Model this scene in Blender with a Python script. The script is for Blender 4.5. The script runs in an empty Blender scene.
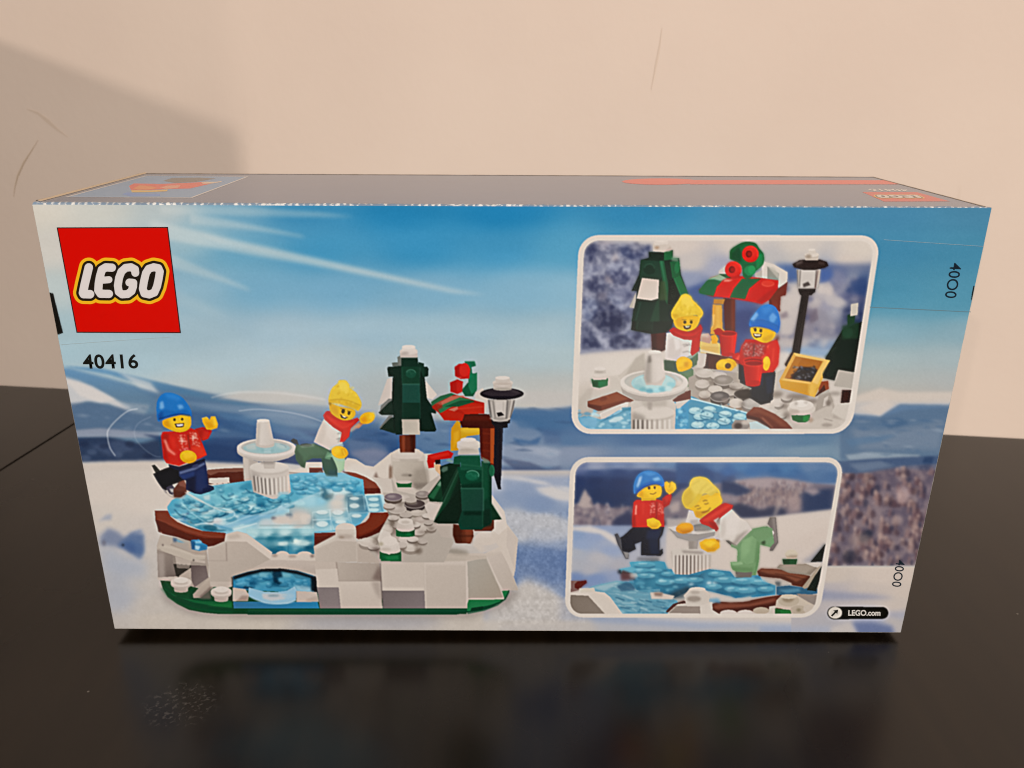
# Close-up of a boxed toy set (back of the box) on a glossy black-brown table in
# front of a plain wall.  Units: metres.  z = 0 is the plane of the box's front
# bottom edge, x runs along the front, y into the scene.
import bpy, bmesh, math, random
import numpy as np
from mathutils import Vector, Matrix
# ---------------------------------------------------------------- printed artwork
# The carton's printed pictures are drawn with numpy (polygons, strokes, soft
# blobs and noise) and become the colour attribute of the flat printed panels.
SS = 3.0
PX0, PY0, PX1, PY1 = 28.0, 198.0, 998.0, 640.0
CW, CH = int((PX1 - PX0) * SS), int((PY1 - PY0) * SS)
ART = np.zeros((CH, CW, 3), np.float32)
IDM = np.zeros((CH, CW), np.uint8)
IDS = {}
_T = [0.0, 0.0, 1.0]
_CLIP = [None]
_CUR = [0]
_SK = [1.0]

def Z(ox, oy, s):
    _T[:] = [ox, oy, s]

def part_id(path):
    _CUR[0] = IDS.setdefault(path, len(IDS)) if path is not None else -1

def hexc(c):
    if isinstance(c, str):
        return np.array([int(c[i:i + 2], 16) / 255 for i in (0, 2, 4)], np.float32)
    return np.array(c, np.float32)

def pts_of(p):
    if isinstance(p, str):
        p = [float(v) for v in p.replace(',', ' ').split()]
    p = np.array(p, float).reshape(-1, 2)
    return (np.stack([_T[0] + p[:, 0] / _T[2] - PX0, _T[1] + p[:, 1] / _T[2] - PY0], 1)) * SS

def smooth(p, closed=True, n=6):
    k = len(p)
    out = []
    for i in range(k if closed else k - 1):
        if closed:
            a, b, c, d = p[i - 1], p[i], p[(i + 1) % k], p[(i + 2) % k]
        else:
            a, b, c, d = p[max(i - 1, 0)], p[i], p[i + 1], p[min(i + 2, k - 1)]
        for j in range(n):
            t = j / n
            out.append(.5 * (2 * b + (c - a) * t + (2 * a - 5 * b + 4 * c - d) * t * t + (3 * b - a - 3 * c + d) * t ** 3))
    if not closed:
        out.append(p[-1])
    return np.array(out)

def box1(m, r, ax):
    if r < 1:
        return m
    pad = [(0, 0)] * m.ndim
    pad[ax] = (r + 1, r)
    c = np.cumsum(np.pad(m, pad, mode='edge'), ax, dtype=np.float64)
    n = m.shape[ax]
    k = 2 * r + 1
    if ax == 0:
        return ((c[k:k + n] - c[:n]) / k).astype(np.float32)
    return ((c[:, k:k + n] - c[:, :n]) / k).astype(np.float32)

def blur(m, sx, sy=None):
    sy = sx if sy is None else sy
    for s, ax in ((sx, 1), (sy, 0)):
        r = int(round(s * 1.0))
        for _ in range(3):
            m = box1(m, r, ax)
    return m

_NZ = {}
def noise(cell, seed=0, oct=3, ax=1.0):
    """smooth value noise over the whole canvas, 0..1; cell in photo px"""
    key = (cell, seed, oct, ax)
    if key not in _NZ:
        out = np.zeros((CH, CW), np.float32)
        amp, tot = 1.0, 0.0
        for o in range(oct):
            c = cell * SS / 2 ** o
            r = np.random.default_rng(seed * 17 + o)
            ny, nx = int(CH / c) + 4, int(CW / (c * ax)) + 4
            g = r.random((ny, nx)).astype(np.float32)
            y = np.arange(CH) / c
            x = np.arange(CW) / (c * ax)
            yi, xi = y.astype(int), x.astype(int)
            fy, fx = (y - yi)[:, None], (x - xi)[None, :]
            fy, fx = fy * fy * (3 - 2 * fy), fx * fx * (3 - 2 * fx)
            g0, g1 = g[yi], g[yi + 1]
            out += amp * ((g0[:, xi] * (1 - fx) + g0[:, xi + 1] * fx) * (1 - fy) + (g1[:, xi] * (1 - fx) + g1[:, xi + 1] * fx) * fy)
            tot += amp
            amp *= .55
        _NZ[key] = out / tot
    return _NZ[key]

def region(p, pad):
    x0, y0 = np.floor(p.min(0) - pad).astype(int)
    x1, y1 = np.ceil(p.max(0) + pad).astype(int) + 1
    return max(x0, 0), max(y0, 0), min(x1, CW), min(y1, CH)

def fill_mask(p, bb):
    x0, y0, x1, y1 = bb
    m = np.zeros((y1 - y0, x1 - x0), bool)
    ys = np.arange(y0, y1) + .5
    xs = np.arange(x0, x1) + .5
    q = np.roll(p, -1, 0)
    for (ax, ay), (bx, by) in zip(p, q):
        if ay == by:
            continue
        lo, hi = (ay, by) if ay < by else (by, ay)
        r0, r1 = np.searchsorted(ys, lo), np.searchsorted(ys, hi)
        if r1 > r0:
            xi = ax + (ys[r0:r1] - ay) * (bx - ax) / (by - ay)
            m[r0:r1] ^= xs[None, :] > xi[:, None]
    return m.astype(np.float32)

def seg_dist(p, bb):
    x0, y0, x1, y1 = bb
    xs, ys = np.meshgrid(np.arange(x0, x1) + .5, np.arange(y0, y1) + .5)
    d = np.full(xs.shape, 1e9, np.float32)
    for a, b in zip(p[:-1], p[1:]):
        v = b - a
        L = max(v @ v, 1e-9)
        t = np.clip(((xs - a[0]) * v[0] + (ys - a[1]) * v[1]) / L, 0, 1)
        d = np.minimum(d, np.hypot(xs - a[0] - t * v[0], ys - a[1] - t * v[1]))
    return d

def put(m, bb, col, col2, g, op, soft, nz):
    x0, y0, x1, y1 = bb
    if x1 <= x0 or y1 <= y0:
        return
    if soft:
        k = SS * _SK[0]
        m = blur(m, soft[0] * k, soft[1] * k) if isinstance(soft, tuple) else blur(m, soft * k)
    if _CLIP[0] is not None:
        m = m * _CLIP[0][y0:y1, x0:x1]
    c = hexc(col)
    if col2 is not None:
        g = pts_of(g)
        v = g[1] - g[0]
        xs = np.arange(x0, x1)[None, :]
        ys = np.arange(y0, y1)[:, None]
        t = np.clip(((xs - g[0, 0]) * v[0] + (ys - g[0, 1]) * v[1]) / (v @ v), 0, 1)[..., None]
        c = c * (1 - t) + hexc(col2) * t
    a = m * op
    if nz:                                     # (cell, seed, strength): noise in the fill's tone
        n = noise(nz[0], nz[1], 3, nz[3] if len(nz) > 3 else 1.0)[y0:y1, x0:x1]
        c = c + ((n - .5) * nz[2])[..., None]
    S = ART[y0:y1, x0:x1]
    S += a[..., None] * (c - S)
    if op > .9 and not soft and _CUR[0] >= 0:
        IDM[y0:y1, x0:x1][m > .5] = _CUR[0]

def P(p, col, col2=None, g=None, op=1.0, soft=0, s=False, nz=None):
    p = pts_of(p)
    if s:
        p = smooth(p)
    bb = region(p, (max(soft) if isinstance(soft, tuple) else soft) * SS * 3 + 1)
    put(fill_mask(p, bb), bb, col, col2, g, op, soft, nz)

def L(p, w, col, op=1.0, soft=0, s=False):
    """stroke, w = width in the current zoom's pixels"""
    p = pts_of(p)
    if s:
        p = smooth(p, False)
    r = w * SS / _T[2] / 2
    bb = region(p, r + soft * SS * 3 + 2)
    if bb[2] <= bb[0] or bb[3] <= bb[1]:
        return
    m = np.clip(r + .5 - seg_dist(p, bb), 0, 1)
    put(m.astype(np.float32), bb, col, None, None, op, soft, None)

def ell(cx, cy, rx, ry, rot=0, a0=0, a1=360, n=28):
    t = np.radians(np.linspace(a0, a1, n, endpoint=a1 - a0 < 360))
    c, s = math.cos(math.radians(rot)), math.sin(math.radians(rot))
    x, y = rx * np.cos(t), ry * np.sin(t)
    return np.stack([cx + x * c - y * s, cy + x * s + y * c], 1)

def E(cx, cy, rx, ry, col, rot=0, **k):
    P(ell(cx, cy, rx, ry, rot), col, **k)

def cyl(cx, cy, rx, ry, h, side, top, shade=None, rim=None):
    """a round plate or stud seen from above: side wall then top disc"""
    b = np.concatenate([ell(cx, cy, rx, ry, 0, 180, 0, 12)[::1], ell(cx, cy + h, rx, ry, 0, 0, 180, 12)])
    P(b, side, shade, (cx - rx, cy, cx + rx, cy) if shade else None)
    E(cx, cy, rx, ry, top)
    if rim:
        L(ell(cx, cy, rx, ry, 0, 10, 170, 14), max(1.0, ry * .18), rim, op=.6)

def clip(p=None, s=False, also=None):
    if p is None:
        _CLIP[0] = None
        return
    p = pts_of(p)
    if s:
        p = smooth(p)
    m = np.zeros((CH, CW), np.float32)
    bb = region(p, 1)
    m[bb[1]:bb[3], bb[0]:bb[2]] = fill_mask(p, bb)
    _CLIP[0] = m if also is None else m * also

def wash(samples, bb=None, sx=40.0, sy=22.0, op=1.0, fe=0.0, core=.02):
    """smooth colour field through samples 'x y hex', in the current zoom's coordinates"""
    v = samples.split()
    q = pts_of([float(t) for i, t in enumerate(v) if i % 3 < 2])
    cols = np.array([hexc(c) for c in v[2::3]])
    if bb is None:
        x0, y0, x1, y1 = 0, 0, CW, CH
    else:
        b = pts_of(bb)
        x0, y0, x1, y1 = max(int(b[0, 0]), 0), max(int(b[0, 1]), 0), min(int(b[1, 0]), CW), min(int(b[1, 1]), CH)
    st = 6
    xs = np.arange(x0, x1 + st, st)
    ys = np.arange(y0, y1 + st, st)
    X, Y = np.meshgrid(xs, ys)
    num = np.zeros(X.shape + (3,))
    den = np.zeros(X.shape)
    for (a, b), c in zip(q, cols):
        w = 1 / (core + ((X - a) / (sx * SS)) ** 2 + ((Y - b) / (sy * SS)) ** 2) ** 2
        num += w[..., None] * c
        den += w
    f = (num / den[..., None]).astype(np.float32)
    ty = (np.arange(y0, y1) - y0) / st
    tx = (np.arange(x0, x1) - x0) / st
    yi, xi = ty.astype(int), tx.astype(int)
    fy, fx = (ty - yi)[:, None, None].astype(np.float32), (tx - xi)[None, :, None].astype(np.float32)
    yj, xj = np.minimum(yi + 1, len(ys) - 1), np.minimum(xi + 1, len(xs) - 1)
    r0 = f[yi][:, xi] * (1 - fx) + f[yi][:, xj] * fx
    r1 = f[yj][:, xi] * (1 - fx) + f[yj][:, xj] * fx
    col = r0 * (1 - fy) + r1 * fy
    S = ART[y0:y1, x0:x1]
    m = np.full((y1 - y0, x1 - x0), op, np.float32)
    if fe:
        gy, gx = np.arange(y1 - y0), np.arange(x1 - x0)
        ey = np.clip(np.minimum(gy, gy[::-1]) / (fe * SS), 0, 1)
        ex = np.clip(np.minimum(gx, gx[::-1]) / (fe * SS), 0, 1)
        m = m * ((ey * ey * (3 - 2 * ey))[:, None] * (ex * ex * (3 - 2 * ex))[None, :]).astype(np.float32)
    if _CLIP[0] is not None:
        m = m * _CLIP[0][y0:y1, x0:x1]
    S += m[..., None] * (col - S)

def paint_background():
    part_id('front_panel')
    Z(0, 0, 1)
    wash("""40 212 d6cdbe 100 212 cbc8bd 160 212 b9c0be 230 212 6fa3bb 300 212 3b8ab2 400 212 2280ae 500 212 1f80b0 640 212 3084ad 760 212 4186a8 880 212 4684a4 985 212 4a84a0
     45 250 d2cbc0 190 238 9db9c1 240 250 6aa5bf 320 250 4394ba 420 250 3a91bb 500 250 4394bb 570 250 58a0bf 650 250 4f98b8 760 250 458cb0 890 250 4688a6 970 250 4a8aa4
     50 290 bcc5c2 195 290 8fb2c2 260 290 76a9c2 340 290 77a9c3 430 290 80adc4 520 290 85b0c5 570 290 8ab2c4 700 290 6fa5bd 890 290 4f8fa9 960 290 5490a6 890 303 5593aa 955 305 5591a6
     60 330 a9c0c5 195 330 a2bac4 280 330 9fb9c6 370 330 9cb8c6 460 330 9ab7c4 560 330 9fb8c2 700 330 90b3c0 885 330 86a8b4 965 330 86a4ae
     60 355 a6c0c8 140 360 a8c0c8 230 360 abbfc6 330 360 aebfc4 430 360 abbfc4 530 360 abbec3 570 360 abbdc0 700 360 a8babc 880 360 a5b5b6 955 360 a3b2b4
     75 380 aebfc4 200 385 b5c1c2 300 385 b4bdbd 400 385 b3bab9 520 385 b9bab5 565 385 b8b8b3 700 385 b8b8b3 875 380 b0b4af 950 380 aeb1ae
     180 400 b9bdbb 300 400 b6b5b1 420 400 aaabaa 540 400 c0b9b0 570 400 bdb6ae 700 400 bdb6ae 875 400 bfb3a7 940 400 bab0a6
     870 415 bdafa4 935 412 b3aca5""", (PX0, PY0, PX1, 650), 44, 20, core=.55)
    # pale sun rays painted into the printed sky
    for q, o, sf in (('150 219 180 227 336 262 453 289 486 295 453 293 336 270 180 242 150 236', .52, (3, 1.8)), ('200 234 336 264 440 288 336 268 220 244', .3, 1.2), ('190 214 219 218 301 235 306 238 260 231 190 224', .42, 1.6),
                     ('160 206 231 206 320 212 356 217 300 217 160 214', .34, 1.6), ('150 246 180 258 246 287 252 292 216 280 150 262', .36, 1.8), ('150 280 200 300 230 318 150 300', .2, 3)):
        P(q, 'd3d5cf', op=o, soft=sf)
    L('260 330 400 325 560 330', 12, 'c5d6d8', op=.25, soft=6, s=True)
    n = noise(30, 3, 4, 4.0)
    ART[:] += ((n - .5) * .05)[..., None]
    _SK[0] = .6
    # hazy blue ridges: the long slope from the left, then the middle ones
    P('20 368 70 368 100 376 160 392 215 404 300 420 400 440 440 480 20 480', '5f8aae', op=.92, soft=(5, 2), s=False)
    P('150 386 180 388 230 398 290 410 350 414 380 420 420 440 420 480 190 480', '4f7aa6', op=.9, soft=(12, 2.2))
    P('62 366 110 375 160 390 220 402 270 414 258 406 190 390 150 380 100 368', '5588b0', op=.75, soft=1.6)
    P('55 374 80 381 110 396 132 408 126 412 108 404 100 404 86 402 72 408 58 392', 'd6cdc6', op=.85, soft=2.2)
    P('62 378 92 386 116 400 100 402 80 396', 'ded3ca', op=.6, soft=1.5)
    P('118 372 150 382 160 394 140 388', 'd3d3cf', op=.7, soft=2.2)
    P('152 382 166 384 206 396 165 394', '4f83ad', op=.6, soft=2)
    P('56 405 90 402 120 408 146 414 170 412 180 432 60 436', '56769c', op=.85, soft=2.5)
    P('120 402 150 405 145 414 128 412', 'a9b4bf', op=.6, soft=2)
    P('60 431 100 428 150 432 200 430 240 436 240 438 72 438', 'a4a6b4', op=.75, soft=(4, 1.8))
    P('60 438 110 437 140 444 165 436 225 438 225 466 150 464 60 463', '273c62', op=.95, soft=(8, 1.8))
    P('90 446 120 440 135 450 110 456', '4a5f86', op=.6, soft=2.2)
    for i, (x, y) in enumerate(((84, 444), (92, 452), (104, 446), (118, 455), (130, 444), (86, 458), (148, 456))):
        E(x, y, 5, 3, ('1c2c50', '53678c')[i % 2], soft=1.6, op=.6)
    P('142 434 158 440 178 452 200 452 200 440', '1b3a70', op=.7, soft=1.5)
    # centre ridges behind the skaters
    P('215 398 240 392 280 391 310 396 330 400 300 402 250 402', 'c2bcb5', op=.8, soft=2.0)
    P('170 400 240 406 300 404 345 408 375 415 400 424 300 418 240 416', '7f9dbb', op=.7, soft=(8, 2.4))
    P('170 410 240 414 262 424 300 428 345 436 400 442 420 452 300 468 180 468', '3f699c', op=.9, soft=(9, 2.5))
    P('215 412 250 416 300 430 320 442 280 440 240 430', '4f82b3', op=.7, soft=2.5)
    P('240 416 275 412 305 418 330 428 290 426', '86a3c0', op=.55, soft=2.4)
    P('175 440 240 438 270 446 300 446 340 446 345 466 262 472 180 470', '264980', op=.85, soft=(6, 3))
    P('340 425 400 430 440 440 460 470 400 475 345 455', '39639b', op=.85, soft=(6, 3))
    P('346 438 390 444 384 456 350 452', '6b82a8', op=.6, soft=2.6)
    P('348 452 374 448 400 456 412 470 372 470', '8b8fa9', op=.75, soft=2.6)
    P('380 420 420 424 440 432 420 430 380 428', '8ba3bd', op=.5, soft=2)
    P('175 446 215 444 250 450 290 452 330 448 345 452 345 466 262 468 180 468', '1f3f74', op=.7, soft=(6, 1.6))
    P('205 418 240 421 280 434 320 444 300 444 262 438 225 428', '2a5a96', op=.6, soft=1.6)
    P('376 440 420 440 445 452 440 462 400 458', '27518c', op=.6, soft=2)
    # centre right, beside the lamp
    P('400 412 440 422 520 412 540 409 566 406 1010 400 1010 520 430 520', '5f86b2', op=.92, soft=(12, 3))
    P('505 408 535 409 552 411 572 406 610 405 610 440 505 434', '4876a9', op=.9, soft=(4, 2.4))
    P('505 400 530 404 552 409 600 404 600 394 505 390', 'c0bab4', op=.75, soft=(5, 2.6))
    P('495 420 520 420 545 434 595 444 595 452 495 448', '8199ba', op=.75, soft=(5, 2.6))
    P('512 438 530 441 542 436 538 444 522 448', '3f6ea6', op=.85, soft=1.6)
    P('540 426 600 440 700 440 700 445 600 446 545 444', '44689c', op=.6, soft=3)
    P('495 446 525 444 545 448 595 452 595 468 495 466', 'a1a9bd', op=.75, soft=(5, 2.6))
    P('520 450 545 446 568 452 550 458', 'b5bac6', op=.5, soft=2)
    P('490 466 520 468 545 470 560 466 595 470 596 490 540 486 490 476', '626f94', op=.85, soft=2.2)
    P('540 478 558 480 572 486 552 488', '3b4d7d', op=.7, soft=1.8)
    P('500 458 530 462 548 470 574 474 590 480 560 484 520 474', '4a5880', op=.65, soft=1.6)
    P('508 414 540 416 572 412 590 420 560 430 520 428', '3f73a8', op=.6, soft=2)
    # between and right of the insets
    wash("""574 440 557fae 650 440 3d6da3 720 440 4777a5 800 440 5b86ab 870 440 728fae 920 440 8897a9
      574 452 8d9cb6 650 452 6e8db3 740 452 6e93b3 810 452 7f9fb6 870 452 8ba0b0 925 450 8c97a4""", (556, 428, 1000, 476), 26, 8, .92, fe=9)
    P('840 416 872 418 884 416 905 410 960 406 960 465 840 460', '5d7da0', op=.92, soft=2.4)
    P('850 398 880 388 900 392 930 392 958 392 950 405 900 404 880 416 850 414', 'd0c2b5', op=.85, soft=2.4)
    P('858 408 884 398 894 404 880 416', 'd3c5b9', op=.7, soft=2)
    P('880 420 900 418 910 424 890 430', '3f6794', op=.7, soft=2.5)
    P('850 428 880 430 930 424 944 420 940 450 860 450', '8394aa', op=.7, soft=4)
    P('845 440 870 436 900 434 880 442 850 446', '5b83ab', op=.7, soft=2.5)
    P('845 455 870 452 920 455 920 460 850 461', 'a9b3bb', op=.7, soft=1.6)
    # forest on the right
    P('830 462 870 459 905 457 960 455 970 480 830 478', '47608a', op=.95, soft=1.5)
    P('848 464 880 461 895 466 860 472', '8496ae', op=.6, soft=1.8)
    P('925 457 934 457 932 464 922 463', '25416f', op=.7, soft=1.4)
    P('830 472 862 474 880 470 900 468 970 472 970 566 810 566', '75666f', op=.96, soft=1.8)
    clip('828 474 862 473 880 471 900 466 970 462 970 566 810 566')
    n1, n2 = noise(9, 11, 3, .8), noise(5, 12, 3, .8)
    x0, y0, x1, y1 = [int(v) for v in np.ravel(pts_of('805 460 965 567'))]
    S = ART[y0:y1, x0:x1]
    t = np.clip((n1[y0:y1, x0:x1] - .34) * 2.6, 0, 1)[..., None]
    col = hexc('4a4254') * (1 - t) + hexc('94807f') * t
    t2 = np.clip((n2[y0:y1, x0:x1] - .62) * 5, 0, 1)[..., None]
    col = col * (1 - t2 * .5) + hexc('b9a19a') * t2 * .5
    S += (_CLIP[0][y0:y1, x0:x1, None] * .5) * (col - S)
    rr = random.Random(5)
    for i in range(190):
        y = 470 + 94 * (i / 190)
        x = rr.uniform(824, 952)
        w = rr.uniform(2.2, 4.6)
        h = rr.uniform(6, 11)
        c = rr.choice(['8a6a66', '9c7f78', '7a5a5a', '93736e', 'ab8f86', '66494c', '6d5554'])
        P([x - w, y + h * .6, x - w * .4, y - h * .4, x, y - h * .6, x + w * .5, y - h * .3, x + w, y + h * .6], c, op=.62, soft=.9)
        E(x + w * 1.0, y + h * .35, w * .7, h * .4, rr.choice(['2c2636', '3a2c38', '453239', '282a40']), op=.62, soft=.9)
        if i % 3 == 0:
            E(x - w * .2, y - h * .25, w * .6, h * .28, 'c4a99c', op=.45, soft=.8)
    E(866, 536, 8, 5, '1f2538', rot=-40, soft=1.8, op=.8)
    E(903, 495, 7, 9, 'b99f9b', soft=2, op=.7)
    E(897, 520, 6, 5, 'bda399', soft=2, op=.6)
    E(850, 557, 8, 7, '2a2b3a', soft=2, op=.7)
    E(860, 540, 12, 6, 'a99085', soft=3, op=.5)
    clip()
    _SK[0] = 1.0
    # snow field
    P('20 462 85 462 110 461 165 460 262 464 300 470 400 480 500 478 600 500 700 566 1010 566 1010 655 20 655', 'cdc0b4', soft=1.2)
    wash("""85 470 cfc3b8 140 470 d2c6ba 100 490 d2c5b9 150 500 d3c6ba 95 520 cdc2b7 150 530 cabfb6
      100 545 bcb6b3 145 550 c3bab2 105 575 b5b2b3 150 580 c3bab1 112 600 b3b0b2 150 605 c1b7ad 117 625 bfb5ac 160 622 c4b8ab 250 620 c6baac 330 622 b5aeaa 400 622 b5ada8 470 622 c2b7ab 540 622 c3b9b0 600 625 b8b1ab""", (20, 468, 640, 655), 30, 12, .9, fe=4)
    n3, n6 = noise(7, 21, 4), noise(2.2, 22, 2)
    x0, y0, x1, y1 = [int(v) for v in np.ravel(pts_of('28 510 580 640'))]
    ramp = np.clip((np.arange(y0, y1) - y0) / 90.0, 0, 1)[:, None, None]
    ART[y0:y1, x0:x1] += ((n3[y0:y1, x0:x1, None] - .5) * .035 + (n6[y0:y1, x0:x1, None] - .5) * .015) * ramp
    # left bluish mound
    P('98 522 106 515 112 514 111 520 104 520', '9aa0b0', op=.8, soft=1.2)
    P('101 536 108 528 118 532 126 540 122 548 112 546 100 545', '717f9f', op=.85, soft=2.0)
    P('118 544 124 538 132 532 144 534 144 552 140 560 130 553 118 546', '4f6d9f', op=.9, soft=1.8)
    P('122 544 132 543 138 552 130 552', '2e4f8c', op=.7, soft=1.6)
    P('120 545 130 540 144 546 142 556', '41669f', op=.5, soft=1.6)
    E(138, 532, 5, 2, '6f85ac', rot=-20, soft=1.2, op=.7)
    E(104, 543, 2, 3, '66636f', soft=1, op=.7)
    E(123, 545, 1.4, 1.2, '16202e', soft=.6, op=.8)
    P('100 546 114 549 128 556 146 562 146 580 105 570', 'a2aaba', op=.6, soft=4)
    E(120, 590, 16, 22, 'a3a8b4', soft=7, op=.5)
    # centre snow, right of the toy
    wash("""500 482 a9b0c0 540 486 9aa5bc 572 500 9aa7bf 505 500 8b9dbb 540 505 7b92b8 570 512 8c9dba 510 516 abb0ba 545 520 b4b5ba 570 528 a7acb8
     515 535 a9adb6 545 538 8d9dbb 568 540 8c9dbd 520 552 6f88b2 545 556 6680ae 566 560 5f7bae 518 575 90a0bd 545 580 7088b4 566 590 7d92b8
     525 592 b7b2b0 548 600 b0aeb1 566 606 aba9ae""", (480, 472, 610, 625), 13, 7, .9, fe=8)
    P('490 476 520 477 545 482 595 502 595 500 575 488 540 484', 'd8cfc6', op=.85, soft=1.2)
    P('534 488 552 486 572 492 594 504 556 500 540 494', 'd3cac2', op=.85, soft=1.4)
    P('503 479 530 483 545 497 570 509 590 520 530 510 505 500', '7e95bb', op=.55, soft=2.5)
    P('500 512 530 513 568 520 590 538 545 542 500 534', 'b9b8bb', op=.8, soft=2.4)
    P('500 556 520 548 545 548 590 556 590 588 548 582 535 576 512 590', '5b78ab', op=.6, soft=3)
    P('514 588 525 578 545 584 560 598 560 645 480 645 490 600', 'c3bab1', op=.8, soft=3)
    n4 = noise(4, 31, 3)
    n5 = noise(2.0, 33, 2)
    x0, y0, x1, y1 = [int(v) for v in np.ravel(pts_of('498 512 585 632'))]
    ART[y0:y1, x0:x1] += (n4[y0:y1, x0:x1, None] - .5) * .10 + (n5[y0:y1, x0:x1, None] - .5) * .06
    P('590 618 620 616 700 622 820 625 820 644 640 644 600 634', '8f9fbe', op=.8, soft=3)
    P('500 625 600 622 700 628 760 626 760 644 500 644', 'bab2ac', op=.7, soft=2)
    P('300 618 360 614 420 616 450 622 400 628 320 627', '9c9aa0', op=.5, soft=3.5)
    # bottom right snow
    wash("""830 575 c6b7aa 880 575 cdbdb0 915 578 cdbcae 830 590 b3aaaa 870 592 c3b5ab 910 592 c9b9ac 825 602 b4abaa 900 605 c5b7ac 840 620 aaa6aa 870 618 9fa1b2 900 620 b4aca9""", (790, 566, 990, 650), 14, 7, .9, fe=2)
    P('805 588 840 592 870 594 895 598 860 600 805 600', '8d90a6', op=.75, soft=2)
    P('852 622 872 622 892 626 898 646 862 646', '5f6fa0', op=.85, soft=2)
    P('888 612 908 610 905 620 890 617', '9a9db2', op=.5, soft=2)
    P('830 628 850 622 866 646 830 646', 'c7bcb4', op=.8, soft=2)
    P('780 628 830 626 830 644 700 644', 'a3abc0', op=.5, soft=2)
    rr = random.Random(15)
    for i in range(46):
        x, y = rr.uniform(200, 560), rr.uniform(408, 462)
        w = rr.uniform(8, 26)
        P([x, y, x + w * .5, y - rr.uniform(.6, 2), x + w, y + rr.uniform(0, 3), x + w * .5, y + rr.uniform(1, 3)], rr.choice(['8fa9c6', '2d5488', '5f86b4', '244a80', 'a9b9cc']), op=.35, soft=(1.2, .5))
    for i in range(34):
        x, y = rr.uniform(845, 935), rr.uniform(418, 456)
        w = rr.uniform(6, 20)
        P([x, y, x + w * .5, y - rr.uniform(.6, 2), x + w, y + rr.uniform(0, 3), x + w * .5, y + rr.uniform(1, 2.4)], rr.choice(['a5b1c0', '4f75a0', '6d8bac', '8f9fb5']), op=.35, soft=(1.2, .5))
    for i in range(30):
        x, y = rr.uniform(70, 230), rr.uniform(404, 436)
        w = rr.uniform(6, 18)
        P([x, y, x + w * .5, y - rr.uniform(.6, 2), x + w, y + rr.uniform(0, 3), x + w * .5, y + rr.uniform(1, 2.4)], rr.choice(['91a6bf', '3f6595', '6788ad']), op=.3, soft=(1.2, .5))
    # swirl lines of the skaters' motion
    Z(30, 360, 5.12)
    L('550 250 500 262 440 310 400 360 398 400 410 450 436 490', 4.5, 'e6e4e4', op=.75, soft=.25, s=True)
    L('620 290 560 320 535 360 545 410 590 460 640 492 670 495', 3.5, 'c9d0da', op=.35, soft=.4, s=True)
    Z(200, 380, 5.12)
    L('60 90 140 70 230 62 380 65 520 80 640 100', 6, 'd9d6d0', op=.7, soft=.5, s=True)
    L('200 158 300 150 450 165 560 190 640 220', 5, 'd5dbe2', op=.6, soft=.4, s=True)
    # snow right behind the pond
    P('40 450 180 440 440 425 560 440 620 470 0 470', 'd3cabf', op=.9, soft=.8)
paint_background()

def lobe(x, y, a, b, dark, mid, lite, o=.8, rot=0):
    E(x + a * .1, y + b * .45, a * 1.05, b * 1.0, dark, rot=rot, op=o * .8, soft=.3)
    E(x, y, a, b, mid, rot=rot, op=o, soft=.22)
    E(x - a * .2, y - b * .3, a * .55, b * .35, lite, rot=rot, op=o * .8, soft=.3)

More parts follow.
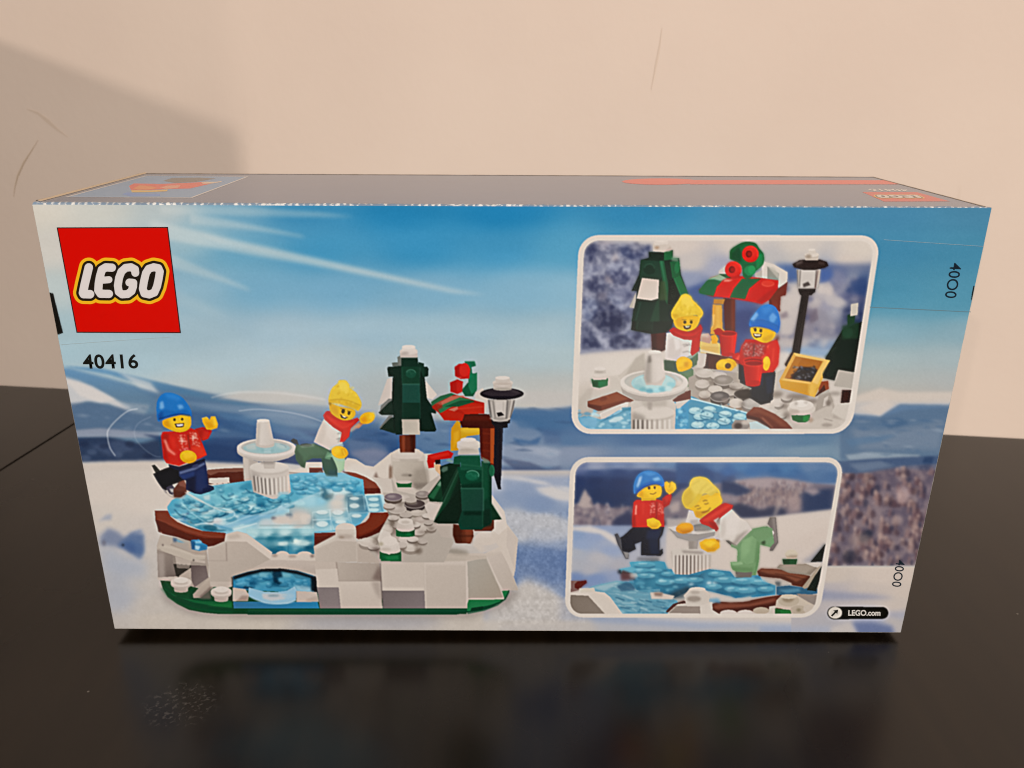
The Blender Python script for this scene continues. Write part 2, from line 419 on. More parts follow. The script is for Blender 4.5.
def paint_toy():
    W1, W2, W3, W4, SH = 'd2c5b8', 'c4b5a7', 'b0a193', '988a80', '7d6f6a'
    # soft contact shadow of the model on the printed snow
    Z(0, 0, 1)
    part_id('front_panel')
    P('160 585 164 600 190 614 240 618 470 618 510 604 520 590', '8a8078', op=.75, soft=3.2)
    # -------------------------------------------------- green base plate
    part_id('toy_picture/printed_base')
    Z(150, 530, 8.533)
    P('88 430 110 500 150 570 230 630 330 680 460 705 600 718 2700 718 2700 640 700 480 300 400', '0b3f24', s=False)
    P('92 432 130 500 200 560 320 590 480 610 700 600 700 665 560 650 380 620 240 570 130 510', '125a31', op=.9)
    P('120 440 200 540 330 590 340 520 200 430', '0e4526')
    L('100 500 160 575 250 630 360 672 480 690 700 705', 10, '145c35', op=.7, soft=.5)
    P('480 640 700 620 700 660 560 652', '1a6b34', op=.8, soft=.5)
    Z(400, 530, 8.533)
    P('560 590 880 580 870 515 935 515 915 570 860 620 780 660 700 685 580 705 480 722 -1300 722 -1300 668 560 668', '0d4029')
    P('575 592 880 584 872 518 925 518 900 570 850 612 770 640 700 655 600 690 570 690', '1d7040')
    P('600 690 610 665 710 650 712 672 650 688', '0c3420')
    L('580 712 720 685 830 642 900 590 930 530', 9, '125033', op=.8)
    P('-1300 676 560 676 560 690 -1300 690', '154f33', op=.6)
    # -------------------------------------------------- rocks behind
    part_id('toy_picture')
    Z(260, 455, 7.314)
    P('600 60 640 20 700 30 770 75 830 85 900 30 960 -20 1040 -10 1300 -10 1300 520 880 520 880 260 760 170 620 120', W1)
    P('620 100 700 60 800 90 860 140 900 260 760 170', 'd8cdc2', op=.7, soft=1)
    P('830 160 850 120 865 165 900 180 850 175', '7c6458', op=.8, soft=.5)
    L('880 200 960 170 1020 210', 14, W3, op=.6, soft=.8)
    L('890 260 960 250 1030 270', 12, W4, op=.5, soft=.8)
    P('945 80 970 60 975 170 945 170', '7a5f50', op=.7, soft=.8)
    P('330 50 455 50 455 95 360 100 360 180 220 185 220 120 330 80', 'd6cbbf')
    P('215 130 360 140 360 182 215 182', 'bdb2a8')
    L('215 128 360 138', 8, '8c7f76', op=.7)
    # -------------------------------------------------- pond rim, back
    part_id('toy_picture/printed_pond')
    Z(150, 455, 7.314)
    P('410 150 420 110 560 98 690 95 690 200 420 215', '4a1f17')
    P('412 130 425 108 560 97 690 95 690 122 560 125 440 148', '7a4a3b')
    P('415 160 500 128 690 124 690 200 585 205 580 175 440 170', '531f14')
    P('430 170 580 163 582 205 470 212 430 205', 'd5c9bd')
    Z(260, 455, 7.314)
    P('362 92 450 92 470 150 362 150', '5d2114')
    L('362 96 450 96', 7, '8c4a36')
    P('600 118 680 130 760 155 840 200 880 240 882 280 755 285 740 220', '6d2a19')
    P('640 122 700 132 780 165 850 212 878 240 760 244 690 170', '7e3a28')
    P('755 245 880 243 882 280 756 284', '571a0e')
    # ice sheet
    Z(150, 455, 7.314)
    P('140 440 125 380 160 330 260 280 330 260 420 230 520 215 700 190 1100 130 1400 130 1560 180 1570 290 1600 330 1600 430 1540 500 1500 540 1350 560 1200 580 800 590 560 580 400 560 250 500', '66b2cc')
    clip('140 440 125 380 160 330 260 280 330 260 420 230 520 215 700 190 1100 130 1400 130 1560 180 1570 290 1600 330 1600 430 1540 500 1500 540 1350 560 1200 580 800 590 560 580 400 560 250 500')
    wash("""170 350 58aac8 160 430 4f9fc2 240 360 74b6cd 300 330 7fbdd0 360 400 85bed2 250 450 5fa9c8 220 500 3f86b0 330 480 6fb0ca 330 540 3a87a4
      450 330 6fb4cc 480 290 7cbfd0 560 270 7cc3d4 540 330 72b8cd 620 250 62aeca 700 220 5aa7c4 650 320 80c4d6 700 300 7bc1d4 640 400 2a7ea0 720 370 8cc6d6 740 400 74b4cb 800 400 2c7a9d 860 330 5baecb 820 350 3b8cae
      550 390 9ccbd8 560 440 9bc9d8 480 430 93c0d2 430 430 a9cbd8 480 480 b9c6cf 600 440 7ab4cf 700 470 77b0d0 760 450 6ba8cc 850 430 7fb2d0 950 400 90c0d6 1000 380 a2c9d8
      900 320 4fa5c6 960 300 5cb1ca 1010 320 3f94b8 700 540 a4cbd8 560 540 88bad0 640 560 b3d0da 850 540 a6ccd8 980 540 b2d2dc 850 500 bcc6cb 950 480 cfc5bb 1020 470 d0c6bd""", '100 180 1050 600', 9, 6.5)
    Z(260, 455, 7.314)
    wash("""260 250 4ea7c8 340 200 64b2cf 420 170 63add0 460 190 3f96c0 540 220 4aa0c6 600 170 6ab2d0 680 190 74b9d2 740 220 5aaed0 700 250 4ba6cc 260 300 5aabc9 330 270 84bfd4 420 260 93c6d8 370 330 9cc9da 440 330 8cc2d8
      480 300 5f8ca0 540 270 aecad4 600 260 a4cbd8 580 300 cdc9c2 560 350 d3cbc0 570 400 cfc9c0 450 420 a5c3cd 440 460 8db8c8 450 510 92c0d2 580 450 aec8d0 590 490 a2c8d6 520 490 68a8c4 500 540 9cc6d4
      660 310 5f8ba0 700 320 86aabb 690 370 8cb4c4 740 340 3e7391 760 400 4f8cae 700 450 74aac4 720 480 5ea3c4 780 450 5fa8c8 680 500 64a8c6 640 440 80b0c4
      150 420 a2c8d6 60 440 6ea9cc 200 440 8aa2b0 100 460 7e8c98 260 450 cdc0b4 320 460 d2c6ba 200 490 cfc4b9 60 500 b9c4c6 300 500 c6bfb6 200 530 b6d2da 60 540 a4ccd8 330 540 a8cad4 380 480 7b97a4
      840 320 a8ccd8 830 370 9cc6d4 880 330 5f96b2 870 400 6ba4bf 840 400 a0c6d2""", '215 110 960 600', 7.5, 5)
    # dabs: studs and gleams of the clear blue plates
    rr = random.Random(4)
    Z(150, 455, 7.314)
    for q, c, o in (('600 380 650 385 660 420 620 415', '1f7599', .8), ('770 370 830 350 835 410 760 420 690 432 720 415', '1d6f95', .8),
                    ('695 400 740 368 775 370 740 400', 'cfe2e6', .7), ('480 205 545 215 540 285 500 300 470 250', '4b93b4', .5),
                    ('650 240 730 200 745 250 690 260', '2f86ab', .6), ('550 240 600 235 600 285 545 290', '4fa3c0', .7),
                    ('180 360 230 365 225 385 190 380', '2c6f97', .6), ('215 450 250 440 265 480 230 485', '2b6aa0', .7), ('270 420 310 440 300 470 270 460', '55698e', .7),
                    ('180 420 220 415 225 455 195 460', '86cbe4', .7), ('265 480 310 485 300 505', '6f8f94', .7), ('470 410 540 420 600 430 560 460 490 450', '5da3c5', .6),
                    ('400 420 470 415 470 460 420 470', 'c4d6de', .6), ('390 520 470 510 490 545 420 555', '1e6480', .8), ('440 545 560 548 520 560 450 560', '165872', .7),
                    ('420 490 500 470 530 480 470 500', 'd3ccc6', .7), ('790 310 860 290 870 330 800 340', '3b90b2', .6), ('905 330 960 320 980 345 915 355', '2f86ac', .6),
                    ('960 290 1010 280 1020 300 970 310', '7cc4d8', .6), ('560 350 620 345 610 385 560 380', '93d0dd', .5), ('250 330 330 345 400 380 300 385 250 360', '4b9dbf', .6),
                    ('300 450 360 465 400 500 330 500', '4d9ec2', .6), ('590 310 640 300 650 330 600 345', '9fd6e2', .5), ('700 310 760 300 770 340 720 345', '92d0e0', .5)):
        P(q, c, op=o, soft=.55, s=True)
    for i in range(105):
        y = 222 + 250 * (i / 105)
        x = rr.uniform(170, 1020)
        lim = 470 - max(0, x - 560) * .22
        if y < lim and (x > 430 or y > 320):
            k = .6 + (y - 220) / 400
            lobe(x, y, rr.uniform(26, 46) * k, rr.uniform(13, 21) * k, rr.choice(['1d6284', '2a7497', '174f70']), rr.choice(['4f9fbd', '63b0cb', '74b8cc', '5aa7c6']), rr.choice(['a9d6e0', 'c9e3e6', '93cadb']), rr.uniform(.45, .8), rr.uniform(-20, 12))
    for q in ('620 395 700 430 790 425 835 405', '520 300 560 330 600 320', '700 250 740 275 790 270', '860 330 900 350 960 345', '180 400 220 440 270 455', '300 395 360 420 420 410', '640 335 690 345 730 330'):
        L(q, 9, '18587c', op=.55, soft=.45, s=True)
    for i in range(22):
        x, y = rr.uniform(190, 1000), rr.uniform(290, 520)
        if y < 540 - max(0, x - 560) * .1:
            E(x, y, rr.uniform(16, 46), rr.uniform(7, 15), rr.choice(['d3e2e4', 'c2dade', 'dcdcd6']), rot=rr.uniform(-20, 10), op=rr.uniform(.3, .6), soft=.7)
    L('270 275 370 335 460 380 530 410 600 420', 10, 'cfd6d6', op=.7, soft=.35, s=True)
    L('230 350 290 410 370 470 420 500', 8, 'b9dbe4', op=.6, soft=.35, s=True)
    L('420 480 560 470 610 450 615 420 560 395 480 385', 8, 'cfe2e8', op=.6, soft=.4, s=True)
    L('330 510 420 500 500 520 600 545 780 500', 8, 'd8dfe0', op=.7, soft=.3, s=True)
    L('520 530 700 490 850 430 1010 370', 16, '8ab9d6', op=.75, soft=.5, s=True)
    L('560 510 720 450 880 410 1010 350', 7, 'b5d3e0', op=.6, soft=.4, s=True)
    L('470 510 560 540 600 548', 14, '2f89b8', op=.7, soft=.5)
    Z(260, 455, 7.314)
    for q, c, o in (('410 170 470 160 530 200 500 225 440 210', '2f88ba', .7), ('440 255 480 250 500 320 470 320', '46788c', .7), ('480 300 540 280 520 320', '6f7f84', .5),
                    ('90 450 120 460 110 475 85 470', '6c6670', .7), ('190 430 230 430 240 460 200 455', '6a7a8a', .7), ('300 440 370 440 365 500 310 500', 'd6cbc0', .7),
                    ('120 460 180 450 250 445 300 470 180 500 90 490', 'd0c3b7', .6), ('250 350 310 330 330 360 280 370', 'b9d8e0', .6), ('400 200 440 190 460 215 420 225', '86c8dc', .6),
                    ('590 180 640 170 650 200 600 205', '8bc8dc', .6), ('690 200 750 195 745 225 700 225', '7cc2da', .6), ('500 210 560 225 560 250 500 240', '3a94bd', .6),
                    ('640 240 700 250 730 270 660 268', '3f9ac4', .6), ('540 265 640 255 660 275 560 290', 'c9dadd', .6)):
        P(q, c, op=o, soft=.6, s=True)
    for i in range(44):
        y = 148 + 140 * (i / 44)
        x = rr.uniform(250, 745)
        if y > 150 + abs(x - 520) * .05 and (y < 250 or x < 440 or x > 640):
            lobe(x, y, rr.uniform(26, 46), rr.uniform(12, 20), rr.choice(['1f6f98', '2b82aa', '17587f']), rr.choice(['4fa6ca', '66b4d2', '5aaed0']), rr.choice(['a5d5e3', '8fcbe0', 'c3e1e8']), rr.uniform(.4, .75), rr.uniform(-15, 15))
    for q in ('400 215 470 245 460 310', '520 205 580 225 640 215', '470 160 500 190 560 200', '640 255 700 275 750 270'):
        L(q, 10, '1d6a92', op=.5, soft=.5, s=True)
    L('0 440 150 400 260 350 400 290 460 270', 14, 'aacbd9', op=.7, soft=.6, s=True)
    L('60 410 200 370 300 320', 8, 'c6d9e0', op=.5, soft=.5, s=True)
    # clear plates, front right
    P('645 300 750 288 770 400 640 410', '64899a', op=.5, soft=.4)
    for x, y, w, h in ((690, 318, 34, 13), (690, 372, 36, 18), (705, 445, 38, 14), (455, 420, 44, 15), (455, 505, 44, 22), (590, 490, 40, 14), (570, 420, 40, 20)):
        E(x, y, w, h, 'd5dedd', op=.75, soft=.4)
        L(ell(x, y + 4, w, h, 0, 10, 170, 10), 5, '5b94ad', op=.6, soft=.2)
    for q in ('385 420 510 400 515 470 385 475', '510 400 640 390 650 460 515 470', '640 300 755 290 770 405 640 410', '655 430 790 420 800 480 700 520 670 500', '385 475 515 470 520 560 390 565', '520 480 650 470 660 520 540 545'):
        p = q.split()
        L(' '.join(p + p[:2]), 5, 'cfe0e4', op=.55, soft=.2)
    L('640 305 650 420', 6, '3f6d85', op=.7, soft=.3)
    L('660 410 780 405', 6, '3f7896', op=.7, soft=.3)
    L('390 565 560 555 700 520 790 470 808 420 775 290', 10, '4f9cc0', op=.8, soft=.3, s=True)
    L('765 300 800 420 770 480', 7, 'a8d3e0', op=.7, soft=.2)
    L('0 515 200 515 390 512', 7, '8ea7ae', op=.7, soft=.3)
    L('0 580 390 578', 12, 'c3d7da', op=.7, soft=.4)
    for x in (40, 190, 330):
        E(x, 545, 55, 13, 'cadadd', op=.6, soft=.5)
    clip()
    # clear tile at the right edge
    P('768 292 890 288 920 415 800 420', '7aaec4')
    P('880 288 905 290 925 415 910 418', 'b4d3dc', op=.8)
    for y in (325, 368, 402):
        E(832, y, 40, 15, 'c2dade', op=.8, soft=.4)
        L(ell(832, y + 4, 42, 15, 0, 10, 170, 10), 6, '4c86a4', op=.7, soft=.3)
    L('772 294 885 290', 8, 'cfdcdd', op=.8)
    L('770 300 805 420', 7, 'a9d0dc', op=.8)
    L('865 300 895 410', 7, '4c86a4', op=.6, soft=.3)
    # rim, right front arc
    P('945 420 940 500 870 570 730 620 690 600 700 520 790 480 808 422', '6a2312')
    P('945 424 938 470 860 530 760 570 700 590 700 530 770 490 806 450 808 426', '732a17')
    P('938 470 940 505 870 572 730 622 720 600 820 560', '4f170c')
    # rim, left front arc
    Z(150, 455, 7.314)
    P('35 408 130 408 150 450 200 490 280 525 380 555 550 570 580 600 545 650 430 670 320 640 200 600 90 575 55 530 45 490', '6c2716')
    P('36 415 40 480 60 540 110 580 200 600 320 640 430 668 540 650 545 610 400 610 260 570 130 510', '521a0d')
    P('38 412 128 412 150 455 210 500 290 535 400 565 545 575 545 600 420 600 260 560 130 500 44 470', '76301c')
    L('45 470 130 500 250 548 400 590 540 600', 6, '8a4430', op=.7, soft=.3, s=True)
    L('160 500 260 540 380 575', 8, '8f4e36', op=.5, soft=.7, s=True)
    P('50 500 60 560 80 570 70 520', '431308', op=.8)
    Z(260, 455, 7.314)
    P('388 570 555 568 545 600 400 668 390 665', '56190d')
    P('390 572 550 570 520 592 392 600', '6a2515', op=.8)
    # water cascading below the front rim
    Z(215, 530, 8.533)
    P('280 30 840 0 845 205 480 205 400 120 330 70', '3c87a3')
    wash("""330 40 b0d0d8 450 30 a9cdd6 600 25 b7d3d9 780 20 a6ccd6 380 70 5f9db4 480 60 2f7f9a 560 90 4a93ad 620 65 2d7a96 700 60 5b9fb5 800 70 3c87a3
     570 115 b4ced3 700 100 cfe0e0 770 110 a6c8d0 560 150 2d7c9b 640 160 3f8fae 680 155 6faac0 720 180 3482a0 800 150 1f6684 520 185 256f8c 820 190 2f7a92""", '270 -10 848 205', 6, 4)
    for q, c, o in (('540 105 620 100 625 125 540 128', 'c0d5d8', .7), ('720 105 800 100 800 122 725 125', 'b3cdd2', .7), ('680 70 710 80 700 115 675 105', 'd9e6e6', .7), ('650 80 665 75 668 110 650 105', '256884', .6)):
        P(q, c, op=o, soft=.5)
    L('290 35 400 48 560 50 830 30', 10, '8cb9c5', op=.6, soft=.5)
    L('625 130 625 195', 4, '1f607c', op=.6, soft=.2)
    L('350 75 470 75 640 72', 10, '247189', op=.6, soft=.5)
    # -------------------------------------------------- left rocks
    part_id('toy_picture')
    Z(150, 530, 8.533)
    P('60 170 60 130 90 40 200 60 330 90 480 150 500 300 500 460 420 500 200 440 80 430', 'a99a8d')
    P('60 165 62 130 90 40 195 60 190 110 160 140', 'b9aa9c')
    P('190 70 240 75 350 110 480 150 480 200 330 180 190 120', 'ab9f94')
    P('65 140 110 120 170 130 330 190 380 215 470 220 470 250 340 262 190 210 100 175', 'bcae9f')
    L('110 135 230 165 380 215 470 222', 12, 'cbbdae', op=.8, soft=.5)
    E(110, 128, 8, 8, '6d5f58', soft=.3)
    P('60 170 190 210 200 290 225 400 70 420', '9a8b80', '6b5d56', (60, 170, 230, 400))
    P('60 200 120 200 130 420 70 420', 'aa9c92', op=.7, soft=1)
    P('190 215 330 262 350 300 200 292', '8d7f74')
    P('200 290 350 285 350 320 250 400 225 400', '2f2a24')
    P('215 225 350 265 350 300 225 290', 'b5a699')
    P('225 292 340 300 335 330 230 325', '7b6e64')
    L('225 292 345 302', 4, 'cbbdb0', op=.7, soft=.2)
    P('60 405 240 395 200 425 75 430', 'c3b4a7')
    P('348 285 478 300 498 405 380 490 355 430', '5d4e4b', '7c6d69', (350, 300, 500, 420))
    P('345 275 480 285 485 305 350 300', '9c8e83')
    P('370 250 470 262 470 285 380 268', 'bdaea1')
    E(372, 258, 6, 8, '3a322e', soft=.3)
    P('205 75 240 80 300 110 240 105', '6fa2ba', op=.8, soft=.4)
    P('195 65 230 70 225 105 200 100', '27486f', op=.7, soft=.6)
    P('350 85 420 80 450 110 490 130 485 165 420 180 360 165', '3582ae')
    P('345 90 385 95 390 165 355 165', '174a72', op=.8, soft=.4)
    P('380 95 440 90 440 112 390 115', '8fc0d6', op=.8, soft=.4)
    P('385 130 430 140 415 172 385 165', 'c2dbe4', op=.8, soft=.4)
    P('430 125 490 130 480 170 430 165', '1f6690', op=.7, soft=.5)
    P('250 390 350 320 350 400 300 420 240 410', 'b3a294')
    P('505 400 560 410 555 480 430 580 370 580 365 550', 'bcac9d', '9b8a7d', (420, 440, 500, 580))
    P('420 570 520 480 520 590 430 590', '6c5d55', op=.8, soft=.8)
    # -------------------------------------------------- front rock wall with arch
    Z(215, 530, 8.533)
    P('-60 210 -60 160 0 130 80 95 90 35 190 10 270 30 490 190 480 215 860 205 860 380 720 350 560 328 400 332 280 355 150 395 150 480 100 500 -40 480', 'c0b1a4')
    P('80 95 92 35 190 12 270 32 490 190 470 250 270 100', 'd0c2b5')
    P('-60 165 0 130 80 100 270 100 468 250 300 340 150 395 140 440 -40 440 -60 210', 'bcada0', 'b3a598', (0, 120, 200, 420))
    L('95 110 100 262', 4, '5c4c44', op=.7, soft=.3)
    L('-60 262 105 262', 3, '8e7f74', op=.7, soft=.3)
    P('100 50 190 30 230 60 130 80', 'b7a89a', op=.7, soft=1)
    P('480 215 860 208 860 262 470 262', 'cdbfb2')
    P('470 255 860 262 860 375 700 345 560 328 420 330 300 345', 'c0b1a5', 'b6a79b', (500, 260, 500, 350))
    E(575, 215, 60, 36, 'cfc1b4')
    E(765, 215, 66, 34, 'cfc1b4')
    E(510, 218, 24, 14, '95867b', soft=.6, op=.8)
    E(660, 225, 34, 12, '9d8e83', soft=.6, op=.8)
    E(830, 222, 18, 14, '6b5b54', soft=.6, op=.7)
    # water below the arch
    part_id('toy_picture/printed_stream')
    P('150 395 280 355 400 332 560 328 700 345 830 385 862 400 880 540 150 500', '151d22')
    clip('150 395 280 355 400 332 560 328 700 345 830 385 862 400 880 540 150 510')
    P('160 440 240 400 370 395 380 360 450 345 490 380 560 350 650 370 690 410 830 440 830 530 160 520', '3d8fb4')
    wash("""200 440 3f93bb 260 440 3d8db4 320 450 2a6f98 230 480 2f84b0 400 380 5d9db8 430 360 4c8aa4 420 440 57a5c4 480 420 3c86a8 520 450 16506f 560 430 57a0c0 620 380 5fa2bb 660 400 4b98b8 600 460 63a9c6 700 450 4a99bf 770 450 3f8fb6 800 490 8ab5cb 520 510 4596bb 420 490 4a9ac0 340 500 5aa5c8""", '150 340 850 530', 6, 4, .85)
    for i in range(26):
        x, y = rr.uniform(180, 820), rr.uniform(385, 500)
        lobe(x, y, rr.uniform(24, 52), rr.uniform(14, 24), '1a5a80', rr.choice(['4a9cc2', '3d8fb8', '5aaace']), rr.choice(['8fc6de', '7dbcd6']), rr.uniform(.4, .7))
    P('500 330 560 330 580 400 530 410 545 440 575 450 540 470 500 440 490 380', '12354b', op=.8, soft=.6)
    P('250 480 330 490 300 505 240 500', '1b3445', op=.7, soft=.5)
    P('300 440 350 450 340 475 290 470', '1f5f85', op=.6, soft=.6)
    P('180 410 260 405 250 450 200 470', '58a9cf', op=.6, soft=.7)
    P('380 370 460 365 440 400 380 400', '7db8cc', op=.6, soft=.6)
    P('570 370 640 375 650 400 580 400', '79b5c6', op=.6, soft=.6)
    P('160 395 280 358 400 336 560 332 700 350 860 405 860 420 700 375 560 352 400 356 280 385 160 425', '0e1216', op=.9, soft=.5)
    P('820 400 862 400 875 530 820 520', '14222b', op=.9, soft=.7)
    clip()
    P('155 612 875 612 890 668 160 668', '3b79a4', '2f86b4', (160, 640, 880, 640))
    P('290 490 340 505 420 525 520 530 610 520 680 480 700 520 690 600 620 628 520 632 420 620 340 590 280 560', '8fb7d0')
    P('300 510 420 530 520 535 640 520 690 500 690 590 520 620 380 595 310 560', '8db8d4')
    P('400 545 520 540 620 550 600 590 480 605 410 585', 'c3c0c0', op=.9, soft=.8)
    E(500, 560, 50, 10, '6f8da2', op=.7, soft=.7)
    P('560 560 640 540 690 560 620 600', '9dbcd2', op=.8, soft=.6)
    L('290 565 360 600 450 625 540 630 630 622 690 600', 9, 'a8c7da', op=.9, soft=.2, s=True)
    P('670 470 800 480 820 520 700 530', 'b3cbd8', op=.6, soft=1)
    part_id('toy_picture')
    P('150 490 260 505 290 555 280 605 150 608', 'c6b6a9')
    P('230 560 285 560 280 605 180 608', '957f73', op=.8, soft=.8)
    P('695 520 870 530 885 612 695 615', 'c3b3a7')
    L('694 525 696 612', 5, '6a6a6c', op=.7, soft=.2)
    P('780 590 880 560 884 612 780 612', 'a8988c', op=.6, soft=.8)
    P('140 400 155 400 155 500 145 490', '2c2622', op=.8, soft=.4)
    P('110 570 145 550 150 610 120 600', '2f2a22', op=.8, soft=.4)
    # blocks right of the arch
    P('862 335 1060 330 1060 505 870 505', 'cbbdb0', 'c5b6a9', (860, 330, 1060, 500))
    P('870 495 1060 490 1080 668 895 668', '7f7270', '857877', (870, 500, 880, 668))
    Z(310, 530, 8.533)
    P('30 140 225 40 395 100 400 270 50 280', 'bfb1a4', 'b7a99c', (50, 150, 390, 260))
    P('30 140 212 40 240 80 60 160', 'ccbfb2', op=.8, soft=.4)
    P('395 100 590 200 592 285 400 275', 'b4a598')
    P('400 105 425 75 530 80 590 150 590 210', 'c6b8ac')
    L('400 108 590 205', 5, 'd2c5b9', op=.8, soft=.2)
    L('398 105 402 270', 5, 'cfc2b5', op=.8, soft=.2)
    P('220 275 590 285 610 440 235 440', 'b5a79a', 'a39488', (240, 280, 600, 430))
    P('530 420 595 290 612 440', '6f5c54', op=.8, soft=1.2)
    P('0 270 230 275 240 400 200 340 45 335 40 300 0 300', 'bfb0a3')
    L('225 275 236 390', 5, '5d4a42', op=.7, soft=.2)
    P('235 437 600 437 620 668 262 668', 'c9bbae', 'c2b3a6', (240, 440, 260, 660))
    P('520 440 600 437 618 620 560 540', 'a5968b', op=.8, soft=1.2)
    L('240 436 600 436', 4, '97887d', op=.6, soft=.3)
    P('600 280 975 275 985 520 615 515', 'c4b6a9', 'c1b3a6', (600, 280, 980, 500))
    P('610 490 980 490 980 520 612 520', 'cfc1b4', op=.7, soft=.3)
    P('615 518 975 518 985 668 622 668', '6f6361', '7d7170', (620, 520, 980, 660))
    L('600 285 618 640', 7, '4a3a36', op=.75, soft=.3)
    P('45 335 232 330 250 505 70 500', 'cabcaf')
    P('60 490 245 490 262 668 90 668', '7f7371', '877a78', (80, 500, 250, 660))
    L('980 500 990 665', 4, '5f524e', op=.6, soft=.2)
    # -------------------------------------------------- right rocks
    Z(400, 530, 8.533)
    P('100 190 720 200 1000 80 1005 100 970 400 1010 510 870 520 890 585 560 590 220 280 -120 270 -60 190', 'c3b5a8')
    P('195 270 560 262 575 668 215 668', 'c0b2a5', 'b9ab9e', (200, 280, 400, 660))
    P('200 270 560 262 565 300 205 300', 'cabcb0', op=.7, soft=.5)
    L('212 300 222 665', 8, 'cdbfb3', op=.7, soft=.3)
    P('575 270 740 235 885 585 575 590', 'a9a094', 'a29484', (580, 300, 850, 560))
    P('560 270 575 265 585 600 565 660', 'c9bbaf')
    P('575 582 885 578 888 592 575 596', 'c9bbad')
    P('740 235 880 200 1010 515 880 515', 'c2b4a8', 'b7a99c', (760, 240, 980, 500))
    L('740 240 830 440 870 500', 9, 'd3c6ba', op=.8, soft=.4)
    P('880 200 940 120 1005 90 970 400', 'cdbfb3')
    L('890 220 960 340 970 400', 5, '9c8d82', op=.5, soft=.5)
    P('100 200 740 220 740 245 560 262 10 275', 'bcaea0')
    P('30 215 550 235 560 262 30 268', 'b5a89a', op=.7, soft=.6)
    E(480, 185, 110, 24, '8d8274', rot=6, soft=1.4, op=.8)
    E(400, 178, 14, 8, '6f6358', soft=.5, op=.8)
    E(740, 70, 100, 60, 'cfc1b5')
    P('640 70 840 60 900 180 700 200 620 130', 'cbbdb0', op=.9, soft=.5)
    E(860, 40, 26, 20, '9f9083', soft=.8, op=.6)
    P('160 60 340 30 380 210 200 215', 'b5a89e')
    L('170 60 330 35', 7, 'd0c3b8', op=.7, soft=.3)
    L('200 90 320 50', 8, '6f6359', op=.7, soft=.7)
    L('345 45 380 210', 6, 'cabdb1', op=.7, soft=.3)
    P('360 60 460 70 460 110 380 100', '8f8376', op=.7, soft=1)
    Z(440, 490, 5.12)
    P('262 60 290 90 340 170 400 250 380 440 300 290 262 230', 'cbbdb0')
    P('262 20 330 110 345 190 300 230 262 200', 'd2c5b9')
    P('345 190 400 250 385 420 340 280', 'c5b7ab')
    # -------------------------------------------------- mound and cobbles
    Z(360, 440, 10.24)
    P('320 130 400 85 580 90 650 130 690 250 720 480 560 560 360 520 310 380', 'c6b9ac')
    P('330 220 650 215 690 440 580 500 380 430 330 330', 'beb2a4', 'a79a8c', (380, 240, 660, 440))
    P('400 190 600 185 600 225 410 220', 'b1a598', op=.8, soft=.8)
    P('340 120 420 95 560 95 640 130 620 180 380 180', 'd2c6ba', op=.8, soft=.6)
    P('300 290 330 260 330 390 300 390', '7d6250', op=.8, soft=.5)
    P('560 300 690 280 710 470 600 500 530 440', '968a7d', op=.8, soft=1.6)
    E(480, 360, 60, 14, '8c8074', soft=.5, op=.8)
    E(512, 362, 16, 10, '5f564c', soft=.4, op=.8)
    P('540 440 700 440 700 500 580 510', '766a60', op=.7, soft=1)
    part_id('toy_picture/printed_cobbles')
    P('700 440 850 330 1000 420 900 700 700 760 300 760 240 560 200 420 330 400 380 520 560 560', 'b5a99d')
    P('120 380 320 400 340 540 230 540', 'c9bcb0')
    Z(360, 500, 10.24)
    P('240 40 700 0 850 60 780 260 1000 250 950 450 860 640 420 640 200 640 60 480 0 420 200 330 300 150', 'b0a498')
    cob = [(640, -60, 70, 34, '8d8079', '64574f'), (440, -20, 70, 34, 'c0b3a8', '9c8f84'), (340, -30, 90, 40, '75656a', '564840'), (560, 40, 105, 44, '4a3d3b', '3a2f2e'),
           (380, 90, 95, 48, 'b3a69b', '8b7d72'), (590, 130, 80, 30, 'b9aca0', '8d8074'), (640, 205, 90, 40, 'b0a196', '85776c'), (640, 275, 80, 40, 'bdb0a4', '8f8276'),
           (440, 205, 100, 46, 'b3a79b', '8a7d70'), (740, 100, 60, 30, 'b9aca0', '8d8074'), (470, 400, 75, 40, 'c6b9ae', '95877b'), (520, 480, 90, 44, 'c4b8ac', '95877b'), (280, 300, 56, 50, 'c3b6aa', '95877b'), (80, 430, 90, 46, 'c6b9ad', '95877b'), (730, 280, 50, 34, 'b5a89c', '85776c')]
    for x, y, a, b, t, d in cob:
        cyl(x, y, a, b, b * .8, d, t, rim='d9cdc2')
        E(x - a * .2, y - b * .2, a * .5, b * .35, 'dcd1c6', op=.35, soft=.5)
    for x, y, a, b in ((520, 0, 60, 26), (300, 60, 60, 26), (470, 150, 64, 28), (340, 180, 56, 26), (560, 250, 60, 28), (690, 160, 54, 24), (600, 330, 64, 28), (380, 260, 50, 24), (420, 460, 60, 30), (540, 400, 58, 28), (640, 420, 50, 26), (240, 390, 56, 30), (140, 480, 60, 26), (700, 230, 46, 22), (790, 200, 44, 22)):
        cyl(x, y, a, b, b * .7, rr.choice(['85776c', '75685e', '94867a']), rr.choice(['c0b3a8', 'c9bdb2', 'b3a69b']), rim='dcd1c7')
        E(x, y + b * 1.6, a * .8, b * .3, '5f5148', op=.45, soft=.8)
    for x, y, a, b, o in ((330, 240, 26, 40, .8), (545, 235, 24, 16, .7), (350, 320, 20, 40, .7), (580, 450, 30, 30, .7), (600, 520, 40, 36, .7), (730, 290, 30, 20, .6), (440, 510, 30, 16, .6), (410, 45, 30, 20, .5), (690, 90, 26, 16, .5), (660, 330, 70, 14, .5), (170, 420, 40, 40, .5)):
        E(x, y, a, b, '6b5c50', soft=1, op=o)
    P('660 60 700 20 830 50 720 210', 'cabdb2')
    P('760 250 950 240 950 390 840 380', 'b5a79b')
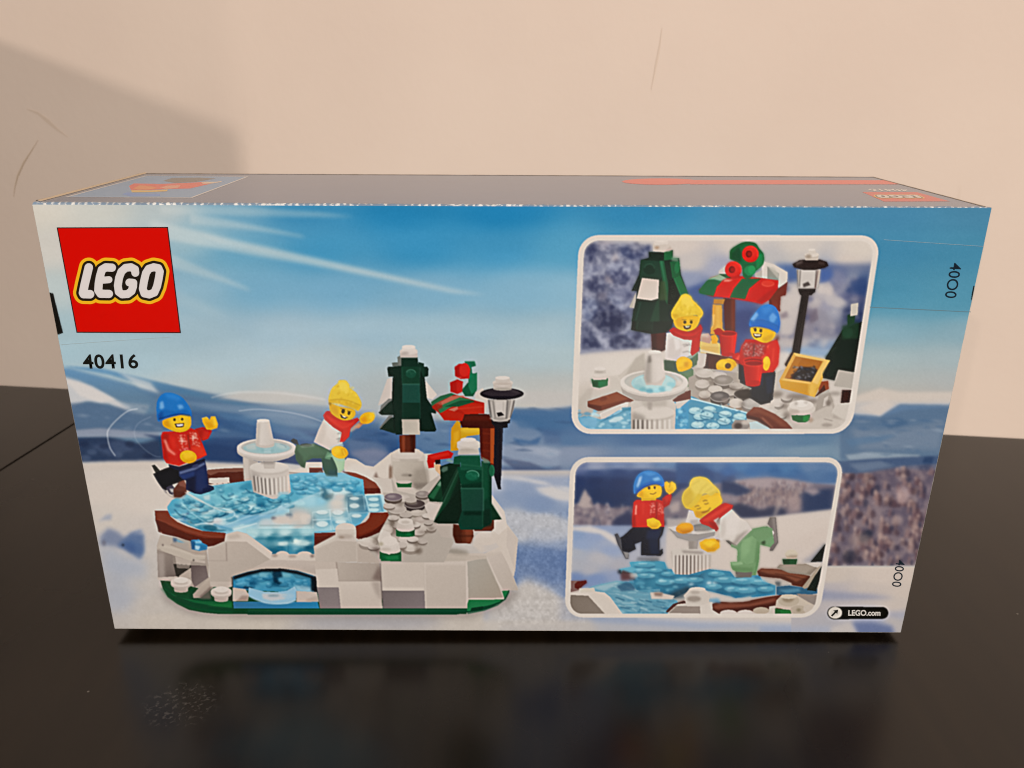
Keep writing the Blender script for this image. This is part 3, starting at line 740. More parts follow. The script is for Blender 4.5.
    for x, y, a, b in ((465, 320, 96, 50), (310, 545, 110, 60)):      # leafy round plates topped with snow
        P('%d %d %d %d %d %d %d %d' % (x - a, y - 20, x + a, y - 20, x + a, y + b * .9, x - a, y + b * .9), '0f5731', '0b4627', (x - a, y, x + a, y))
        E(x, y + b * .9, a, 14, '0f5a32')
        E(x + a * .35, y + b * .6, a * .3, 12, '23894b', op=.5, soft=.6)
        E(x, y - 26, a * .98, 32, 'cbbeb3')
        P('%d %d %d %d %d %d %d %d' % (x - a * .8, y - 100, x + a * .8, y - 100, x + a * .95, y - 26, x - a * .95, y - 26), 'bfb2a6', 'cdc1b6', (x - a, y, x + a, y))
        E(x, y - 100, a * .8, 36, 'd0c4b9')
        E(x, y - 92, a * .45, 16, 'b7aa9e', op=.7, soft=.4)
    P('205 530 215 625 425 628 420 510 400 560 320 580 230 560', '0f5731')
    P('250 575 390 565 395 610 280 620', '238a4c', op=.45, soft=.8)
    P('220 300 300 330 360 430 380 510 300 560 220 530 180 400', 'cfc3b8')
    E(300, 420, 80, 50, 'd6cabf', op=.9)
    E(215, 450, 24, 20, 'a3977f', soft=.6, op=.7)
    E(260, 505, 60, 16, 'b5a89a', soft=.6, op=.7)
    P('110 490 190 480 200 560', '5e4d45', op=.7, soft=1)
    Z(360, 440, 10.24)
    P('370 430 530 430 525 485 385 485', '0f5a30')
    E(450, 430, 80, 18, 'c3b6aa')
    # snow cap stud on the right wall peak
    Z(310, 530, 8.533)
    part_id('toy_picture')
    P('215 0 395 0 395 100 220 90', 'c6b8ac')
    E(305, -10, 88, 50, 'd3c7bb')
    P('218 -5 392 -5 395 60 218 60', 'cabdb0')
    E(300, 55, 70, 20, 'a9998c', soft=.8, op=.6)
    E(270, 62, 24, 10, '8b7664', soft=.6, op=.6)
    L('225 20 300 48 390 25', 8, 'b3a497', op=.6, soft=.5, s=True)
    # left snow studs on the base
    Z(150, 530, 8.533)
    for x, y in ((265, 445), (608, 525)):
        P('%d %d %d %d %d %d %d %d' % (x - 66, y + 10, x + 66, y + 10, x + 58, y + 75, x - 58, y + 75), 'a5968a', 'c0b1a4', (x - 60, y, x + 60, y))
        E(x, y + 75, 58, 14, 'b5a699')
        E(x, y + 14, 90, 44, 'b9aa9e')
        E(x, y, 90, 42, 'd0c2b6')
        E(x, y - 18, 60, 26, 'd8ccc1')
        L(ell(x, y - 2, 56, 18, 0, 20, 160, 10), 7, '9f8f83', op=.7, soft=.3)
    # -------------------------------------------------- fountain
    part_id('toy_picture/printed_fountain')
    Z(230, 410, 8.533)
    P('110 400 240 440 240 590 120 600', 'b4a89e')
    P('112 400 160 410 165 590 120 598', 'cbbfb4', op=.8, soft=.5)
    P('165 500 500 500 520 700 500 720 440 720 400 755 360 760 320 745 200 700', 'c9beb4')
    E(335, 490, 168, 52, 'd2c8be')
    P('180 520 260 560 250 700 200 700', '948a82', op=.6, soft=1.2)
    for i, x in enumerate((205, 235, 268, 300, 338, 376, 412, 446, 478)):
        b = 545 + 34 * (1 - ((x - 335) / 165) ** 2)
        d = (x - 335) * .04
        L([x, b + 10, x + 8 - d, b + 120 + 18 * (1 - ((x - 335) / 165) ** 2)], 13, ('5d544e', '6f655e', '5b524c', '5c534d', '6d645d', '8d837b', 'a89d93', 'b5aaa0', 'bdb2a8')[i], op=.85, soft=.25)
        L([x + 16, b + 10, x + 24 - d, b + 125 + 14 * (1 - ((x - 335) / 165) ** 2)], 14, 'ded5cb', op=.8, soft=.25)
    L(ell(335, 495, 160, 50, 0, 15, 165, 14), 10, 'a1968c', op=.5, soft=.6)
    P('415 700 500 700 510 720 440 735 400 755', '7cbdd2', op=.6, soft=.6)
    P('285 440 390 440 380 500 290 500', 'bdb2a8')
    P('250 430 390 430 370 465 270 460', '8f857e', op=.7, soft=.8)
    E(312, 350, 254, 86, 'b9aea5')
    P('58 320 120 400 240 440 400 438 500 410 560 350 566 320', 'bbb0a7')
    E(312, 335, 254, 82, 'c8bdb4')
    E(312, 322, 254, 80, 'd8cec5')
    E(312, 318, 218, 60, 'b5b3ad')
    E(312, 325, 200, 48, '9fb8b8')
    E(330, 330, 150, 34, '93b6b8', op=.8, soft=.4)
    P('130 300 220 290 225 340 150 335', 'c0c3bd', op=.7, soft=.8)
    E(440, 310, 50, 20, 'b3c3c0', rot=15, op=.8, soft=.5)
    L('430 290 465 300 480 320', 6, '5e7484', op=.7, soft=.3)
    L('130 300 200 268 300 258 400 262 480 290', 7, '9a928a', op=.5, soft=.4, s=True)
    P('290 330 350 330 350 360 290 360', 'c5d3d0', op=.8, soft=.4)
    E(320, 345, 60, 12, '7ea6aa', op=.5, soft=.4)
    E(300, 300, 78, 24, 'c3b8ae')
    P('230 90 335 85 380 290 340 312 260 312 218 290', 'd6ccc2', 'c3b8ae', (230, 200, 390, 200))
    E(282, 90, 54, 14, 'e0d7cd')
    P('228 110 260 110 250 300 220 290', 'b1a69c', op=.6, soft=.8)
    L('222 285 260 305 330 306 378 290', 7, 'a99e94', op=.6, soft=.4, s=True)
    # -------------------------------------------------- skater with yellow hat
    part_id('toy_picture/printed_figure#girl')
    Z(285, 375, 7.31)
    P('85 500 130 520 210 500 330 550 345 600 290 610 200 610 155 630 145 680 120 670 80 620 70 560', '3b5a43')
    P('90 520 215 510 320 550 300 580 180 590 140 640 100 610', '45664d', op=.8, soft=.6)
    P('85 545 130 600 140 680 118 668 80 615', '2f4a38', op=.8, soft=.5)
    E(155, 512, 44, 12, '23302a')
    P('40 480 60 462 90 475 100 510 60 500', '2f3438')
    P('110 515 210 500 215 520 120 530', '9fae9c', op=.5, soft=.5)
    P('265 610 345 590 380 660 385 745 300 740 280 690', '2f4f40')
    P('300 600 350 560 440 600 430 690 395 720 370 650 345 600', '9dbc95')
    P('350 600 430 590 425 680 395 715 372 640', 'a9c5a2', op=.8, soft=.6)
    P('320 690 380 700 385 745 310 740', '23475a', op=.5, soft=1)
    P('310 560 345 575 330 620 290 610', '6d9a76', op=.8, soft=.4)
    P('210 490 245 400 285 320 330 330 420 380 440 420 420 500 340 540 325 550', 'd3c6bb')
    P('215 488 290 330 330 340 270 510', 'c9bcb1', op=.8, soft=.8)
    P('290 330 370 370 420 400 400 470 350 500 300 440', 'dbd0c6', op=.6, soft=1)
    L('385 430 410 420 415 440', 5, '5c5350', op=.8, soft=.2)
    L('378 470 400 460 390 490', 5, '5c5350', op=.7, soft=.2)
    P('320 530 420 500 430 520 340 560', 'bdc9b3', op=.8, soft=.4)
    P('500 380 560 330 580 350 540 390', 'b66c40')
    P('460 400 540 350 560 370 480 420', 'c29a80', op=.8, soft=.5)
    P('278 295 300 265 330 262 400 300 470 330 530 310 545 330 480 390 470 450 430 490 400 490 415 420 350 380 290 325', 'b81e12')
    P('300 290 380 330 480 350 520 330 470 380 420 400 340 350', 'd42c1c', op=.9, soft=.5)
    P('430 390 480 380 465 450 420 490 402 488 420 430', 'c8281a')
    L('300 300 360 350 430 385 500 350', 8, 'e0452f', op=.5, soft=.5, s=True)
    P('330 210 400 230 500 250 515 290 480 325 420 330 360 300 330 265', 'd9a71a', s=True)
    P('340 225 420 240 500 262 490 310 440 326 400 300 350 270', 'e3b521', op=.9, soft=.6)
    P('335 225 380 235 400 300 350 280', 'c98f17', op=.7, soft=1)
    E(425, 265, 13, 17, '35240f', rot=10)
    E(468, 278, 10, 14, '35240f', rot=10)
    L('405 245 440 252', 5, '6b4412', op=.8)
    L('455 262 485 268', 5, '6b4412', op=.8)
    P('402 285 430 302 462 308 440 322 410 312', '3a1a10')
    P('412 294 440 304 452 308 432 312', 'e8dccf')
    P('318 190 322 150 345 95 385 60 395 40 440 38 470 70 475 95 520 130 555 190 560 225 535 262 500 245 440 225 380 205 330 205', 'e0bc35', s=True)
    P('325 185 400 180 500 200 548 230 535 260 480 240 400 212 330 208', 'd5a925', op=.9, soft=.5)
    P('390 50 440 42 465 75 470 130 420 120 380 90', 'ecd055', op=.8, soft=.9)
    rr = random.Random(8)
    for i in range(26):
        E(rr.uniform(345, 530), rr.uniform(80, 220), 8, 10, rr.choice(['efd566', 'cfa020', 'e8c840']), rot=rr.uniform(0, 60), op=.45, soft=.35)
    L('322 185 400 178 470 190 550 222', 7, 'b98a16', op=.7, soft=.3, s=True)
    P('318 195 340 205 335 225 318 215', '8c6610', op=.8, soft=.4)
    E(600, 315, 58, 42, 'e3ae1a', rot=-20)
    P('620 275 650 270 660 300 640 330 610 320', 'efc52f', op=.8, soft=.5)
    P('545 320 590 300 600 340 570 350', 'd98a14', op=.8, soft=.6)
    P('560 345 600 350 575 362', 'c78a1a', op=.8, soft=.3)
    E(400, 565, 62, 46, 'e5b21c', rot=15)
    P('345 545 390 525 410 560 370 590', 'efc62a', op=.8, soft=.6)
    P('410 540 440 530 466 575 440 600 415 580', 'd99d15', op=.8, soft=.4)
    L('425 550 440 590', 7, 'f0cf4a', op=.7, soft=.3)
    Z(260, 455, 7.314)
    P('410 140 440 115 500 150 560 150 620 120 660 150 660 190 560 200 420 190', '86bdd2', op=.6, soft=.5)
    # -------------------------------------------------- skater with blue hat
    part_id('toy_picture/printed_figure#boy')
    Z(140, 430, 10.24)
    P('120 365 150 355 200 410 210 430 160 440', '2b2a26')
    P('135 450 240 400 330 370 430 400 470 440 480 500 420 530 330 560 270 620 230 600 180 530', '0c0e14')
    L('150 460 210 560 270 640', 14, '2f3040', op=.6, soft=.4)
    P('265 590 330 560 350 590 360 680 300 650', '3a3545')
    P('300 600 345 600 350 640 320 640', 'cfc6bf', op=.85, soft=.3)
    P('330 655 355 650 360 680 340 680', 'd6cdc6', op=.85, soft=.3)
    P('340 610 400 530 450 510 480 580 475 650 420 690 350 690', '5e2f22')
    P('400 540 455 515 475 590 400 570', '7c4a3d', op=.9, soft=.4)
    P('350 620 470 630 470 660 400 695 340 690', '4a2015', op=.8, soft=.5)
    L('250 620 300 670 350 690 430 695 480 650', 9, '9a8d86', op=.8, soft=.3, s=True)
    P('400 380 660 290 680 380 690 470 700 560 755 580 760 610 720 630 620 660 560 650 470 610 470 520 400 470', '131c3c')
    P('560 420 670 350 685 480 700 560 640 640 570 620', '1d2c58', op=.8, soft=1.2)
    P('480 500 570 460 560 640 500 610', '0b1128', op=.8, soft=1)
    P('640 600 755 580 760 610 640 650', '0e1a3c', op=.9)
    P('400 430 560 380 660 330 670 350 560 410 410 455', '5f6b90', op=.9, soft=.4)
    P('400 460 560 415 560 470 440 510', '1f3366', op=.9, soft=.6)
    P('530 360 590 330 600 380 545 395', '343a5c', op=.8, soft=.3)
    P('290 350 400 375 660 290 670 310 400 420 300 380', '11152a')
    Z(140, 385, 10.24)
    P('640 430 700 440 740 470 700 550 640 575 600 520 560 450', 'a81c14')
    P('650 460 730 480 690 550 640 560', 'c4261a', op=.8, soft=.8)
    P('250 480 380 470 520 440 590 470 640 600 685 715 620 750 500 790 400 830 290 800', 'bf2114')
    P('520 640 630 610 680 715 560 770', 'd8381f', op=.9, soft=1)
    P('370 500 480 500 500 660 400 680', 'c9271a', op=.8, soft=1)
    P('215 520 230 480 280 478 360 520 380 640 420 700 420 800 350 820 270 800 240 750', 'c41f14')
    P('220 530 240 500 300 500 270 640 290 790 240 740', '9c150f', op=.8, soft=1)
    P('240 560 265 560 300 650 370 710 350 720 280 670', 'f0907a', op=.85, soft=.6)
    P('300 520 360 540 370 640 330 660', 'd6291a', op=.8, soft=1)
    L('490 510 510 650', 9, '6f2a20', op=.9, soft=.25)
    rr = random.Random(3)
    for i in range(70):
        k = i % 2
        u, v = rr.random(), rr.random()
        x = (385 + u * 85 + v * 25) if k == 0 else (515 + u * 70 + v * 30)
        y = (510 + v * 160) if k == 0 else (480 + v * 140 + u * 15)
        L([x, y, x + rr.uniform(-16, 16), y + rr.uniform(-12, 12)], 8, 'e9b9a5', op=.75, soft=.2)
    for x, y in ((430, 575), (545, 545)):
        L([x - 30, y, x + 30, y], 9, 'f0cdbb', op=.8, soft=.25)
        L([x, y - 30, x, y + 30], 9, 'f0cdbb', op=.8, soft=.25)
    P('230 370 270 345 500 290 520 330 525 400 500 450 440 480 370 480 300 455 240 420', 'e0ac18', s=True)
    P('280 360 480 310 510 350 500 430 420 460 340 440', 'ecc024', op=.8, soft=1)
    P('235 375 290 350 310 440 250 425', 'd08e14', op=.8, soft=1)
    E(353, 355, 13, 15, '3a250e')
    E(432, 350, 12, 14, '3a250e')
    P('355 398 450 390 448 425 420 435 370 432', '3a1f12')
    P('370 402 444 400 438 420 380 424', 'efe6dc')
    L('375 412 440 410', 3, '8a6a50', op=.6)
    P('178 360 170 200 200 120 260 80 340 85 420 120 470 170 510 230 530 290 520 325 500 300 400 300 300 330 220 365', '1d6fb9', s=True)
    P('190 300 250 250 360 270 470 250 525 290 520 320 400 298 300 320 200 358', '1560ab', op=.9, soft=.6)
    P('180 310 230 260 240 340 190 360', '0d4288', op=.8, soft=1)
    P('200 180 235 160 250 230 220 250 200 240', '7fb2dc', op=.75, soft=.8)
    P('380 205 430 200 450 235 400 250', '74aede', op=.75, soft=.6)
    P('250 90 340 90 420 130 400 160 280 130', '2f83cc', op=.7, soft=1)
    L('195 350 300 318 400 298 510 312', 12, '10284a', op=.7, soft=.4, s=True)
    P('635 340 680 325 700 340 710 360 730 320 770 320 800 400 790 440 730 460 680 455 640 380', 'e2aa1c')
    P('740 330 768 328 790 400 760 430', 'f0c63a', op=.8, soft=.5)
    P('660 380 720 380 760 430 700 450', 'd8940f', op=.8, soft=.7)
    L('635 345 680 330 700 345', 7, 'f3d65a', op=.8, soft=.3)
    E(495, 735, 88, 66, 'e3aa14', rot=10)
    P('430 690 520 680 560 730 460 760', 'f0c02a', op=.8, soft=.8)
    P('420 760 520 780 560 750 570 780 480 800', 'c98812', op=.7, soft=.8)
    # skate and trail
    Z(150, 455, 7.314)
    L('260 275 330 315 390 345', 9, 'd6d0c8', op=.85, soft=.2)
    P('385 300 440 290 440 330 400 330', 'c9d3d6', op=.7, soft=.6)
    # -------------------------------------------------- tree behind
    part_id('toy_picture/printed_tree#back')
    Z(370, 340, 6.4)
    P('188 610 290 605 290 720 190 722', '5a2415')
    P('205 610 225 610 225 720 205 720', '8a3f26', op=.8, soft=.4)
    P('255 610 290 610 290 720 262 720', '33120a', op=.8, soft=.5)
    P('110 250 140 240 140 380 50 420', 'c9bcb2')
    P('355 260 430 350 400 380 360 370', 'd4c7bb')
    P('70 420 120 375 150 375 140 475 60 475', '74746f')
    P('55 465 120 400 150 380 150 480 75 480', '16281f')
    P('60 560 120 485 145 480 145 565 80 575', '6a6b66')
    P('60 572 130 500 160 490 160 600 80 575', '14261d')
    P('145 240 350 240 365 380 425 575 415 587 320 585 320 605 165 605 150 560 150 470 140 380', '0c1d16')
    P('360 370 425 460 420 472 370 460', '0f241b')
    P('110 180 120 170 150 170 150 235 118 235', '0f231b')
    P('330 170 365 170 375 185 372 232 335 240', '10261d')
    P('140 145 200 140 200 165 145 170', '5b615a')
    P('175 110 200 95 205 160 180 160', '6b6e66')
    P('310 140 345 150 350 240 310 240', '143024')
    P('200 110 305 110 310 175 200 175', '0f2a1f')
    L('202 112 304 112', 5, '35584a', op=.8, soft=.2)
    P('195 170 310 170 318 285 205 285', '123626')
    P('150 170 200 165 205 590 165 600 150 400', '10241b')
    E(262, 215, 34, 28, '164432')
    L(ell(262, 213, 30, 24, 0, 200, 350, 10), 4, '4a7d68', op=.8, soft=.15)
    L('235 210 255 200 262 220 280 212', 3, '2d6650', op=.6, soft=.2)
    P('207 282 318 282 320 402 207 402', '184237')
    L('208 283 316 283', 5, '40705e', op=.8, soft=.2)
    P('207 402 320 402 322 505 208 508', '0e2c20')
    L('320 175 324 500', 4, '34604f', op=.7, soft=.2)
    L('205 180 208 500', 4, '234739', op=.7, soft=.2)
    P('322 190 345 250 365 380 420 575 325 580', '0e2119')
    L('335 250 360 370', 3, '2c4c3f', op=.6, soft=.2)
    P('203 508 316 508 320 605 208 605', 'b3a899', 'c3b7a8', (203, 508, 320, 605))
    L('205 510 316 510', 5, '8c8275', op=.7, soft=.3)
    P('190 70 210 60 300 60 305 110 195 112', 'cabdb3')
    E(248, 75, 58, 26, 'd2c6bc')
    P('205 45 290 42 292 72 206 74', 'd6cac0')
    E(248, 44, 43, 13, 'ddd2c8')
    P('192 85 250 95 305 85 303 112 195 114', 'bcafa5', op=.8, soft=.4)
    E(225, 85, 24, 10, 'a1938a', op=.6, soft=.5)
    Z(360, 440, 10.24)
    part_id('toy_picture')
    P('325 130 410 88 412 130 560 130 560 90 600 95 650 140 620 190 380 190 330 170', 'cfc2b6', op=.95)
    E(480, 160, 150, 34, 'cabdb1', op=.7, soft=.6)
    # -------------------------------------------------- kiosk
    part_id('toy_picture/printed_kiosk')
    Z(420, 355, 6.4)
    P('200 470 235 420 260 430 265 560 250 610 195 615', 'c68d17')
    P('215 500 250 480 250 540 215 600', 'd9a325', op=.8, soft=.6)
    P('260 465 390 460 380 510 300 520 265 560', 'c99a1d')
    E(320, 480, 60, 20, 'd9ae2c', op=.8, soft=.5)
    P('355 240 400 210 440 270 420 380 400 320 350 300', 'cbbeb2')
    P('380 460 480 440 480 700 470 730 390 660', '5c1a0d')
    P('450 470 475 470 475 700 450 690', 'a4481d', op=.9)
    P('385 470 400 470 400 640 385 620', '3f120a', op=.7, soft=.4)
    for y in (500, 560, 610):
        L([400, y, 450, y + 6], 4, '8a3016', op=.6, soft=.3)
    P('255 430 280 375 480 380 480 465 440 470 270 465', '3f130b')
    P('280 385 460 390 460 420 275 420', '54190f', op=.8, soft=.8)
    P('75 300 200 245 350 290 410 305 412 375 285 380 270 422 155 418 120 370 80 340', 'a81d10')
    P('70 300 130 262 200 242 225 252 110 305 75 330', '2d5e3e')
    P('100 310 235 255 255 262 140 318 110 340', '9c4a38')
    P('135 300 200 262 290 260 200 310 140 320', 'b0624c')
    P('110 345 150 315 255 270 330 285 185 340 130 375', '2f6a44')
    P('160 330 260 290 340 290 350 300 250 330', '1c4a2e')
    P('180 350 240 330 245 345 200 372', 'bb6852')
    P('75 330 110 310 150 330 110 360', '8f2616', op=.8, soft=.3)
    P('130 372 180 350 280 378 270 420 155 418', 'b02010')
    P('240 340 330 310 412 308 412 372 290 378 270 360', 'b42312')
    L('245 345 410 330', 6, 'd0432c', op=.6, soft=.4)
    P('265 225 320 160 365 110 365 220 340 265 290 265', '105034')
    P('310 120 365 115 362 230 330 250 310 200', '1a6b48')
    P('285 40 350 40 358 70 330 78 335 120 320 130 290 60', '1a6144')
    L('290 42 345 40 356 62', 6, '3d8a66', op=.7, soft=.3)
    L('362 120 362 220', 5, '2f8560', op=.7, soft=.3)
    P('222 75 250 55 300 55 322 90 315 150 260 155 225 135', 'b51b16')
    E(285, 95, 34, 44, 'c9241b')
    P('222 80 252 70 252 140 226 132', 'a01812', op=.8, soft=.3)
    P('192 175 240 155 275 170 270 235 240 250 195 235', 'a81913')
    P('235 160 275 170 265 240 235 245', 'bd211a', op=.8, soft=.3)
    L('228 150 260 145', 6, 'd88a80', op=.7, soft=.3)
    P('50 640 180 610 215 630 200 660 120 670 90 690 90 720 55 725 45 680', 'b3160f')
    P('55 650 180 620 190 640 80 665', 'd02a1c', op=.7, soft=.4)
    P('95 672 130 668 130 695 100 700', '23110e')
    P('90 700 130 700 150 740 130 768 100 740', 'cda57d')
    # -------------------------------------------------- lamp
    part_id('toy_picture/printed_lamp')
    P('480 430 535 430 530 500 520 768 515 830 520 860 500 860 470 760 475 560', '17141a')
    L('525 440 518 768', 6, '3b3c48', op=.7, soft=.3)
    P('455 410 578 410 575 435 560 440 560 465 535 468 480 460 460 440', '19161a')
    P('435 285 608 285 600 350 580 400 560 425 470 425 445 390', '9b928a')
    P('470 290 560 290 555 400 490 400', 'b8aea5')
    P('485 300 530 300 530 380 500 390 485 370', 'c7bdb4', op=.9, soft=.4)
    P('490 370 520 365 540 385 500 395', '231f20')
    for q, c, w in (('440 290 455 400', '4a4644', 8), ('470 290 480 410', '7d766f', 6), ('560 290 552 405', '4f4a48', 8), ('590 290 570 410', 'd6ccc2', 9), ('602 295 578 400', '3a3637', 6), ('455 300 470 400', 'd0c6bc', 7), ('545 295 540 400', 'd0c6bc', 6)):
        L(q, w, c, op=.8, soft=.25)
    L('450 405 510 425 575 408', 7, 'cfc5bb', op=.8, soft=.3, s=True)
    E(524, 248, 140, 38, '17121a')
    P('390 245 470 212 580 212 655 245 600 262 450 262', '2b2329')
    E(600, 230, 40, 8, '4a4145', rot=15, op=.6, soft=.5)
    P('470 180 590 180 586 220 470 220', 'bdb0a5')
    E(530, 218, 58, 10, 'a59a8f')
    E(530, 178, 66, 22, 'cfc3b8')
    P('482 145 575 145 578 175 484 175', 'c5b9ae')
    E(528, 146, 46, 12, 'd8cdc3')
    E(530, 185, 60, 10, 'a9998c', op=.5, soft=.4)
    # -------------------------------------------------- tree in front
    part_id('toy_picture/printed_tree#front')
    Z(415, 435, 6.4)
    P('370 560 505 540 505 600 490 615 380 615', '5b2717')
    P('245 570 370 590 375 650 355 695 260 692 243 640', '5c2918')
    P('320 600 370 600 365 690 330 690', '7d3b25', op=.7, soft=.6)
    P('245 570 300 590 300 690 262 690 243 640', '3a160c', op=.7, soft=.8)
    P('250 640 375 640 372 652 250 652', '3b170d', op=.5, soft=.3)
    P('80 390 170 270 210 290 210 420 180 430 95 425', '123320')
    P('85 395 170 285 180 300 120 410', '245c3b', op=.9, soft=.3)
    P('140 320 165 290 180 300 160 330', '7f9a84', op=.7, soft=.4)
    P('70 520 150 440 175 440 120 540 100 545', 'cabcb0')
    P('160 200 220 180 290 185 290 420 215 470 180 430 165 300', '0e2317')
    P('165 225 180 205 210 200 210 225 180 240', '55705f', op=.8, soft=.3)
    P('120 555 290 200 300 560 275 568 150 568', '0f2318')
    P('125 550 285 215 300 220 160 560', '144028', op=.7, soft=.6)
    L('125 555 287 205', 5, '3a6a50', op=.9, soft=.2)
    L('160 440 270 215', 4, '2d5a42', op=.7, soft=.2)
    P('485 430 555 540 485 545', '11301f')
    L('490 435 553 538', 4, '2f5c44', op=.7, soft=.2)
    P('425 165 480 170 490 230 492 560 430 600 425 300', '0c3222')
    P('430 180 470 180 470 400 430 430', '11482f', op=.8, soft=1)
    P('440 480 480 470 490 580 440 590', '0b2318', op=.8, soft=.6)
    E(492, 228, 18, 38, '175539')
    L(ell(490, 228, 16, 34, 0, 270, 450, 10), 4, '3f7d60', op=.7, soft=.2)
    P('425 140 470 160 485 180 440 180', '6f8672', op=.8, soft=.3)
    P('270 205 430 205 435 345 300 345', '0b3b27')
    P('120 555 270 360 300 345 300 568', '0e1f15', op=.9)
    P('290 205 425 205 430 225 290 225', '17513a', op=.8, soft=.4)
    P('280 320 430 300 430 345 295 350', '08271a', op=.8, soft=.6)
    E(368, 262, 46, 32, '0f4a33')
    E(364, 258, 40, 28, '12553b')
    L(ell(366, 256, 42, 28, 0, 220, 380, 10), 5, '5f9a80', op=.85, soft=.15)
    L('340 255 360 245 370 265 390 255 385 275', 4, '2b7658', op=.7, soft=.2)
    P('250 140 290 130 290 185 245 185', '134630')
    P('290 130 415 130 422 205 292 205', '124a33')
    L('292 133 415 133', 5, '3d7d5f', op=.8, soft=.2)
    L('250 182 425 203', 4, '3d7559', op=.5, soft=.2)
    L('432 170 430 590', 4, '3c7157', op=.8, soft=.2)
    P('292 340 438 340 440 485 300 485', '15402f', '173a2f', (300, 340, 430, 480))
    L('295 342 437 342', 5, '3b6c58', op=.8, soft=.2)
    L('438 342 438 485', 5, '3d705a', op=.8, soft=.2)
    P('300 485 430 485 432 605 290 605 275 560', '0f3527')
    P('310 490 425 488 425 515 312 515', '081f15', op=.8, soft=.5)
    P('195 165 215 150 245 165 240 180', '83a090', op=.8, soft=.4)
    part_id('toy_picture/printed_tree#front')
    P('280 60 400 55 412 120 275 125', 'c0b4a8')
    P('268 50 415 50 415 80 400 90 280 92 268 80', 'c9bdb1')
    E(342, 52, 74, 24, 'd0c4b9')
    P('290 30 390 28 392 55 292 56', 'd0c4b9')
    E(340, 30, 50, 14, 'dbd0c6')
    E(330, 96, 50, 10, 'a4978a', op=.6, soft=.5)
    P('280 100 405 95 412 128 275 128', 'b9ada0', op=.8, soft=.4)
    L('345 120 415 118', 5, 'e0d6cc', op=.5, soft=.4)
paint_toy()

def rquad(tl, tr, br, bl, r):
    c = [np.array(q, float) for q in (tl, tr, br, bl)]
    out = []
    for i in range(4):
        a, b, d = c[i - 1], c[i], c[(i + 1) % 4]
        u = (a - b) / np.linalg.norm(a - b)
        v = (d - b) / np.linalg.norm(d - b)
        p0, p3 = b + u * r, b + v * r
        p1, p2 = b + u * r * .42, b + v * r * .42
        for t in np.linspace(0, 1, 9):
            out.append(p0 * (1 - t) ** 3 + 3 * p1 * t * (1 - t) ** 2 + 3 * p2 * t * t * (1 - t) + p3 * t ** 3)
    return np.array(out)

INSET1 = ((578.9, 234.9), (881.3, 235.3), (851, 433.8), (570.6, 434)), ((584.5, 240.6), (874.6, 241), (845.3, 429), (577.2, 429))
INSET2 = ((570.4, 457), (845, 457.2), (819, 617.7), (564.4, 617.6)), ((576, 462.2), (839.4, 462.5), (813.7, 613.7), (569.8, 613.8))

def mottle(bb, dark, light, cell, seed, lo, hi, op, ax=1.0):
    x0, y0, x1, y1 = [int(v) for v in np.ravel(pts_of(bb))]
    S = ART[y0:y1, x0:x1]
    t = np.clip((noise(cell, seed, 3, ax)[y0:y1, x0:x1] - lo) / (hi - lo), 0, 1)[..., None]
    col = hexc(dark) * (1 - t) + hexc(light) * t
    m = op if _CLIP[0] is None else op * _CLIP[0][y0:y1, x0:x1, None]
    S += m * (col - S)

def cup(x, y, w, h, k=.72):
    P([x - w, y, x + w, y, x + w * k, y + h, x - w * k, y + h], '9c0f0a', 'd41e12', (x - w, y, x + w * .6, y))
    E(x, y + h, w * k, w * .22, 'b0140d')
    E(x, y, w, w * .3, 'c81d13')
    E(x + w * .05, y + w * .03, w * .86, w * .22, '8e0d09')
    L([x + w * .55, y + h * .15, x + w * .42, y + h * .85], w * .16, 'e2452f', op=.5, soft=.5)
    L(ell(x, y, w, w * .3, 0, 20, 160, 12), w * .09, 'dd3a28', op=.7, soft=.25)

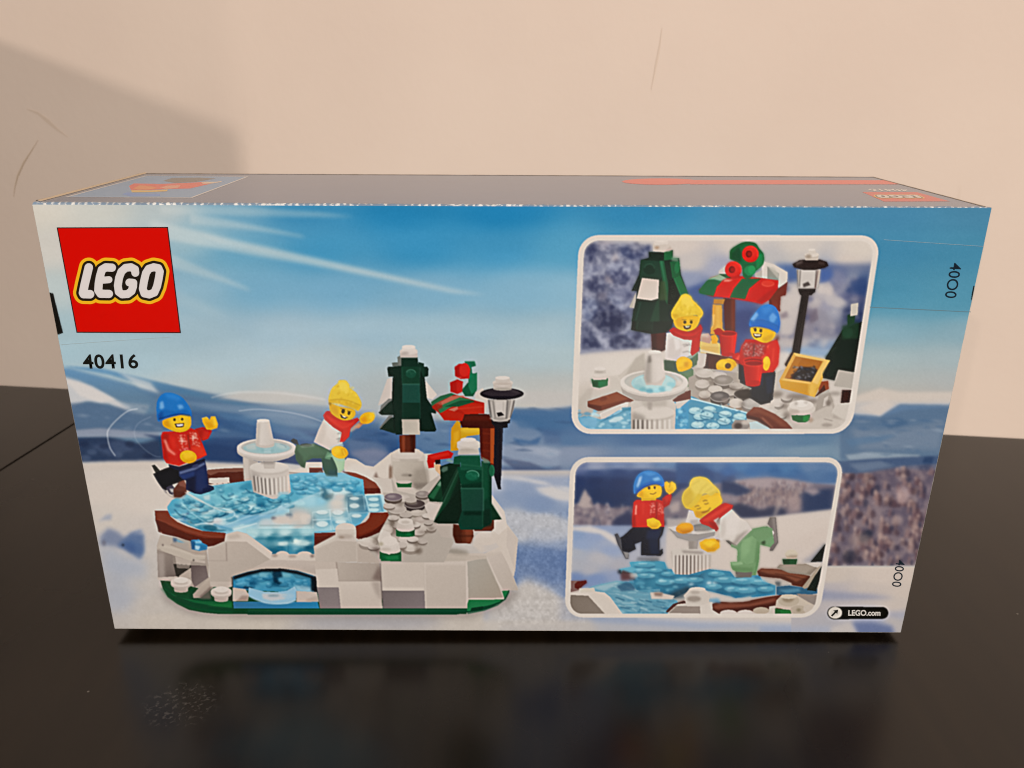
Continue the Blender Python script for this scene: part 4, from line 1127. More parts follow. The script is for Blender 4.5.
def paint_inset1():
    part_id('inset_picture#a/border')
    Z(0, 0, 1)
    P(rquad(*INSET1[0], 21), 'd9cdc1')
    part_id('inset_picture#a')
    inner = rquad(*INSET1[1], 15)
    P(inner, 'b9b2ae')
    clip(inner)
    wash("""590 245 c9beb6 640 245 cfc4bb 680 245 cfc1b6 740 245 cfc2b7 800 245 cdc1b6 860 248 d2c5b8 640 262 b9b2b4 690 262 c3b9b3 720 268 a2a3b2 770 262 b9b3b0 800 262 c3bab2 850 262 cfc1b5
      690 280 8e95ac 700 290 3e5488 735 300 4a5a86 760 280 7b82a0 795 275 6a7ea8 825 272 8f99ae 850 276 6f7d9a 690 310 3a4f84 715 320 2a3c70 745 320 33406f 790 300 c3b8b2 830 290 a5a3ac 855 290 3a4d78
      700 340 2b4076 720 350 2d447c 790 340 b9aeaa 830 330 a9a5aa 855 320 2c3c62 780 355 a6a5ac 790 362 6f93b8 810 360 6a8ab0 840 350 7f93b0""", (572, 232, 885, 440), 13, 8)
    # frosted trees, left and right, out of focus
    P('578 248 596 241 620 241 640 244 660 250 662 300 660 372 574 372', '8f90a0', op=.9, soft=3)
    clip(inner)
    Z(575, 230, 8.533)
    rr = random.Random(12)
    for q, c in (('80 180 120 130 200 95 250 100 190 190 130 280 90 270', '2b3050'), ('380 160 440 130 520 200 620 130 650 150 560 240 500 260 400 220', '333f66'),
                 ('200 100 320 95 300 150 220 170', 'a9a0a6'), ('310 260 340 200 370 210 360 260', 'c9b5ac'), ('80 300 170 290 200 360 90 420', '9a9cae'), ('300 290 520 280 540 380 420 420 300 360', '9da1b5'),
                 ('120 440 200 400 260 470 200 540 120 500', '2c2f4c'), ('250 400 320 400 330 450 270 450', 'c0aca6'), ('300 350 420 370 480 440 420 480 320 440', '3f4364'), ('330 500 480 500 470 620 360 560', '4a4f70'),
                 ('170 560 260 550 350 640 300 720 180 660', '23263f'), ('270 560 350 560 440 640 480 740 400 720 330 640', '9fa6bc'), ('70 600 180 600 190 740 80 760', '8f9ab4'), ('170 700 300 640 440 720 460 800 180 820', '262a48'), ('200 540 270 530 260 590 210 590', 'b5a9ac')):
        P(q, c, op=.85, soft=1.4, s=True)
    for i in range(90):
        E(rr.uniform(70, 560), rr.uniform(100, 760), rr.uniform(8, 26), rr.uniform(8, 22), rr.choice(['2e3352', '4a4d6c', 'a3a5b8', 'bdb3b3', '6f7490', '1f2340']), op=.5, soft=.8)
    Z(570, 310, 8.533)
    for q, c in (('180 100 260 20 420 10 480 120 440 180 330 200 240 160', '20243e'), ('130 180 170 170 260 260 270 320 120 320', '272d4c'), ('350 250 460 200 600 190 640 280 560 320 350 320', '262b48'),
                 ('200 180 300 200 320 320 270 300', 'a8a9b8'), ('460 190 540 200 520 240', '8a90ac'), ('600 230 680 230 680 310 590 310', 'a3a5b6')):
        P(q, c, op=.85, soft=1.1, s=True)
    mottle('60 -560 680 340', '23284a', 'b4b4c2', 4.2, 41, .36, .72, .42)
    Z(780, 230, 8.533)
    wash("""0 400 5a74a0 80 380 3f5c90 100 500 bfb4ae 40 640 b5a8a2 120 600 c9beb8 350 420 4d6291 380 380 3d568c 440 440 6a7294 370 500 c9beb6 430 560 bcb2b0 500 620 b9b2b2 470 700 a5a2aa 300 620 b5aaa8 330 740 8f8a94
      260 720 6d6474 400 640 9a96a4 560 420 6f7691 620 400 7f8598 700 420 44587f 720 500 2b3f6c 600 500 2e406c 560 560 575b7c 650 600 4c5070 700 640 3a4468 600 700 2b3558 660 740 1f2c52 480 480 5f6480 520 400 545f86""", '-90 250 900 960', 9, 6, .9, fe=9)
    for i in range(70):
        E(rr.uniform(10, 700), rr.uniform(420, 1000), rr.uniform(14, 40), rr.uniform(12, 34), rr.choice(['cabfb9', '8b8698', '4d5275', 'b3a9a9', '39456f', 'a39ca4']), op=.4, soft=1.1)
    P('600 440 740 400 740 560 620 540', '2c4270', op=.8, soft=1.5)
    P('330 350 430 340 460 380 400 440 350 440', '46609a', op=.8, soft=1)
    P('460 330 560 380 560 560 470 560 450 420', '8d8c9e', op=.6, soft=1.6)
    P('320 460 420 440 460 500 440 560 330 540', 'cfc2b9', op=.8, soft=1)
    P('380 580 520 570 560 620 500 660 400 640', 'bdb4b2', op=.8, soft=1)
    P('20 560 160 460 170 700 100 900 0 900 0 640', 'c9bdb5', op=.85, soft=1)
    P('0 720 60 690 70 740 10 760', '7f7078', op=.8, soft=.6)
    P('250 740 310 660 330 760 260 800', '6b5f6c', op=.8, soft=.8)
    # snow ground
    Z(0, 0, 1)
    P('570 356 590 353 640 349 690 346 700 352 740 360 790 352 840 350 870 350 860 440 570 440', 'd2c6bb', soft=1)
    wash('580 365 d3c8be 620 362 d5cabf 650 372 d0c4b8 600 400 c4b8ab 585 410 c0b3a6', (574, 354, 680, 430), 14, 10, .8, fe=3)
    P('770 356 800 347 830 352 846 360 840 372 770 372', 'd3c8be', op=.9, soft=1.2)
    P('783 350 800 347 845 352 845 358 800 356', '7f9dbe', op=.8, soft=1.2)
    # tree, left
    part_id('inset_picture#a/printed_tree#l')
    Z(570, 310, 8.533)
    P('690 180 820 170 815 340 770 360 700 340', '461912')
    P('700 180 740 180 740 340 700 340', '2f0f0b', op=.7, soft=.5)
    P('540 -10 880 -20 890 60 870 150 830 190 690 205 560 180 520 170', '101e17')
    P('560 -10 720 0 700 170 560 175', '14281e', op=.9, soft=.4)
    L('600 -10 570 160', 4, '2f5442', op=.7, soft=.3)
    L('720 0 700 190', 4, '284a3a', op=.6, soft=.3)
    Z(575, 230, 8.533)
    P('480 520 545 380 580 400 530 520', '15251d')
    P('462 660 520 530 520 670', 'b5aca0')
    P('560 255 630 235 700 240 760 180 835 170 835 240 890 240 905 380 970 550 1000 640 1000 780 480 780 520 600 540 440', '10251b')
    P('560 255 720 265 740 400 720 430 580 405 550 430', '163627')
    E(635, 335, 52, 46, '0f2a1e')
    L(ell(635, 330, 44, 40, 0, 190, 360, 12), 5, '3a6a52', op=.8, soft=.2)
    P('630 185 760 190 760 255 630 235', '0e2118')
    L('630 188 700 182 760 190', 5, '4a6356', op=.6, soft=.3)
    P('760 185 833 172 833 250 760 260', '175a33')
    P('720 265 760 262 800 500 790 640 770 600', '185232', op=.9)
    P('725 265 745 262 790 560', '2f7550', op=.7, soft=.3)
    P('810 270 890 265 900 390 830 410', '13532f')
    E(870, 320, 26, 52, '196a3d', rot=8)
    L(ell(868, 318, 22, 46, 8, 100, 280, 12), 5, '0c3b22', op=.7, soft=.2)
    P('830 225 890 240 880 270 820 262', '6f9a78', op=.8, soft=.5)
    P('840 410 900 390 970 550 900 560', '176236')
    L('845 415 905 565', 5, '3f8a5f', op=.6, soft=.2)
    P('800 420 840 420 900 570 830 640 790 640', '0a1810', op=.9, soft=.4)
    P('720 430 770 440 790 600 710 600', '3a4c2d', op=.8, soft=.6)
    P('572 408 718 425 710 585 650 602 525 585', 'cdbcae', 'd6c8bb', (560, 420, 640, 600))
    P('480 780 530 590 650 605 710 590 700 780', '122a20')
    P('640 780 700 600 720 600 720 780', '1d3f2c', op=.8, soft=.4)
    L('560 620 520 770', 5, '2f5a48', op=.7, soft=.2)
    P('665 120 690 105 800 110 835 165 760 190 665 182', 'cbbdb0')
    P('670 100 790 90 800 120 680 130', 'd5c8bc')
    E(735, 92, 58, 14, 'dccfc3')
    E(700, 150, 20, 12, '9d7a5c', soft=.5, op=.7)
    P('810 140 835 165 800 185 770 180', 'b9ab9d', op=.8, soft=.3)
    # kiosk
    part_id('inset_picture#a/printed_kiosk')
    Z(650, 285, 8.533)
    P('625 110 725 120 725 400 640 400', '4f190f')
    P('690 120 725 120 722 390 690 400', '6f2c18', op=.8, soft=.5)
    P('420 480 600 510 600 600 430 580', 'd3ab5c')
    P('425 480 540 470 600 500 590 530 440 520', 'dcb96a')
    P('420 545 600 590 700 600 700 615 600 605 430 572', 'd8cbb0', op=.9, soft=.3)
    P('480 580 600 600 640 610 700 620 700 740 460 720', '45170f')
    P('600 605 680 615 640 740 600 740', '5e2b16')
    P('410 575 485 590 470 700 400 680', 'c8bbb0')
    P('470 690 500 640 500 720 450 710', '33120c', op=.8)
    P('535 165 615 170 620 370 640 390 560 420 515 420 520 360 540 340 530 260', 'cf9432')
    P('545 120 640 120 625 165 540 160', 'b57a2b')
    P('560 180 600 180 600 380 560 390', 'e0ad4a', op=.8, soft=.6)
    P('535 250 555 250 545 340 520 380 515 410', 'e3bd6e', op=.8, soft=.4)
    P('540 390 580 365 630 400 600 430', 'a5130d')
    Z(680, 230, 8.533)
    P('720 270 800 290 920 360 915 470 840 490 740 430 700 400', 'd3c7bb')
    P('745 310 845 370 840 440 745 420', '8e8b80')
    P('745 310 800 320 845 375 840 420 780 350', 'bdb5a8', op=.8, soft=.4)
    P('700 270 725 270 715 420 695 420', 'd8cdc2')
    P('640 370 700 340 700 420 640 410', 'b5ab9f')
    P('330 350 400 290 400 380 330 380', 'c9beb5')
    P('915 465 920 440 850 490 760 560 760 640 860 680 850 700 850 560 900 560', '5a1c10')
    P('760 560 915 450 905 550 860 570 850 700 790 640', '6d2313')
    P('160 510 260 405 350 375 700 410 840 430 835 500 760 600 700 632 640 620 420 580 280 570 165 540', 'b3170f')
    P('160 515 225 435 270 405 360 430 320 480 285 565 200 550 165 540', '0f5a33')
    P('230 420 340 375 420 400 350 435 290 420', '8fb89a', op=.9, soft=.3)
    P('330 375 400 375 440 410 390 408', '0f4f2c')
    P('290 560 315 480 400 420 530 410 480 480 420 580', 'c91a10')
    P('380 420 450 425 420 440 370 440', 'e2a48f', op=.7, soft=.4)
    P('425 575 460 500 530 415 690 415 590 500 555 590', '0d5630')
    P('555 590 590 500 700 420 840 430 835 490 700 630', 'c3160e')
    E(750, 455, 54, 28, 'd3301f')
    L(ell(750, 455, 54, 26, 0, 10, 170, 12), 6, 'ee7a5c', op=.6, soft=.3)
    P('760 520 840 490 700 632 640 620', 'a8120b', op=.9, soft=.6)
    P('425 240 430 170 500 120 560 100 640 110 680 160 715 210 710 290 640 360 600 410 540 400 520 300 430 250', '0e5a30', s=True)
    P('440 200 500 140 530 200 520 280 440 250', '0a3f22', op=.9, soft=.8)
    P('650 210 710 200 710 290 650 350', '158045', op=.8, soft=.6)
    E(595, 345, 52, 46, '117a45')
    E(612, 340, 32, 36, '1a9150', op=.8, soft=.3)
    L(ell(595, 345, 50, 44, 0, 120, 280, 12), 6, '0a4a28', op=.8, soft=.2)
    for x, y in ((600, 205), (455, 338)):
        E(x, y, 72, 72, 'c2140d')
        P(ell(x, y, 72, 72, 0, 15, 375, 8), 'cf1a11')
        E(x + 10, y - 20, 50, 40, 'e23222', op=.5, soft=1)
        E(x - 12, y, 27, 30, '6e0805')
        E(x - 6, y, 18, 20, '9c0f0a', soft=.3)
        L(ell(x, y, 64, 64, 0, 20, 120, 12), 8, '8f0e09', op=.6, soft=.3)
        L(ell(x, y, 64, 64, 0, 240, 380, 12), 7, 'ef5a44', op=.6, soft=.3)
    # lamp
    part_id('inset_picture#a/printed_lamp')
    Z(780, 230, 8.533)
    P('185 540 250 540 168 1060 185 1095 60 1150 70 1100 98 1060', '1d1412')
    L('235 560 190 820 150 1060', 8, '3f3632', op=.6, soft=.4)
    P('155 500 305 500 300 530 280 545 270 558 175 558 165 540 158 520', '201614')
    L('165 505 300 505', 6, '4d4440', op=.6, soft=.3)
    P('140 335 350 335 330 500 155 500', 'a59c96')
    P('175 345 305 345 295 490 170 490', 'c6bcb3')
    P('195 460 240 440 260 470 200 490', '3a302d', op=.85, soft=.4)
    for q, c, w in (('150 340 150 490', '3c3430', 6), ('175 345 165 480', '4d443f', 6), ('310 345 300 490', '4a3d38', 7), ('335 340 318 490', 'd8cdc3', 8), ('160 345 158 490', 'd0c6bc', 6), ('325 345 300 500', '5c3026', 5)):
        L(q, w, c, op=.8, soft=.25)
    P('105 290 170 255 340 250 400 270 415 305 380 325 300 340 200 340 120 320', '241614')
    P('130 280 200 255 190 280 140 300', '6f625c', op=.7, soft=.5)
    P('330 258 390 275 370 300 330 290', '4a3833', op=.6, soft=.6)
    P('210 215 330 215 325 258 215 258', 'bfb0a2')
    E(272, 210, 62, 20, 'd5c8bb')
    P('245 165 300 165 310 205 240 205', 'cfc2b5')
    E(272, 168, 30, 10, 'dbcfc3')
    E(245, 225, 24, 18, '8d7a68', soft=.6, op=.7)
    # tree, right
    part_id('inset_picture#a/printed_tree#r')
    Z(760, 330, 7.317)
    P('600 0 740 -60 780 -60 700 310 570 295 545 370 450 350 480 200', '0e1c15')
    P('600 -30 720 -60 725 60 600 70', '16321f', op=.9, soft=.6)
    E(640, 20, 40, 40, '1b3b27', soft=.5)
    L('550 130 470 200', 5, '27402f', op=.7, soft=.3)
    P('640 -110 700 -130 690 -50 640 -30', '1b3a26')
    P('665 -190 720 -200 715 -110 660 -100', 'c5bbae')
    P('575 290 690 310 670 430 540 410', 'b3a99d')
    P('600 440 670 440 655 530 590 535', '33130c')
    # girl
    part_id('inset_picture#a/printed_figure#girl')
    Z(650, 285, 8.533)
    P('120 640 240 650 410 560 410 640 370 690 370 860 250 880 120 720', '4a6247')
    P('230 700 370 680 370 850 290 880', '5f7a58', op=.9, soft=.6)
    P('120 640 230 660 230 740 130 720', '33493a', op=.9, soft=.5)
    P('360 600 410 570 400 680 370 700', '55694e')
    P('430 420 500 410 530 450 510 500 430 480', 'b98f7c')
    P('440 400 500 420 500 450 440 440', 'd0bdb0', op=.7, soft=.5)
    P('520 430 560 420 585 460 570 500 530 500', 'e0a021')
    P('140 410 200 400 350 440 420 480 410 560 350 600 240 650 130 630 130 540', 'd6cbc3')
    P('160 470 200 440 260 460 270 560 240 650 150 620', 'c9bdb5', op=.8, soft=.8)
    P('200 450 250 470 260 540 220 560', 'e0d6cf', op=.8, soft=.6)
    for q in ('280 510 310 505 320 515', '290 525 330 510', '280 575 320 565 340 575', '330 500 345 515'):
        L(q, 5, '6b625e', op=.8, soft=.25)
    P('240 650 350 600 410 560 410 575 360 620 260 670', 'c2c4b4', op=.7, soft=.3)
    P('160 390 200 360 260 380 330 400 400 360 430 330 450 370 430 440 420 560 360 605 345 580 360 470 290 465 200 430', 'b01710')
    P('180 385 290 420 380 410 430 380 420 430 330 450 240 430', 'c8241a', op=.9, soft=.6)
    L('190 400 280 440 370 440 425 400', 6, '7d0d09', op=.6, soft=.4, s=True)
    P('370 460 420 440 412 550 360 595', 'bd1c14', op=.9, soft=.4)
    P('205 280 300 260 420 270 415 330 380 375 320 395 250 380 210 345', 'e3b01e', s=True)
    P('215 285 290 270 280 370 230 350', 'd79a19', op=.8, soft=.8)
    E(298, 317, 13, 14, '3a2a0e')
    E(352, 317, 11, 13, '3a2a0e')
    L('275 297 310 295', 5, '7c5a12', op=.8)
    L('340 298 368 300', 5, '7c5a12', op=.8)
    P('282 345 320 355 352 340 345 370 315 382 292 372', '4a2413')
    P('300 350 340 348 335 362 305 364', 'd9cfae', op=.9)
    P('310 345 345 338 340 352 315 355', '7d8a45', op=.7)
    P('178 250 190 210 240 130 270 85 310 75 350 95 370 130 430 190 455 240 430 285 400 260 330 265 250 275 215 300 190 290', 'e2bd2e', s=True)
    P('260 110 310 80 350 110 380 170 320 190 270 170', 'efd052', op=.8, soft=1)
    P('190 250 250 245 240 280 200 290', 'd0a01d', op=.8, soft=.8)
    for i in range(30):
        E(rr.uniform(235, 400), rr.uniform(150, 255), 9, 11, rr.choice(['f0d45c', 'd2a622', 'e8c63c']), rot=rr.uniform(0, 60), op=.4, soft=.35)
    L('185 250 260 262 340 262 430 250 450 240', 7, 'b98c18', op=.55, soft=.5, s=True)
    P('230 640 280 610 350 640 360 690 330 720 250 740 225 690', 'e6ae17', s=True)
    P('240 640 300 620 340 650 290 690 240 700', 'efc22a', op=.8, soft=.6)
    P('290 660 330 650 320 700 290 690', 'c98510', op=.7, soft=.6)
    # boy
    part_id('inset_picture#a/printed_figure#boy')
    Z(680, 310, 8.536)
    P('500 480 560 500 760 520 810 520 800 770 640 790 560 740 500 600', '11151f')
    P('640 560 800 530 790 760 660 760', '161d2e', op=.9, soft=1)
    P('440 720 560 670 640 690 620 760 460 770', '201a18')
    P('560 250 620 250 760 270 830 250 850 320 840 460 800 530 700 540 520 490 490 420 520 320', 'b8170e')
    P('740 300 820 250 850 330 835 480 760 530 720 470', 'd02113', op=.9, soft=.6)
    P('740 310 800 270 760 300 750 330', 'ee6048', op=.8, soft=.4)
    L('800 330 790 440', 10, 'ef5b42', op=.6, soft=.5)
    P('520 300 560 270 640 285 740 300 700 400 540 410', 'a8322c', op=.9, soft=.6)
    for i in range(130):
        x, y = rr.uniform(545, 715), rr.uniform(285, 395)
        L([x, y, x + rr.uniform(-12, 12), y + rr.uniform(-10, 10)], 6, rr.choice(['d8c0b8', 'c9a8a0', '6b2a28', '8f4a48']), op=.7, soft=.2)
    L('635 300 625 390', 9, '3a1414', op=.7, soft=.4)
    P('440 380 500 360 520 400 490 440 450 420', 'c01a10')
    P('470 420 510 380 500 440 480 450', 'ee5a40', op=.7, soft=.3)
    P('420 400 500 430 560 500 500 470', '8a1009', op=.8)
    E(420, 475, 64, 62, 'e3ab16')
    E(405, 460, 36, 30, 'f2c62c', op=.8, soft=.6)
    E(412, 478, 24, 22, '6b3d0c')
    P('430 450 470 440 480 500 440 520', 'd39412', op=.8, soft=.5)
    L('358 480 375 430 420 415', 9, 'f4d045', op=.6, soft=.4, s=True)
    P('605 150 690 140 800 170 815 210 780 260 720 280 640 250 610 210', 'e9b717', s=True)
    P('620 160 690 150 700 250 640 240', 'f1c425', op=.8, soft=.8)
    P('700 240 800 200 780 265 720 280', 'cf9611', op=.7, soft=.8)
    E(643, 170, 12, 14, '3a240c')
    E(690, 178, 12, 14, '3a240c')
    L('625 160 650 152', 5, '5a380c')
    L('680 160 705 165', 5, '5a380c')
    P('622 200 700 205 690 230 650 240 630 225', '4d2a10')
    P('632 205 695 210 680 222 640 222', 'eadfc0')
    P('840 210 850 260 800 250', '4a1810', op=.8, soft=.5)
    P('590 130 600 80 650 10 690 -30 760 -50 820 -20 850 60 855 130 835 195 800 180 740 155 660 142 610 145', '2470bd', s=True)
    P('600 90 700 80 830 130 850 100 840 180 760 155 660 140 600 140', '1c62b0', op=.9, soft=.6)
    P('600 80 650 15 670 40 630 100', '86b4dc', op=.8, soft=.7)
    P('760 60 790 20 830 60 800 110 770 100', '6ea8dc', op=.75, soft=.7)
    P('690 -20 760 -45 800 0 720 40', '3a85cc', op=.7, soft=1)
    L('595 95 690 85 780 110 850 150', 5, '154f94', op=.6, soft=.4, s=True)
    L('605 145 680 142 760 160 810 182', 8, '10315f', op=.6, soft=.5, s=True)
    E(735, 460, 32, 58, 'e9b015')
    E(730, 440, 18, 36, 'f4cb30', op=.8, soft=.5)
    # the red cups in their hands
    part_id('inset_picture#a/printed_cup#l')
    cup(410, 200, 78, 180)
    P('290 170 340 155 370 180 350 220 300 210', 'a5130d')
    part_id('inset_picture#a/printed_cup#r')
    cup(622, 430, 88, 205)
    P('690 400 740 370 735 390 705 420', 'e2452f', op=.8, soft=.3)
    # cobbles
    part_id('inset_picture#a/printed_cobbles')
    Z(650, 285, 8.533)
    P('380 700 460 720 650 740 760 680 770 780 380 800', 'b9ada1', op=.9, soft=.6)
    E(640, 690, 78, 60, 'e0a918')
    E(625, 675, 44, 30, 'f0c32c', op=.8, soft=.6)
    E(665, 690, 26, 24, '5a340c')
    Z(700, 345, 8.533)
    P('-80 190 60 200 340 230 340 330 440 370 440 480 660 480 640 330 1100 380 1150 520 1100 900 -200 800 -120 460 0 470 400 570 300 560', 'b3a79b')
    P('-100 280 60 200 330 240 340 320 440 370 470 500 390 570 0 470 -100 440', 'a4988c')
    P('640 240 720 200 1000 430 1100 460 1200 700 1000 900 560 760 480 520 620 500', 'bfb3a7')
    cobs = [(40, 240, 76, 36, 'c0b4a9', '8b7f74'), (160, 260, 70, 34, 'c4b8ad', '8b7f74'), (200, 300, 84, 44, '8e8379', '6a5f56'), (20, 330, 60, 36, 'c0b4a9', '8b7f74'), (130, 375, 60, 32, 'c6baae', '8b7f74'), (250, 400, 60, 30, 'b5a99e', '7b6f65'),
            (310, 345, 60, 26, 'b0a499', '83776c'), (380, 420, 90, 42, '4b4039', '362d28'), (40, 420, 50, 32, 'bdb1a5', '8b7f74'), (170, 440, 82, 44, '5b5350', '3f3835'), (310, 495, 66, 40, 'c9bdb1', '8f7d6e'), (440, 500, 84, 44, 'aaa29a', '837a73'),
            (660, 490, 56, 36, 'cdc1b6', '958a80'), (570, 530, 66, 34, 'c9bdb2', '958a80'), (740, 440, 50, 32, 'c3b7ac', '8a7e74'), (610, 570, 60, 34, 'c6baaf', '958a80'), (690, 590, 50, 30, 'c0b4a8', '8a7e74')]
    for x, y, a, b, t, d in cobs:
        cyl(x, y, a, b, b * .75, d, t, rim='d9cfc6')
        E(x - a * .15, y - b * .2, a * .5, b * .4, 'e0d6cd', op=.25, soft=.5)
    P('180 460 240 450 250 500 200 500', '8d7d74', op=.7, soft=.6)
    for x, y, a, b in ((110, 320, 40, 20), (270, 370, 40, 20), (60, 460, 50, 16), (360, 510, 20, 30), (540, 490, 30, 16), (640, 420, 70, 26), (830, 440, 100, 26), (720, 520, 30, 24), (740, 600, 30, 30), (950, 480, 60, 20)):
        E(x, y, a, b, '65574d', op=.6, soft=1.2)
    part_id('inset_picture#a/printed_figure#boy')
    P('330 160 370 180 380 320 330 290', '14161f')
    P('540 250 645 235 635 330 620 400 600 490 520 510 440 460 400 440 430 380 540 340', '0f141d')
    P('560 270 640 245 620 400 570 420', '182133', op=.9, soft=.8)
    P('300 400 420 370 440 440 380 470 330 450', '2b211c', op=.9, soft=.8)
    part_id('inset_picture#a/printed_cup#r')
    cup(455, 155, 86, 165)
    part_id('inset_picture#a/printed_figure#boy')
    E(570, 150, 30, 54, 'e9b015')
    E(566, 132, 17, 32, 'f4cb30', op=.8, soft=.5)
    # crate
    part_id('inset_picture#a/printed_crate')
    Z(760, 330, 7.317)
    P('430 380 500 370 505 430 430 470', '8c3f1e')
    P('400 490 470 400 480 440 420 480', '4a2013')
    P('230 160 270 175 265 190 190 270 180 250', '3f2a20')
    P('248 165 515 222 455 310 460 350 400 492 155 425 140 370', 'd6a24c')
    P('262 190 460 225 375 382 180 355', '7a3d18')
    P('262 190 460 225 430 290 290 262 270 300 190 355 180 352', 'a8641f')
    P('262 190 310 200 220 350 180 355', 'b06f27')
    P('240 330 290 270 400 270 420 300 380 380 230 358', '2b2320', soft=.5)
    for i in range(40):
        x, y = rr.uniform(235, 410), rr.uniform(265, 365)
        if x < 440 - (y - 250) * .6:
            L([x, y, x + rr.uniform(-22, 22), y + rr.uniform(-12, 12)], 8, rr.choice(['17151a', '3a3a42', '6b6d74', '2a262a', '8f9098']), op=.75, soft=.25)
    P('140 370 180 355 375 382 360 480 400 492 155 425', 'd09a35', 'c58a26', (160, 360, 380, 480))
    P('150 365 182 352 378 382 370 395 190 372', 'e6bd6c', op=.9, soft=.3)
    P('375 382 462 225 515 222 455 310 462 350 400 492 360 480', 'dba945')
    P('380 380 470 225 510 224 420 400', 'e8c070', op=.8, soft=.4)
    P('410 480 455 350 440 400 415 430', 'b57c22', op=.8, soft=.5)
    P('248 165 515 222 460 228 262 192', 'e3ba6a')
    P('355 390 400 400 395 485 350 470', 'e3b452', op=.7, soft=.8)
    # rocks lower right
    part_id('inset_picture#a/printed_rocks#r')
    P('430 470 510 460 540 520 480 560 400 600', 'a3978b', op=.9, soft=.4)
    P('470 500 500 480 490 550 460 560', 'c9bdb2')
    E(500, 535, 20, 22, '7a6d63', soft=.6, op=.8)
    E(550, 465, 40, 14, '857a70', soft=.8, op=.7)
    P('545 560 590 535 655 530 620 670 530 660 525 600', 'cbc0b4')
    P('530 610 580 640 620 665 530 655', 'a99d91', op=.8, soft=.5)
    P('300 690 480 640 640 660 640 730 230 730', 'c6baae', op=.8, soft=.8)
    E(490, 695, 40, 14, '8f8378', op=.6, soft=.6)
    L('470 650 530 665', 6, '857a6f', op=.7, soft=.4)
    # snow capped leafy plate, right
    Z(700, 345, 8.533)
    P('780 600 940 595 935 640 900 660 840 660 790 640', '0f5a2e')
    P('880 605 935 600 920 650 880 655', '20873f', op=.8, soft=.4)
    E(865, 545, 120, 56, 'cdc1b5')
    E(865, 515, 104, 44, 'd6cbc0')
    E(865, 500, 62, 30, 'ded4ca')
    E(820, 500, 14, 16, 'a3968a', op=.7, soft=.5)
    E(905, 490, 18, 12, 'b5a89c', op=.7, soft=.5)
    E(800, 570, 50, 22, 'a9998c', op=.6, soft=.8)
    E(945, 640, 22, 22, 'a08a72', op=.7, soft=.5)
    # ice and rim
    part_id('inset_picture#a/printed_pond')
    P('-160 430 -60 440 0 468 60 485 390 570 400 610 390 720 -400 720 -300 560', '3f93b8')
    P('-100 445 0 468 400 572 400 585 0 482 -100 460', 'b4d4dd')
    for row, (x0, y0) in enumerate(((-40, 560), (80, 550), (215, 590), (0, 610), (60, 600), (205, 650), (340, 610), (-20, 680), (110, 690), (330, 640))):
        E(x0, y0 + 12, 58, 30, '26769c', op=.8, soft=.4)
        E(x0, y0, 56, 30, '8fc6d6')
        E(x0 - 4, y0 - 8, 40, 16, 'b9dde2', op=.8, soft=.4)
    for q in ('0 545 150 580 260 620 390 650', '0 600 160 640 300 690'):
        L(q, 8, '1d658c', op=.7, soft=.4)
    for i in range(46):
        E(rr.uniform(-30, 380), rr.uniform(500, 715), rr.uniform(6, 18), rr.uniform(4, 9), rr.choice(['2a7ea6', 'a4d3de', '4fa6c6', '1d6a92', 'cfe4e6']), op=.6, soft=.35)
    L('180 500 200 540', 8, 'd9e6e6', op=.7, soft=.4)
    P('270 680 300 640 400 640 430 690 400 720 270 715', '8d8580')
    E(325, 690, 34, 26, '3b2b28', soft=.5)
    E(390, 660, 36, 20, 'c9bfb6', op=.8, soft=.5)
    P('420 660 560 640 620 690 640 720 430 718', 'b9cdd0')
    P('395 590 460 530 520 535 640 590 740 660 790 715 600 715 520 650 400 625', '6a2513')
    P('400 585 460 530 520 535 640 592 740 665 780 710 700 700 600 620 500 580', '813a22', op=.85, soft=.5)
    P('395 595 500 620 600 690 620 715 560 690 480 645 400 625', '451209', op=.9, soft=.4)
    L('470 545 600 600 700 670', 5, 'a85c40', op=.5, soft=.5)
    L('530 620 580 670 620 712', 10, 'c08468', op=.7, soft=.5)
    # left foreground
    part_id('inset_picture#a/printed_rocks#l')
    Z(570, 355, 8.533)
    P('70 420 100 330 180 250 330 180 420 170 520 80 560 20 640 -20 660 200 500 400 200 520 60 540', 'c6bbaf')
    P('440 230 520 90 560 30 630 -20 640 120 500 260', 'b0a598', op=.8, soft=.6)
    P('75 380 150 290 200 280 170 400 160 470 70 480', 'b9ada1', op=.8, soft=.8)
    P('60 480 180 470 200 540 70 550', 'a99d92', op=.7, soft=.6)
    L('330 185 400 180 440 230', 8, 'd4c9be', op=.6, soft=.5)
    P('180 205 325 200 320 260 250 282 195 270', '0f5a34')
    P('240 225 320 210 315 260 250 278', '177043', op=.8, soft=.4)
    P('180 205 190 225 240 228 235 270 200 268', '0b4226', op=.8, soft=.4)
    P('185 165 325 160 310 210 200 215', 'cabfb3')
    E(250, 158, 74, 30, 'd2c7bc')
    P('215 115 300 110 310 155 205 158', 'c6bbb0')
    E(255, 118, 50, 18, 'd9cec4')
    E(250, 145, 40, 12, 'a59a8f', op=.6, soft=.5)
    P('150 390 240 430 500 400 480 540 265 550 160 500', 'b5a99d')
    P('250 500 430 420 500 400 490 470 270 550', 'd8cdc3')
    part_id('inset_picture#a/printed_pond#l')
    P('60 535 160 520 260 550 440 470 540 440 540 640 60 640', '5fa6c6')
    for i in range(50):
        E(rr.uniform(70, 530), rr.uniform(470, 635), rr.uniform(10, 40), rr.uniform(6, 16), rr.choice(['8fc6dc', '3f8fb8', 'b9dfe8', '2f7aa6', '74b5d2', '5aa0c4']), rot=rr.uniform(-35, 10), op=.6, soft=.4)
    P('330 560 380 530 440 520 460 545 390 575 340 575', 'c3dde4', op=.85, soft=.3)
